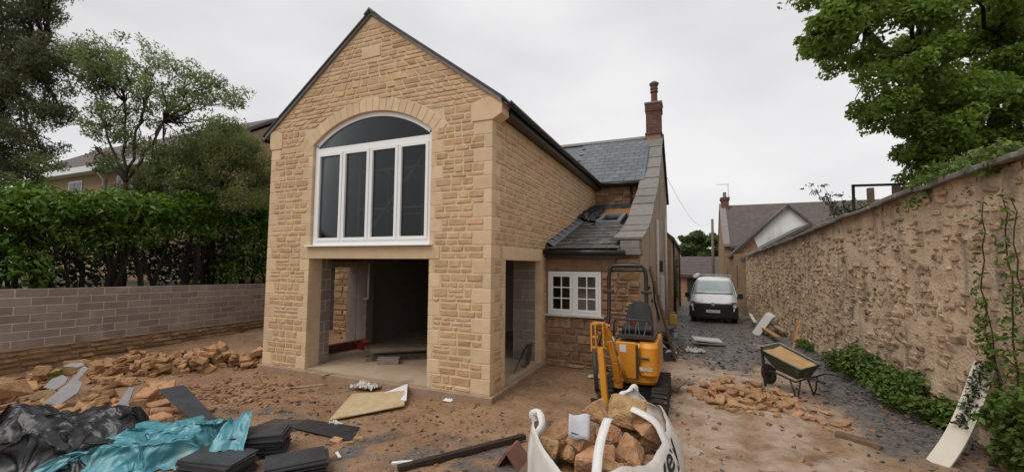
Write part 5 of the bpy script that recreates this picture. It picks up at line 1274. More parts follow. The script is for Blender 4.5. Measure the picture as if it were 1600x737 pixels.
m1 = MB(); m1.tube([(-.78, 1.55, 2.02), (-.78, 4.6, 2.02)], .085, 12); m1.tube([(-.78, 1.52, 2.02), (-.78, 1.56, 2.02)], .09, 12); van.part('pipe_carrier', m1, WHITEP, smooth=False)
m1 = MB(); m1.bar((-.55, .86, 1.27), (.1, .80, 1.30), .02, .012); m1.bar((.15, .86, 1.27), (.65, .86, 1.31), .02, .012); van.part('wiper', m1, BLACKP)

# ------------------------------------------------------------------ wheelbarrow (local: wheel at -x, handles at +x)
pl_, pr_ = P(1207, 560, z=.66), P(1270, 585, z=.52)
dv = pr_ - pl_; pc_ = P(1240, 616); wb = Thing('wheelbarrow', 'dark green wheelbarrow full of dried mud standing on the lane', 'wheelbarrow', (pc_.x, pc_.y+.15, gz(pc_.x, pc_.y)), R_(-48), local=True); wb.o.scale = (.76, .78, .90); wb.o.rotation_euler = (R_(6), R_(4), R_(-48))
GRN = mat('barrow_green', (.045, .06, .042), (.07, .075, .055), nscale=6, bump=.2, rough=.55, spots=(.22, .18, .13), spot_scale=7, spot_lo=.58, spot_hi=.72)
top = [(-.52, -.33, .76), (.46, -.29, .58), (.46, .29, .58), (-.52, .33, .76)]; bot = [(-.20, -.20, .40), (.30, -.20, .34), (.30, .20, .34), (-.20, .20, .40)]
m1 = MB(); c_ = Vector((0, 0, .55)); inn_t = [tuple(Vector(p)*1 + (Vector((0,0,p[2]))-Vector(p))*.03) for p in top]; inn_b = [(x*.95, y*.95, z+.012) for x, y, z in bot]
m1.add(bot + top + inn_b + inn_t, [(3,2,1,0), (0,1,5,4), (1,2,6,5), (2,3,7,6), (3,0,4,7), (8,9,10,11), (9,8,12,13), (10,9,13,14), (11,10,14,15), (8,11,15,12), (4,5,13,12), (5,6,14,13), (6,7,15,14), (7,4,12,15)])
tray = wb.part('tray', m1, GRN)
m1 = MB(); m1.tube([top[0], top[1], top[2], top[3], top[0]], .014, 8); wb.part('tray_rim', m1, mat('worn_pale_green', (.34, .36, .30), (.20, .20, .16), nscale=9, rough=.6), parent=tray, smooth=True)
m1 = MB(); m1.grid(lambda u, v: (-.47 + .88*u, (v-.5)*(.58-.06*u), .72 - .165*u + .012*fbm(u*5, v*5, 2) - .02*math.cos((v-.5)*3)), 16, 10); wb.part('mud_fill', m1, mat('dried_mud', (.46, .29, .14), (.36, .21, .10), nscale=6, bump=.5, rough=.9), parent=tray, smooth=True)
m1 = MB()
for sy in (-1, 1): m1.tube([(-.62, sy*.07, .22), (-.30, sy*.18, .33), (.30, sy*.24, .30), (.55, sy*.26, .44), (.74, sy*.27, .475), (.86, sy*.27, .47)], .018, 8)
m1.tube([(-.62, -.09, .22), (-.62, .09, .22)], .014, 8); fr_ = wb.part('frame', m1, DKST, smooth=True)
for sy in (-1, 1):
    m1 = MB(); m1.tube([(.80, sy*.27, .473), (.93, sy*.27, .468)], .024, 8); wb.part('handle_grip', m1, RUBB, parent=fr_, smooth=True)
    m1 = MB(); m1.tube([(.16, sy*.23, .33), (.26, sy*.25, .10), (.30, sy*.25, -.02)], .018, 8); m1.tube([(.40, sy*.24, .34), (.36, sy*.25, .1), (.30, sy*.25, -.02)], .018, 8); wb.part('leg', m1, DKST, smooth=True)
m1 = MB(); m1.bar((-.43, -.25, 0), (-.40, -.33, .80), .035, .05, up=(1, 0, 0)); wb.part('front_support', m1, DKST)
m1 = MB(); m1.lathe((-.55, -.055, .185), [(.12, 0), (.17, .012), (.195, .04), (.195, .07), (.17, .098), (.12, .11)], 20, 'y'); wh = wb.part('wheel', m1, RUBB, smooth=False)
m1 = MB(); m1.lathe((-.55, -.05, .185), [(.11, 0), (.03, .02), (.03, .08), (.11, .1)], 14, 'y'); wb.part('rim', m1, STEEL, parent=wh)

# ------------------------------------------------------------------ things lying along the lane
p = P(1104, 531, z=-.0); g = gz(p.x, p.y)
m1 = MB(); m1.obox((p.x, p.y+.1, g+.12), (.74, .55, .05), Matrix.Rotation(.12, 3, 'Z') @ Matrix.Rotation(.05, 3, 'Y')); single('white_slab', m1, WHITED, 'pale flat slab raised off the lane in front of the van', 'slab', bevel=.008)
m1 = MB(); m1.obox((p.x+.12, p.y-.05, g+.05), (.70, .42, .04), Matrix.Rotation(.02, 3, 'Z')); single('grey_slab', m1, COPE, 'thin grey slab under the pale slab on the lane', 'slab', bevel=.008)
# white cabinet leaning on the wall foot
p = P(1184, 512); g = gz(p.x, p.y); rt = Matrix.Rotation(R_(-20), 3, 'Z') @ Matrix.Rotation(R_(32), 3, 'Y')
cab = Thing('white_cabinet', 'white cabinet tipped over against rubbish at the garden wall', 'cabinet', (p.x+.12, p.y+.2, g))
m1 = MB(); m1.obox((p.x+.22, p.y+.2, g+.36), (.24, .50, .84), rt); cab.part('carcass', m1, WHITEP, bevel=.01)
m1 = MB(); m1.obox(Vector((p.x+.22, p.y+.2, g+.36)) + rt @ Vector((-.131, 0, 0)), (.02, .46, .78), rt); cab.part('door', m1, mat('grey_door', (.42, .41, .42), rough=.5))
pole('timber_plank', (1186, 508), (1215, 526), .025, WOODN, 'short orange plank beside the tipped white cabinet', 'timber', .0, .0, w=.14)
pole('timber_plank', (1200, 503), (1225, 517), .025, WOODB, 'pale plank lying behind the orange plank near the cabinet', 'timber', .1, .08, w=.12)
pole('timber_plank', (1172, 490), (1180, 503), .02, WHITED, 'grey white board lying left of the tipped cabinet', 'timber', .0, .0, w=.12)
pole('timber_lath', (1176, 538), (1240, 545), .015, WOODB, 'thin pale lath lying across the lane behind the wheelbarrow', 'timber', .0, .0, w=.05)
p = P(1238, 538); q = P(1249, 500, y=p.y+.35); m1 = MB(); m1.bar((p.x, p.y, gz(p.x, p.y)-.05), q, .13, .045, up=(1, 0, 0)); single('timber_stake', m1, WOODN, 'broad orange stake propped upright against the garden wall', 'timber')
pole('timber_plank', (1305, 683), (1375, 697), .03, WOOD, 'weathered brown timber half sunk in the mud below the wheelbarrow', 'timber', .0, .0, w=.13)
# brown board beside the digger
flat_quad('timber_board', [(1018, 600), (1030, 588), (1072, 598), (1060, 607)], [.12, .14, .10, .09], .02, WOOD, 'brown board sticking out behind the digger track', 'board')
# broken roof tiles along the gable
rg = random.Random(88)
for i in range(26):
    y = rg.uniform(10.2, 15.0); x = GX + .12 + abs(rg.gauss(0, .22)); z = gz(x, y)
    m1 = MB(); m1.obox((x, y, z + rg.uniform(.02, .14)), (rg.uniform(.18, .36), rg.uniform(.12, .28), .016), Matrix.Rotation(rg.uniform(0, 3), 3, 'Z') @ Matrix.Rotation(rg.gauss(0, .3), 3, 'X') @ Matrix.Rotation(rg.gauss(0, .35), 3, 'Y'))
    single('broken_tile', m1, [mat('reddish_tile', (.17, .085, .065), (.11, .06, .05), nscale=8, rough=.75), SLATE_DK, SLATE_DK][rg.randrange(3)], 'broken roof tile in the litter along the foot of the cottage gable', 'tile', 'broken tiles along the gable', fixn=True)
film('white_rag', 1047, 548, .16, 0, WHITED, 'white rag among the broken tiles at the cottage gable', 21, 'rag')
# plank leaning on the gable
p0 = P(1040, 556); m1 = MB(); a = Vector((GX+.55, 10.3, gz(-.3, 10.3))); b = Vector((GX+.10, 9.5, 2.05)); m1.bar(a, b, .22, .035, up=(1, 0, 0)); lp = single('leaning_plank', m1, WOOD, 'long stained plank leaning against the cottage gable wall', 'plank')
for f in (.2, .35, .55, .7, .85):
    m1 = MB(); c = a.lerp(b, f); m1.obox(c + Vector((.025, -.01, 0)), (.03, .05, .03)); child('bolt', m1, BLACKP, lp)
m1 = MB(); m1.tube([Vector((GX+.12, 9.9, 1.9)), Vector((GX+.16, 9.9, 1.3)), Vector((GX+.25, 9.95, .9))], .018, 8); single('black_hose', m1, BLACKP, 'black hose hanging beside the leaning plank on the gable', 'hose', smooth=True)
# yellow can
p = P(1052, 500, z=-.15); can = Thing('yellow_jerrycan', 'yellow plastic can standing at the foot of the cottage wall', 'can', (p.x, p.y, gz(p.x, p.y)))
YP = mat('yellow_plastic', (.62, .42, .10), (.52, .34, .08), nscale=5, bump=.1, rough=.45); g = gz(p.x, p.y)
can.part('can_body', rbox(p.x-.17, p.x+.17, p.y-.12, p.y+.12, g, g+.42, .06, 4, .08), YP)
m1 = MB(); m1.tube([(p.x-.12, p.y, g+.40), (p.x-.1, p.y, g+.49), (p.x+.06, p.y, g+.49), (p.x+.09, p.y, g+.41)], .022, 8); can.part('handle', m1, YP, smooth=True)
m1 = MB(); m1.lathe((p.x+.12, p.y, g+.41), [(.035, 0), (.035, .05)], 10); can.part('cap', m1, BLACKP)
# white ivy-grown board propped against the garden wall
a = Vector((2.36, 6.02, .0)); b = Vector((3.02, 6.5, 1.02)); m1 = MB(); d = (b-a)
def brd(u, v): 
    p = a.lerp(b, v) + Vector((0, 0, -.12*math.sin(v*math.pi))) + Vector((-.18, .12, 0)).normalized()*(u-.5)*.17*0 + Vector((.75, -.66, 0))*0
    return p
m1 = MB(); sdir = Vector((-.45, .75, .15)).normalized()
m1.grid(lambda u, v: tuple(brd(u, v) + sdir*(u-.5)*.20), 4, 20); ib = single('white_fascia_board', m1, mat('cream_board', (.62, .57, .47), (.55, .50, .40), nscale=4, bump=.1, rough=.6), 'bowed cream board propped against the garden wall at the right edge', 'board')
sm = ib.modifiers.new('thick', 'SOLIDIFY'); sm.thickness = .022
# ------------------------------------------------------------------ inside the ground floor
SCB = mat('scaffold_timber', (.20, .155, .11), (.12, .09, .062), nscale=9, bump=.3, rough=.85, tint=.3); rgb_ = random.Random(17)
BL = ['bottom layer, far side', 'bottom layer, middle', 'bottom layer, near side', 'second layer, far side', 'second layer, middle', 'second layer, near side', 'third layer, far side', 'third layer, near side', 'single board on top']
for i, lab in enumerate(BL):
    lay = i//3 if i < 6 else (2 if i < 8 else 3); k = i % 3 if i < 6 else i - 6; off = (k-1)*.25 + .05*lay
    a = Vector((-6.35 + off*.7 + rgb_.uniform(-.12, .12), 7.12 - off*.7 + rgb_.uniform(-.1, .1), .158 + lay*.066)); b = a + Vector((1.55, 1.25, 0)).normalized()*rgb_.uniform(1.8, 2.3)
    m1 = MB(); m1.bar(a, b, .2, .06); single('scaffold_board', m1, SCB, 'grey-brown scaffold board stacked on the floor inside, ' + lab, 'board', 'boards on the extension floor', bevel=.004)
m1 = MB(); m1.obox((-5.55, 6.85, .185), (.42, .2, .12), Matrix.Rotation(.5, 3, 'Z')); single('concrete_block', m1, S_IBLOCK, 'grey concrete block lying in front of the scaffold boards inside', 'block', bevel=.006)
m1 = MB(); m1.obox((-4.62, 7.2, .27), (.26, .22, .29), Matrix.Rotation(.4, 3, 'Z')); single('pale_block', m1, CONC, 'pale block standing on the floor by the right jamb', 'block', bevel=.006)
m1 = MB(); m1.obox((-4.66, 7.2, .50), (.13, .2, .15), Matrix.Rotation(.3, 3, 'Z')); m1.obox((-4.54, 7.22, .53), (.07, .2, .22), Matrix.Rotation(.6, 3, 'Z') @ Matrix.Rotation(.2, 3, 'Y')); single('yellow_box', m1, mat('dull_yellow', (.46, .33, .07), (.38, .27, .06), rough=.6), 'dull yellow box on the pale block inside the opening', 'box', bevel=.006)
m1 = MB(); m1.bar((-7.45, 6.55, .22), (-7.2, 8.0, .22), .12, .16); single('red_steel_beam', m1, mat('red_oxide', (.16, .035, .03), (.10, .025, .022), nscale=8, bump=.2, rough=.6), 'dark red steel beam lying at the left inside the opening', 'beam')
m1 = MB(); m1.lathe((-7.05, 7.75, .127), [(.10, 0), (.16, .16), (.17, .17), (.15, .165), (.09, .02)], 16); single('red_bucket', m1, mat('red_plastic', (.38, .035, .03), rough=.5), 'red rubber bucket at the end of the red beam inside', 'bucket', fixn=True)
for i, (x, y, ln) in enumerate(((-6.35, 10.9, .25), (-6.1, 11.0, .32), (-5.85, 10.45, .1))):
    m1 = MB(); m1.bar((x, y-.5, .13), (x+ln, y+.3, 2.1), .14, .045, up=(1, 0, 0)); single('timber_plank', m1, WOOD, ['dark plank leaning in the back of the ground floor, leftmost', 'dark plank leaning in the back of the ground floor, middle', 'dark plank leaning on the inner pier'][i], 'plank')
# slates leaning in the side doorway
cs = [P(803, 586, z=.13), P(815, 570, z=.13)]
m1 = quadslab([(-2.98, 7.15, .13), (-3.10, 7.55, .13), (-2.98, 7.9, .55), (-2.88, 7.3, .52)], .012); single('roof_slate', m1, SLATE_DK, 'dark slate leaning at an angle in the side doorway', 'slate', fixn=True)
m1 = quadslab([(-2.95, 7.6, .13), (-3.02, 8.05, .13), (-2.99, 8.15, .52), (-2.93, 7.72, .55)], .012); single('roof_slate', m1, SLATE_DK, 'dark slate leaning against the right jamb of the side doorway', 'slate', fixn=True)
# scaffold tower on the upper floor, seen through the arched window
m1 = MB(); m1.box(XL+.31, XR-.31, YF+.32, 11.59, 2.425, 2.45)
ext.part('upper_floor', m1, WOOD)
GALV = mat('dull_galvanised', (.75, .75, .74), (.62, .62, .61), nscale=9, bump=.1, rough=.6)
sc = Thing('scaffold_tower', 'galvanised scaffold tower standing inside behind the arched window', 'scaffold', (-5.0, 8.0, 2.45))
for x in (-6.3, -5.35, -4.35):
    for y in (6.7, 7.6):
        m1 = MB(); m1.tube([(x, y, 2.45), (x, y, 4.9 if x > -6 else 4.3)], .026, 8); sc.part('standard', m1, GALV, smooth=True)
for z in (3.2, 4.0):
    for y in (6.7, 7.6):
        m1 = MB(); m1.tube([(-6.4, y+.05, z), (-4.2, y+.05, z)], .024, 8); sc.part('ledger', m1, GALV, smooth=True)
m1 = MB(); m1.tube([(-6.0, 6.66, 2.7), (-4.6, 6.66, 4.3)], .024, 8); sc.part('brace', m1, GALV, smooth=True)

# ------------------------------------------------------------------ foliage
def leafm(name, c1, c2, tint=.3, transl=.35, rough=.5):
    return mat(name, c1, c2, nscale=1.3, bump=0, tint=tint, rough=rough, spec=.35, transl=transl, detail=3)
LAUREL = leafm('laurel_leaf', (.13, .24, .025), (.075, .15, .016), rough=.4)
YEWL = leafm('dark_conifer_leaf', (.16, .175, .075), (.095, .112, .05), transl=.4)
ASHL = leafm('grey_green_leaf', (.24, .30, .11), (.16, .215, .075), transl=.5)
CYPL = leafm('olive_leaf', (.25, .29, .095), (.165, .205, .065), transl=.45)
CHEST = leafm('bright_green_leaf', (.22, .32, .05), (.14, .225, .032), transl=.5)
IVYL = leafm('ivy_leaf', (.12, .19, .032), (.07, .125, .02))
FARL = leafm('far_leaf', (.10, .15, .045), (.07, .105, .033))
BARK = mat('grey_bark', (.085, .065, .048), (.045, .034, .026), nscale=12, bump=.6, bscale=30, rough=.95)
BARKD = mat('dark_bark', (.035, .027, .02), (.02, .016, .012), nscale=12, bump=.6, bscale=30, rough=.95)
def leaves(blobs, size, seed, aspect=.5, droop=.2, shell=.55, up=.5):
    """blobs: (centre, (rx,ry,rz), count). Returns vertex and face arrays of bent leaf blades."""
    g = np.random.default_rng(seed); VV = []; 
    for c, r, n in blobs:
        d = g.normal(size=(n, 3)); d /= np.linalg.norm(d, axis=1)[:, None]
        rad = shell + (1-shell)*g.random(n)**.6; rad *= np.where(g.random(n) < .25, g.random(n), 1)
        nz_ = np.array([fbm(float(q[0])*1.6+c[0], float(q[1])*1.6+c[1], float(q[2])*1.6+c[2], 2) for q in d]); rad *= 1 + .35*nz_
        p = np.array(c) + d*rad[:, None]*np.array(r)
        nrm = d*.6 + g.normal(size=(n, 3))*.55 + np.array([0, 0, up]); nrm /= np.linalg.norm(nrm, axis=1)[:, None]
        ax = np.cross(nrm, g.normal(size=(n, 3))); ax /= np.linalg.norm(ax, axis=1)[:, None] + 1e-9; ax[:, 2] -= droop; ax /= np.linalg.norm(ax, axis=1)[:, None]
        sd = np.cross(nrm, ax); sd /= np.linalg.norm(sd, axis=1)[:, None] + 1e-9
        s = size*(.6 + .8*g.random(n))[:, None]
        b0 = p - ax*s*.5; t = p + ax*s*.5 - nrm*s*.12; l_ = p + sd*s*aspect*.5 + nrm*s*.06; r_ = p - sd*s*aspect*.5 + nrm*s*.06
        VV.append(np.stack([b0, r_, t, l_], 1).reshape(-1, 3))
    return np.concatenate(VV) if VV else np.zeros((0, 3))
def leaf_mesh(name, v, matl, rnd_seed=0, org=(0,0,0)):
    n = len(v)//4; me = bpy.data.meshes.new(name); v = v - np.array(org)
    i = np.arange(n)*4; f = np.stack([np.stack([i, i+1, i+2], 1), np.stack([i, i+2, i+3], 1)], 1).reshape(-1, 3)
    me.vertices.add(len(v)); me.vertices.foreach_set('co', v.astype(np.float32).ravel())
    me.loops.add(len(f)*3); me.loops.foreach_set('vertex_index', f.ravel().astype(np.int32))
    me.polygons.add(len(f)); me.polygons.foreach_set('loop_start', (np.arange(len(f))*3).astype(np.int32))
    me.update(); me.validate(); me.materials.append(matl)
    at = me.attributes.new('rnd', 'FLOAT', 'FACE'); at.data.foreach_set('value', np.repeat(np.random.default_rng(rnd_seed).random(n), 2).astype(np.float32))
    return me
def plant(name, label, cat, base, trunk_mb, bark, blobs, size, matl, seed, group=None, trunk_name='trunk', crown='crown', **k):
    t = Thing(name, label, cat, base, group=group)
    if trunk_mb is not None and trunk_mb.v: t.part(trunk_name, trunk_mb, bark, smooth=True)
    o = bpy.data.objects.new(crown, leaf_mesh(crown, leaves(blobs, size, seed, **k), matl, seed, base)); COL.objects.link(o); o.parent = t.o
    return t
def PD(px, py, d):      # point at camera depth d
    return CAMP + ray(px, py)*d
def limb(mb, a, b, r0, r1, rg, n=6, wob=.06, sag=0):
    a, b = Vector(a), Vector(b); L = (b-a).length; pts = []
    for i in range(n+1):
        f = i/n; p = a.lerp(b, f) + Vector((rg.gauss(0, wob), rg.gauss(0, wob), rg.gauss(0, wob)))*L*.5*math.sin(f*math.pi); p.z += sag*L*math.sin(f*math.pi); pts.append(p)
    mb.tube(pts, [r0 + (r1-r0)*i/n for i in range(n+1)], 7); return pts

# laurel hedge: seven bushes with bare stems below
rg = random.Random(61)
for i in range(8):
    y = 2.0 + i*1.28; bx = lw_x(y) - 1.25; zt = 3.45 + .10*(y-3) + rg.uniform(-.22, .22); zt = min(zt, 4.15); base = (bx, y, 1.38)
    tm = MB()
    for k in range(7):
        a = Vector((bx + rg.uniform(-.5, .5), y + rg.uniform(-.6, .6), 1.2)); b = a + Vector((rg.uniform(-.3, .3), rg.uniform(-.35, .35), 1.9)); limb(tm, a, b, rg.uniform(.035, .075), .025, rg, 5)
    bl = []
    for k in range(8): bl.append(((bx + rg.uniform(-.25, .5), y + rg.uniform(-.65, .65), zt - .42 + rg.uniform(-.15, .1)), (.52, .55, .42), 480))
    for k in range(5): bl.append(((bx + rg.uniform(0, .6), y + rg.uniform(-.6, .6), zt - .95 + rg.uniform(-.25, .1)), (.42, .45, .36), 130))
    for k in range(0 if i in (2, 3, 4) else 1): bl.append(((bx - .1 + rg.uniform(-.3, .3), y + rg.uniform(-.6, .6), 2.0 + rg.uniform(-.3, .5)), (.45, .5, .45), 200))
    if i in (0, 1): bl += [((bx+.5, y+.4, 1.9), (.5, .6, .5), 500), ((bx+.4, y-.3, 2.4), (.5, .6, .5), 500)]
    if i >= 5: bl += [((bx+.5, y, 1.85), (.4, .55, .35), 140), ((bx+.45, y+.3, 2.5), (.45, .6, .4), 260)]
    side = ['leftmost laurel bush of the hedge, at the picture edge', 'second laurel bush of the hedge from the left', 'third laurel bush from the left, with bare dark stems below', 'fourth laurel bush from the left, behind the middle of the block wall',
            'fifth laurel bush from the left in the hedge', 'sixth laurel bush from the left, low leafy to the wall', 'bright-topped laurel bush next to the extension corner', 'laurel bush half hidden behind the extension corner'][i]
    plant('laurel_bush', side, 'bush', base, tm, BARKD, bl, .135, LAUREL, 600+i, 'laurel hedge behind the block wall', 'stem', 'foliage', aspect=.42, up=.7)
# dense backing growth behind the hedge, leaf colour darkened for the shade there
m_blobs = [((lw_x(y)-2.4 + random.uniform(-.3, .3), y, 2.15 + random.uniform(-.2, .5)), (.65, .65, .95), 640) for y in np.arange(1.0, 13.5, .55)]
o = bpy.data.objects.new('undergrowth', leaf_mesh('undergrowth', leaves(m_blobs, .13, 77), leafm('undergrowth_leaf', (.035, .05, .016), (.02, .03, .01), transl=.15), 5)); COL.objects.link(o); tag(o, 'tangled undergrowth behind the laurel hedge, coloured dark for shade', 'undergrowth', None, 'stuff')

def px_tree(name, label, depth, trunk_px, clumps, size, leafmat, seed, bark, r0, spread=.25, n=170, cat='tree', stems=None, dj=1.2, **k):
    """clumps: (px, py, radius_px); trunk_px: (base px,py),(fork px,py). All put at real depth with jitter"""
    rg = random.Random(seed); s = depth/FPX; base = PD(*trunk_px[0], depth); fork = PD(*trunk_px[1], depth); tm = MB()
    limb(tm, base - Vector((0, 0, .3)), fork, r0, r0*.7, rg, 8, .03); bl = []
    for (px, py, r) in clumps:
        c = PD(px, py, depth + rg.uniform(-dj, dj)); rr = r*s
        st = fork if not stems else PD(*min(stems, key=lambda q: (q[0]-px)**2 + (q[1]-py)**2*.5), depth)
        pts = limb(tm, st, c, r0*.30, r0*.06, rg, 6, .07, .04)
        for q in range(3):
            e = c + Vector((rg.uniform(-1, 1), rg.uniform(-1, 1), rg.uniform(-.6, .8)))*rr; limb(tm, pts[4], e, r0*.09, r0*.03, rg, 4, .08)
            bl.append((tuple(e), (rr*.55, rr*.55, rr*.42), n//5))
        bl.append((tuple(c), (rr, rr, rr*.75), n))
    if stems:
        for q in stems: limb(tm, fork, PD(*q, depth), r0*.5, r0*.28, rg, 6, .05)
    return plant(name, label, cat, tuple(base), tm, bark, bl, size, leafmat, seed, **k)
rg = random.Random(90)
def scatter(poly_rows, step, r0, r1, keep=.85):
    out = []
    for y, x0, x1 in poly_rows:
        x = x0 + rg.uniform(0, step*.5)
        while x < x1:
            if rg.random() < keep: out.append((x + rg.uniform(-.25, .25)*step, y + rg.uniform(-8, 8), rg.uniform(r0, r1)))
            x += step
    return out
# dark conifer at the left edge
rows = [(-60, -160, 60), (-25, -140, 100), (5, -150, 105), (30, -140, 100), (55, -140, 120), (80, -140, 150), (105, -150, 175), (130, -150, 165), (155, -140, 90), (180, -140, 95), (205, -140, 85), (230, -140, 70), (262, -140, 40)]
px_tree('dark_conifer', 'tall dark feathery conifer filling the upper left corner', 12.5, ((-60, 420), (-50, 200)), scatter(rows, 33, 20, 31, .86), .085, YEWL, 701, BARKD, .22, n=760, stems=[(-30, 60), (20, 140), (-20, 230), (60, 100)], droop=.7, up=.2, aspect=.35)
# lacy multi-stemmed tree
rows = [(70, 120, 200), (88, 150, 265), (108, 130, 310), (128, 175, 345), (148, 160, 375), (168, 150, 385), (190, 140, 385), (212, 150, 320), (236, 130, 270), (258, 150, 260)]
px_tree('lacy_tree', 'airy multi-stemmed tree with small grey-green leaves behind the hedge', 11.8, ((192, 430), (196, 285)), scatter(rows, 26, 14, 23, .78), .07, ASHL, 702, BARK, .085, n=250, stems=[(165, 200), (195, 160), (225, 170), (255, 190), (150, 230)], droop=.25, up=.6, aspect=.5)
# drooping olive-green tree in front of the neighbour's gable
rows = [(210, 330, 385), (230, 300, 405), (250, 255, 420), (270, 230, 425), (290, 215, 425), (310, 220, 420)]
px_tree('drooping_tree', 'dense olive-green drooping tree in front of the far gable roof', 12.8, ((330, 430), (330, 320)), scatter(rows, 23, 18, 27, .97), .08, CYPL, 703, BARKD, .10, n=620, droop=.6, up=.3, aspect=.35)
rows = [(255, 10, 75), (275, -10, 60), (300, -20, 20)]
px_tree('background_shrub', 'low pale shrub below the dark conifer at the left', 12.6, ((30, 420), (30, 310)), scatter(rows, 26, 14, 20, .9), .10, ASHL, 704, BARKD, .06, n=200)
# big broadleaf tree over the garden wall
rows = [(-70, 1250, 1700), (-35, 1240, 1700), (-5, 1245, 1700), (20, 1250, 1700), (45, 1240, 1700), (70, 1245, 1720), (92, 1260, 1700), (118, 1345, 1700), (140, 1330, 1720), (165, 1330, 1720), (190, 1355, 1720), (215, 1375, 1700), (240, 1395, 1700), (262, 1425, 1620)]
rows = [(y, a+18, b) for y, a, b in rows]
px_tree('broadleaf_tree', 'large bright green broadleaf tree overhanging the right garden wall', 10.5, ((1560, 420), (1545, 240)), scatter(rows, 40, 21, 35, .78), .11, CHEST, 705, BARKD, .20, n=560, stems=[(1500, 130), (1430, 90), (1560, 60), (1450, 200), (1350, 40), (1600, 120)], droop=.35, up=.6, aspect=.62, dj=1.6)
# far tree at the end of the lane
rows = [(368, 1078, 1122), (380, 1068, 1128), (392, 1064, 1130), (402, 1062, 1130)]
px_tree('far_tree', 'rounded green tree behind the tiled barn at the lane end', 62, ((1095, 425), (1095, 405)), scatter(rows, 11, 7, 10, 1), .5, FARL, 706, BARKD, .25, n=300, dj=3)
# sapling and sprigs above the garden wall
tm = MB(); rg2 = random.Random(12); b0 = Vector((4.1, 12.5, 1.75)); bl = []
for (px, py) in ((1262, 290), (1275, 300), (1285, 290), (1290, 310), (1300, 318), (1312, 305), (1330, 312), (1345, 318), (1335, 330), (1320, 325), (1300, 330)):
    e = P(px, py, y=12.5 + rg2.uniform(-.4, .4)); pts = limb(tm, (P(1345, 380, y=12.5)), e, .014, .003, rg2, 6, .05, .06)
    for q in pts[3:]: bl.append((tuple(q), (.13, .13, .09), 9))
plant('sapling', 'thin grey-leaved sapling leaning out above the garden wall', 'sapling', tuple(b0), tm, BARK, bl, .12, leafm('sapling_leaf', (.13, .15, .10), (.08, .10, .06)), 707, aspect=.28, shell=.2)
bl = [(tuple(P(px, py, y=12.8)), (.3, .3, .16), 70) for px, py in ((1320, 338), (1340, 335), (1355, 325), (1310, 345), (1330, 350))]
plant('wall_top_shrub', 'yellow-green shrub growing behind the wall coping below the sapling', 'shrub', (4.2, 12.8, 1.75), None, BARK, bl, .09, leafm('yellow_leaf', (.16, .19, .04), (.10, .13, .03)), 708, crown='foliage')
# shrubs at the foot of the garden wall
def shrub(name, label, pts, r, n, size, matl, seed, group=None):
    rg3 = random.Random(seed); bl = []; tm = MB(); mx_ = sum(q[0] for q in pts)/len(pts) + .12; my_ = sum(q[1] for q in pts)/len(pts)
    for (x, y, z) in pts:
        bl.append(((x, y, z), (r*rg3.uniform(.7, 1.1), r*rg3.uniform(.8, 1.2), r*rg3.uniform(.6, .9)), n))
        if len(pts) > 5: limb(tm, (mx_, my_, gz(mx_, my_)-.03), (x, y, z), .014, .005, rg3, 5, .1)
    tm = tm if tm.v else None; c = pts[0]; plant(name, label, 'shrub', (c[0], c[1], gz(c[0], c[1])), tm, BARK, bl, size, matl, seed, group, 'stem', 'foliage', aspect=.55, up=.8)
rg = random.Random(55)
GW = 'shrubs along the garden wall'
shrub('leafy_shrub', 'round leafy shrub at the wall foot right of the wheelbarrow', [(2.78 + rg.uniform(-.2, .25), 9.9 + rg.uniform(-.7, .6), .22 + rg.uniform(-.08, .28)) for _ in range(12)], .26, 260, .075, IVYL, 801, GW)
shrub('leafy_shrub', 'spreading leafy shrub in the middle of the wall foot', [(2.85 + rg.uniform(-.25, .25), 8.5 + rg.uniform(-.75, .75), .18 + rg.uniform(-.06, .34)) for _ in range(14)], .24, 250, .075, IVYL, 802, GW)
shrub('leafy_shrub', 'low leafy shrub just left of the bowed cream board', [(2.85 + rg.uniform(-.2, .25), 7.35 + rg.uniform(-.4, .5), .15 + rg.uniform(-.05, .2)) for _ in range(8)], .20, 200, .07, IVYL, 803, GW)
shrub('leafy_shrub', 'tall leafy tangle in the bottom right corner', [(2.92 + rg.uniform(-.10, .2), 5.55 + rg.uniform(-.6, .45), .10 + rg.uniform(0, .9)) for _ in range(20)], .20, 230, .075, IVYL, 804, GW)
shrub('leafy_shrub', 'small green tuft at the wall foot by the stake', [(2.75 + rg.uniform(-.12, .12), 13.2 + rg.uniform(-.3, .3), -.02 + rg.uniform(0, .12)) for _ in range(4)], .16, 120, .07, IVYL, 805, GW)
# climber on the wall
tm = MB(); bl = []; rgc = random.Random(4)
for k in range(4):
    y = 5.75 + k*.14; z = .1; pts = []
    while z < (2.9 if k < 3 else 1.8):
        pts.append(Vector((rw_x(y) - .26 + .02*rgc.random(), y, z))); z += .16; y += rgc.uniform(-.05, .085)
    tm.tube(pts, [.012*(1-.6*i/len(pts)) for i in range(len(pts))], 5)
    for i, q in enumerate(pts):
        d = 16 if .9 < q.z < 1.5 else 9
        bl.append(((q.x-.05, q.y, q.z), (.08, .13, .11), int(d*(1.4 if q.z < 1.9 else .8))))
plant('wall_climber', 'thin green climber growing up the garden wall near the right edge', 'climber', (3.0, 6.4, .05), tm, BARK, bl, .065, IVYL, 806, None, 'stem', 'foliage', shell=.2)
bl = [((rw_x(y) - .16 + rg.uniform(-.12, .1), y, rw_top(y) + .10 + rg.uniform(-.1, .12) - (.22 if rg.random() < .35 else 0)), (.13, .16, .10), 40) for y in np.arange(5.9, 7.9, .09)]
plant('coping_creeper', 'pale green creeper hanging over the wall coping below the big tree', 'climber', (3.2, 6.8, 3.2), None, BARK, bl, .075, leafm('pale_creeper_leaf', (.15, .22, .05), (.10, .16, .03)), 807, crown='foliage', shell=.2)
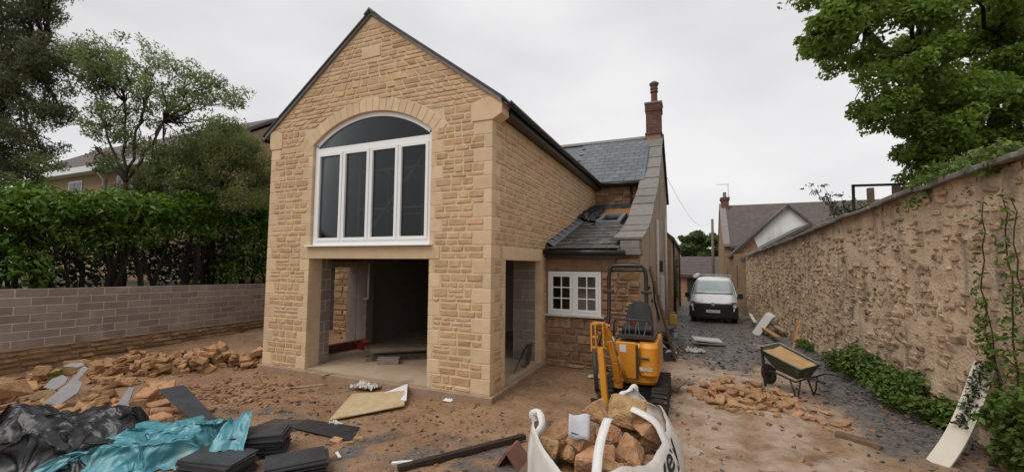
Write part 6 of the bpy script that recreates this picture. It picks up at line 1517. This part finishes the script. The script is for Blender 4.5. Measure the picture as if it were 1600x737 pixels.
# ivy over the top of the cream board
bl = [(tuple(Vector((2.36, 6.02, .0)).lerp(Vector((3.02, 6.5, 1.02)), f) + Vector((-.03, -.03, .02 - .12*math.sin(f*math.pi)))), (.09, .1, .06), 22) for f in np.arange(.5, 1.02, .035)]
plant('ivy_trail', 'dark ivy trailing over the upper half of the bowed board', 'ivy', (2.9, 6.4, .6), None, BARK, bl, .05, leafm('dark_ivy_leaf', (.05, .07, .025), (.03, .045, .018)), 808, crown='foliage', shell=.2)
bl = [((-.72, 22.5+rg.uniform(-.4, .4), z), (.14, .3, .25), 60) for z in np.arange(.6, 2.6, .25)]
plant('cottage_ivy', 'yellow-green ivy on the far cottage wall left of the van', 'ivy', (-.72, 22.5, -.4), None, BARK, bl, .12, leafm('old_ivy_leaf', (.12, .14, .035), (.08, .10, .025)), 809, crown='foliage')
def weeds(name, spots, label, seed):
    bl = [((x, y, gz(x, y)+.05), (r, r, r*.7), n) for x, y, r, n in spots]; o = bpy.data.objects.new(name, leaf_mesh(name, leaves(bl, .055, seed, up=.8, shell=.2), leafm('weed_leaf', (.17, .26, .03), (.11, .19, .02)), seed)); COL.objects.link(o); tag(o, label, 'weeds', None, 'stuff')
pp = P(88, 582, z=.2); weeds('weeds', [(pp.x, pp.y, .12, 50), (pp.x+.5, pp.y-.2, .1, 30), (-9.2, 2.9, .12, 30)], 'small bright green weeds among the stones', 810)

# ------------------------------------------------------------------ far buildings
def gabled(t, x0, x1, y0, y1, zb, ze, zr, wallm, roofm, axis='x', over=.2, th=.12):
    """simple closed house: walls to eave ze, ridge zr along axis"""
    m = MB()
    if axis == 'x':
        ym = (y0+y1)/2; m.prism([(y0, zb), (y1, zb), (y1, ze), (ym, zr), (y0, ze)], 'x', x0, x1)
        sl = (zr-ze)/(ym-y0); r = MB()
        for s in (-1, 1):
            ye = y0-over if s < 0 else y1+over; r.prism([(ye, ze-over*sl+.02), (ym, zr+.02), (ym, zr+.02+th), (ye, ze-over*sl+.02+th)], 'x', x0-over*.5, x1+over*.5)
    else:
        xm = (x0+x1)/2; m.prism([(x0, zb), (x1, zb), (x1, ze), (xm, zr), (x0, ze)], 'y', y0, y1)
        sl = (zr-ze)/(xm-x0); r = MB()
        for s in (-1, 1):
            xe = x0-over if s < 0 else x1+over; r.prism([(xe, ze-over*sl+.02), (xm, zr+.02), (xm, zr+.02+th), (xe, ze-over*sl+.02+th)], 'y', y0-over*.5, y1+over*.5)
    w = t.part('wall', m, wallm, fixn=True); ro = t.part('roof', r, roofm, fixn=True); return w, ro
FSTONE = mat('far_stone', (.40, .265, .155), (.29, .185, .105), nscale=3, bump=.9, bscale=9, rough=.95, spots=(.20, .14, .09), spot_scale=5, bdist=.05)
def window(t, w, x0, x1, y0, y1, z0, z1, face):
    """frame + pane on a wall face: face 'y' faces -y at y0, 'x+' faces +x at x1, 'x-' faces -x at x0"""
    f = MB(); g_ = MB()
    if face == 'y':
        f.box(x0, x1, y0-.03, y0+.02, z0, z1); g_.box(x0+.07, x1-.07, y0-.04, y0-.031, z0+.07, z1-.07)
    else:
        xx = x1 if face == 'x+' else x0; s = 1 if face == 'x+' else -1
        a, b = sorted((xx-.02*s, xx+.03*s)); f.box(a, b, y0, y1, z0, z1); a, b = sorted((xx+.031*s, xx+.04*s)); g_.box(a, b, y0+.07, y1-.07, z0+.07, z1-.07)
    fo = t.part('window', f, WHITEP); t.part('pane', g_, mat('dark_pane', (.05, .06, .065), bump=0, rough=.1, spec=.6), parent=fo)
# row of lower cottages beyond the old cottage, left of the lane
nb = Thing('neighbour_cottage', 'lower stone cottage beyond the old cottage, left of the van', 'building', (-3, 26, -.6))
w, r = gabled(nb, -5.5, -.80, 19.6, 33.5, -1.2, 3.3, 5.3, FSTONE, TILE, 'y', .15)
for y in (23.2, 28.2): window(nb, w, 0, -.80, y, y+.9, 1.0, 2.2, 'x+')
for yy in (30.5, 21.0): m1 = MB(); m1.tube([(-.72, yy, -.6), (-.72, yy, 3.2)], .05, 8); nb.part('downpipe', m1, BLACKP, smooth=True)
# barn across the lane end
bn = Thing('lane_end_barn', 'low barn with brown tiled roof closing the far end of the lane', 'building', (1.5, 42, -1.1))
def PB(px, py, y): return P(px, py, y=y)
e0, e1 = PB(1062, 428, 40), PB(1135, 428, 40); rz_ = PB(1095, 401, 43.5).z
m1 = MB(); m1.box(e0.x-1, e1.x+3, 40.3, 46, -1.6, e0.z); bw_ = bn.part('wall', m1, FSTONE)
m1 = MB(); m1.prism([(39.9, e0.z-.05), (43.2, rz_), (46.4, e0.z-.05), (46.4, e0.z-.2), (43.2, rz_-.18), (39.9, e0.z-.2)], 'x', e0.x-1.2, e1.x+3); br_ = bn.part('roof', m1, TILE, fixn=True)
for k in range(9):
    f0 = k/9; m1 = MB(); y0 = 39.9 + 3.3*f0; z0 = (e0.z-.05) + (rz_-e0.z+.05)*f0; y1 = y0 + 3.3/9; z1 = z0 + (rz_-e0.z+.05)/9
    m1.add([(e0.x-1.2, y0-.02, z0+.05), (e1.x+3, y0-.02, z0+.05), (e1.x+3, y1, z1+.01), (e0.x-1.2, y1, z1+.01), (e0.x-1.2, y0-.02, z0), (e1.x+3, y0-.02, z0)], [(0,1,2,3), (4,5,1,0)]); bn.part('tile_course', m1, TILE, parent=br_)
m1 = MB(); a = PB(1066, 432, 40.28); b = PB(1078, 470, 40.28); m1.box(b.x-.2, b.x+.8, 40.25, 40.35, -1.5, a.z-.15); bn.part('door', m1, mat('dark_door', (.05, .04, .035), rough=.7))
# telegraph pole and wires
p = PB(1114, 430, 36); tp = PB(1113, 342, 36); m1 = MB(); m1.tube([(p.x, 36, -.95), (tp.x, 36, tp.z)], [.13, .09], 10); up_ = single('utility_pole', m1, mat('pole_wood', (.20, .17, .14), (.14, .12, .10), rough=.9), 'slim wooden utility pole before the far barn roof', 'pole', smooth=True)
m1 = MB(); a = Vector((GX+.05, 16.6, 5.6)); b = Vector((tp.x, 36, tp.z-.15)); m1.tube([a.lerp(b, f) - Vector((0, 0, 1.1*math.sin(f*math.pi))) for f in [i/14 for i in range(15)]], .006, 5); child('wire', m1, BLACKP, up_)
# house group right of the lane: main range, white gable wing, stone outshot
hr = Thing('lane_house', 'stone house right of the lane with brown roof, brick chimney and white gable', 'building', (4.5, 30, -.7))
def at(px, py, y): return P(px, py, y=y)
a = at(1133, 322, 34.0); rdg = at(1140, 326, 33.5); 
Xa = at(1131, 380, 31.0).x; zE = at(1150, 385, 30.9).z; zR = rdg.z + .1
m1 = MB(); m1.prism([(31.0, -1.4), (37.0, -1.4), (37.0, zE), (34.0, zR), (31.0, zE)], 'x', Xa, Xa+16); hw = hr.part('wall', m1, FSTONE, fixn=True)
m1 = MB(); m1.prism([(30.7, zE-.12), (34.0, zR+.03), (37.3, zE-.12), (37.3, zE+.05), (34.0, zR+.2), (30.7, zE+.05)], 'x', Xa+.35, Xa+16.2); hroof = hr.part('roof', m1, TILE, fixn=True)
m1 = MB(); m1.prism([(30.75, zE), (34.0, zR+.1), (37.2, zE), (37.2, zE+.18), (34.0, zR+.35), (30.75, zE+.18)], 'x', Xa-.05, Xa+.36); hr.part('gable_coping', m1, COPE, fixn=True)
c0 = at(1127, 330, 34); c1 = at(1138, 308, 34); m1 = MB(); m1.box(c0.x, c1.x, 33.6, 34.4, zR-.3, c1.z-.25); ch = hr.part('chimney', m1, BRICK); m1 = MB(); m1.box(c0.x-.06, c1.x+.06, 33.54, 34.46, c1.z-.249, c1.z-.05); hr.part('chimney_cap', m1, BRICK, parent=ch)
m1 = MB(); xc = (c0.x+c1.x)/2; m1.lathe((xc, 34, c1.z-.05), [(.13, 0), (.11, .35), (.13, .37), (.10, .42)], 12); hr.part('chimney_pot', m1, LEAD, parent=ch)
m1 = MB(); q = at(1137, 287, 34); m1.tube([(c1.x, 34, c1.z-.4), (c1.x, 34, q.z)], .02, 6); l0 = at(1120, 287, 34); m1.tube([(l0.x, 34, q.z-.02), (c1.x+.05, 34, q.z-.05)], .015, 6)
for k in range(5): xx = l0.x + (c1.x-l0.x)*k/5; m1.tube([(xx, 33.8, q.z-.02), (xx, 34.2, q.z-.02)], .008, 5)
hr.part('aerial', m1, STEEL)
# white gable wing
yA = 28.5; ap = at(1230, 321, yA); le = at(1140, 398, yA); re = at(1290, 372, yA)
m1 = MB(); m1.prism([(le.x+.3, -1.3), (re.x, -1.3), (re.x, re.z), (ap.x, ap.z), (le.x+.3, le.z+.12)], 'y', yA, 31.2); hr.part('wing_wall', m1, FSTONE, fixn=True)
wl = at(1178, 372, yA); wb_ = at(1188, 384, yA); wr = at(1272, 352, yA); m1 = MB()
m1.prism([(wl.x, wl.z), (wb_.x, wb_.z-.5), (wr.x, wr.z-1.2), (wr.x, wr.z), (ap.x, ap.z-.06)], 'y', yA-.04, yA+.0); hr.part('white_gable', m1, RENDERW, fixn=True, label='white rendered gable panel')
m1 = MB(); m1.add([(le.x, yA-.3, le.z), (ap.x, yA-.3, ap.z+.05), (ap.x, 33, ap.z+.05), (le.x, 33, le.z)] + [(le.x, yA-.3, le.z-.16), (ap.x, yA-.3, ap.z-.11), (ap.x, 33, ap.z-.11), (le.x, 33, le.z-.16)], [(0,1,2,3), (7,6,5,4), (4,5,1,0), (5,6,2,1), (6,7,3,2), (7,4,0,3)])
m1.add([(ap.x, yA-.3, ap.z+.05), (re.x+.4, yA-.3, re.z-.2), (re.x+.4, 33, re.z-.2), (ap.x, 33, ap.z+.05), (ap.x, yA-.3, ap.z-.07), (re.x+.4, yA-.3, re.z-.34), (re.x+.4, 33, re.z-.34), (ap.x, 33, ap.z-.07)], [(0,1,2,3), (7,6,5,4), (4,5,1,0), (5,6,2,1), (6,7,3,2), (7,4,0,3)])
hr.part('wing_roof', m1, SLATE_OLD, fixn=True)
# stone outshot in front with its verge running up to the right
yB = 24.6; b0 = at(1166, 398, yB); b1 = at(1268, 347, yB); b2 = at(1325, 378, yB); z0 = -1.2
x0 = at(1140, 450, 26).x
m1 = MB(); m1.prism([(b0.x+.12, z0), (b2.x, z0), (b2.x, b2.z), (b1.x, b1.z-.1), (b0.x+.12, b0.z-.08)], 'y', yB, 28.4); os_ = hr.part('outshot_wall', m1, FSTONE, fixn=True)
m1 = MB(); m1.add([(b0.x-.1, yB-.12, b0.z-.1), (b1.x, yB-.12, b1.z), (b1.x, 28.3, b1.z), (b0.x-.1, 28.3, b0.z-.1)] + [(b0.x-.1, yB-.12, b0.z-.25), (b1.x, yB-.12, b1.z-.15), (b1.x, 28.3, b1.z-.15), (b0.x-.1, 28.3, b0.z-.25)], [(0,1,2,3), (7,6,5,4), (4,5,1,0), (5,6,2,1), (6,7,3,2), (7,4,0,3)]); hr.part('outshot_roof', m1, SLATE_OLD, fixn=True)
m1 = MB(); xx = at(1133, 430, 31.0).x; m1.prism([(xx, 31.0), (at(1163, 430, 26).x, 25.2), (b0.x+.3, 24.9), (b0.x+1, 31)], 'z', -1.3, at(1140, 400, 31).z+.05); lw2 = hr.part('lane_wall', m1, FSTONE, fixn=True)
for (px, y) in ((1141, 30.4), (1156, 27.6), (1170, 25.6)):
    c = at(px, 432, y); m1 = MB(); m1.obox((c.x-.02, c.y-.15, c.z), (.14, .5, 1.3 if px > 1145 else .9), Matrix.Rotation(-.38, 3, 'Z')); hr.part('slit_window', m1, mat('slit_dark', (.05, .042, .036), rough=.9))
# little timber rail on the wall top
rl_ = Thing('wall_top_rail', 'short dark timber rail on the garden wall before the stone outshot', 'rail', (2.95, 19.5, 2.6))
for px in (1208, 1222, 1243):
    q = P(px, 392, x=3.1); m1 = MB(); m1.box(q.x-.04, q.x+.04, q.y-.04, q.y+.04, rw_top(q.y)+.05, q.z+.30); rl_.part('post', m1, BARKD)
qa, qb = P(1207, 386, x=3.1), P(1225, 384, x=3.1); m1 = MB(); m1.bar(qa, qb, .05, .07); rl_.part('cross_bar', m1, BARKD)
# metal frame and timber fence behind the coping
fn = Thing('dark_gate_frame', 'dark metal frame standing behind the wall coping under the big tree', 'frame', (3.75, 11, 1.75)); YQ = 13.2
a, b, c = P(1333, 343, y=YQ), P(1333, 290, y=YQ), P(1440, 287, y=YQ); m1 = MB(); m1.bar((a.x, YQ, 1.7), b, .055, .055, up=(0, 1, 0)); fn.part('upright', m1, BARKD)
m1 = MB(); m1.bar(b - Vector((.03, 0, 0)), c, .055, .055); fn.part('top_bar', m1, BARKD)
m1 = MB(); q = P(1360, 300, y=YQ); q2 = P(1400, 290, y=YQ); m1.box(q.x-.06, q.x+.06, YQ-.06, YQ+.06, 1.7, q.z+.1); fn.part('timber_post', m1, WOOD); m1 = MB(); m1.box(q2.x-.07, q2.x+.07, YQ-.06, YQ+.06, 1.7, q2.z); fn.part('timber_post', m1, WOOD)
fe = Thing('timber_fence', 'dark boarded timber fence behind the wall coping below the big tree', 'fence', (5.2, 10.5, 1.75)); x = q.x + .08; k = 0
zt = P(1370, 318, y=YQ+.1).z; zt2 = P(1440, 290, y=YQ+.1).z
while x < q2.x + 2.4:
    m1 = MB(); m1.box(x, x+.135, YQ+.08, YQ+.11, 1.7, zt if x < q2.x-.1 else zt2); fe.part('board', m1, WOOD); x += .145
# pale pipe and tub behind coping
q = P(1290, 352, x=3.5); m1 = MB(); m1.tube([(q.x, q.y, 1.9), (q.x+.05, q.y+.1, q.z+.1)], .05, 8); single('grey_pipe', m1, WHITED, 'pale pipe end sticking up behind the wall coping', 'pipe', smooth=True)

# neighbour house beyond the hedge: long eaves side and gable end
ZE = 6.0
hA, hB = P(40, 275, z=ZE), P(283, 237, z=ZE); d1 = Vector((hA.x-hB.x, hA.y-hB.y, 0)).normalized(); d2 = Vector((d1.y, -d1.x, 0)); d2 = d2 if d2.y > 0 else -d2
nh = Thing('brick_house', 'pale brick house with white eaves and gable end beyond the hedge', 'building', (hB.x, hB.y, 1.4), math.atan2(d1.y, d1.x), local=True)
sgn = 1 if d1.cross(d2).z > 0 else -1; DP = 7.0; ZL = ZE - 1.4; RH = 2.3        # local x along the eaves, local y*sgn into the house
def hy(v): return v*sgn
m1 = MB(); m1.prism([(hy(.35), -.2), (hy(DP), -.2), (hy(DP), ZL), (hy(DP/2+.17), ZL+RH-.15), (hy(.35), ZL)], 'x', 0.15, 14); wl_ = nh.part('wall', m1, HBRICK, fixn=True)
m1 = MB(); m1.prism([(hy(-.05), ZL-.12), (hy(DP/2+.17), ZL+RH), (hy(DP+.4), ZL-.12), (hy(DP+.4), ZL+.02), (hy(DP/2+.17), ZL+RH+.15), (hy(-.05), ZL+.02)], 'x', -.05, 14.2); nh.part('roof', m1, TILE, fixn=True)
m1 = MB(); a, b = sorted((hy(-.09), hy(-.05))); m1.box(-.05, 14.2, a, b, ZL-.24, ZL+.0); nh.part('fascia', m1, WHITEP)
m1 = MB(); a, b = sorted((hy(-.05), hy(.35))); m1.box(0, 14.2, a, b, ZL-.235, ZL-.2); nh.part('soffit', m1, WHITEP)
for xx in (.6, 3.6, 7.4, 10.5):
    f = MB(); a, b = sorted((hy(.30), hy(.37))); f.box(xx, xx+1.1, a, b, ZL-1.65, ZL-.45); fo = nh.part('window', f, WHITEP)
    for q in (0, 1): f = MB(); a, b = sorted((hy(.288), hy(.299))); f.box(xx+.07+q*.5, xx+.52+q*.5, a, b, ZL-1.58, ZL-.52); nh.part('pane', f, mat('dark_pane', (.05, .06, .065), bump=0, rough=.1, spec=.6), parent=fo)
for yy, z0 in ((1.3, ZL-2.3), (4.9, ZL-2.3)):
    f = MB(); a, b = sorted((hy(yy), hy(yy+1.2))); f.box(.10, .16, a, b, z0, z0+1.25); fo = nh.part('window', f, WHITEP); f = MB(); a, b = sorted((hy(yy+.08), hy(yy+1.12))); f.box(.088, .099, a, b, z0+.08, z0+1.17); nh.part('pane', f, mat('dark_pane', (.05, .06, .065)), parent=fo)
m1 = MB(); m1.tube([(5.6, hy(.0), ZL-.2), (5.6, hy(.28), ZL-.55), (5.6, hy(.28), 0)], .05, 8); nh.part('downpipe', m1, WHITEP, smooth=True)
# small outbuilding seen through the left-hand opening of the extension
ob = Thing('old_outbuilding', 'old stone outbuilding seen through the inner doorway of the extension', 'building', (-9.6, 9.6, 0))
for (x0, x1, z0, z1) in ((-11.2, -10.15, 0, 2.6), (-9.55, -8.7, 0, 2.6), (-10.15, -9.55, 2.2, 2.6)):
    m1 = MB(); m1.box(x0, x1, 9.3, 9.6, z0-.1, z1); wo = ob.part('wall', m1, S_OLDM); quads = []; rq = random.Random(int(-x0*10))
    for q in rubble_rows(z0, z1, lambda z: [(x0, x1)], rq, .12, .2, split=.2): quads.append((face_px((0, 9.3, 0), U, V, q), (0, 9.3, 0), U, V, Nf, q, .03, wo))
    place_stones(ob, quads, 'stone', S_BASE, 300, wo, gap=.009, rough=1)
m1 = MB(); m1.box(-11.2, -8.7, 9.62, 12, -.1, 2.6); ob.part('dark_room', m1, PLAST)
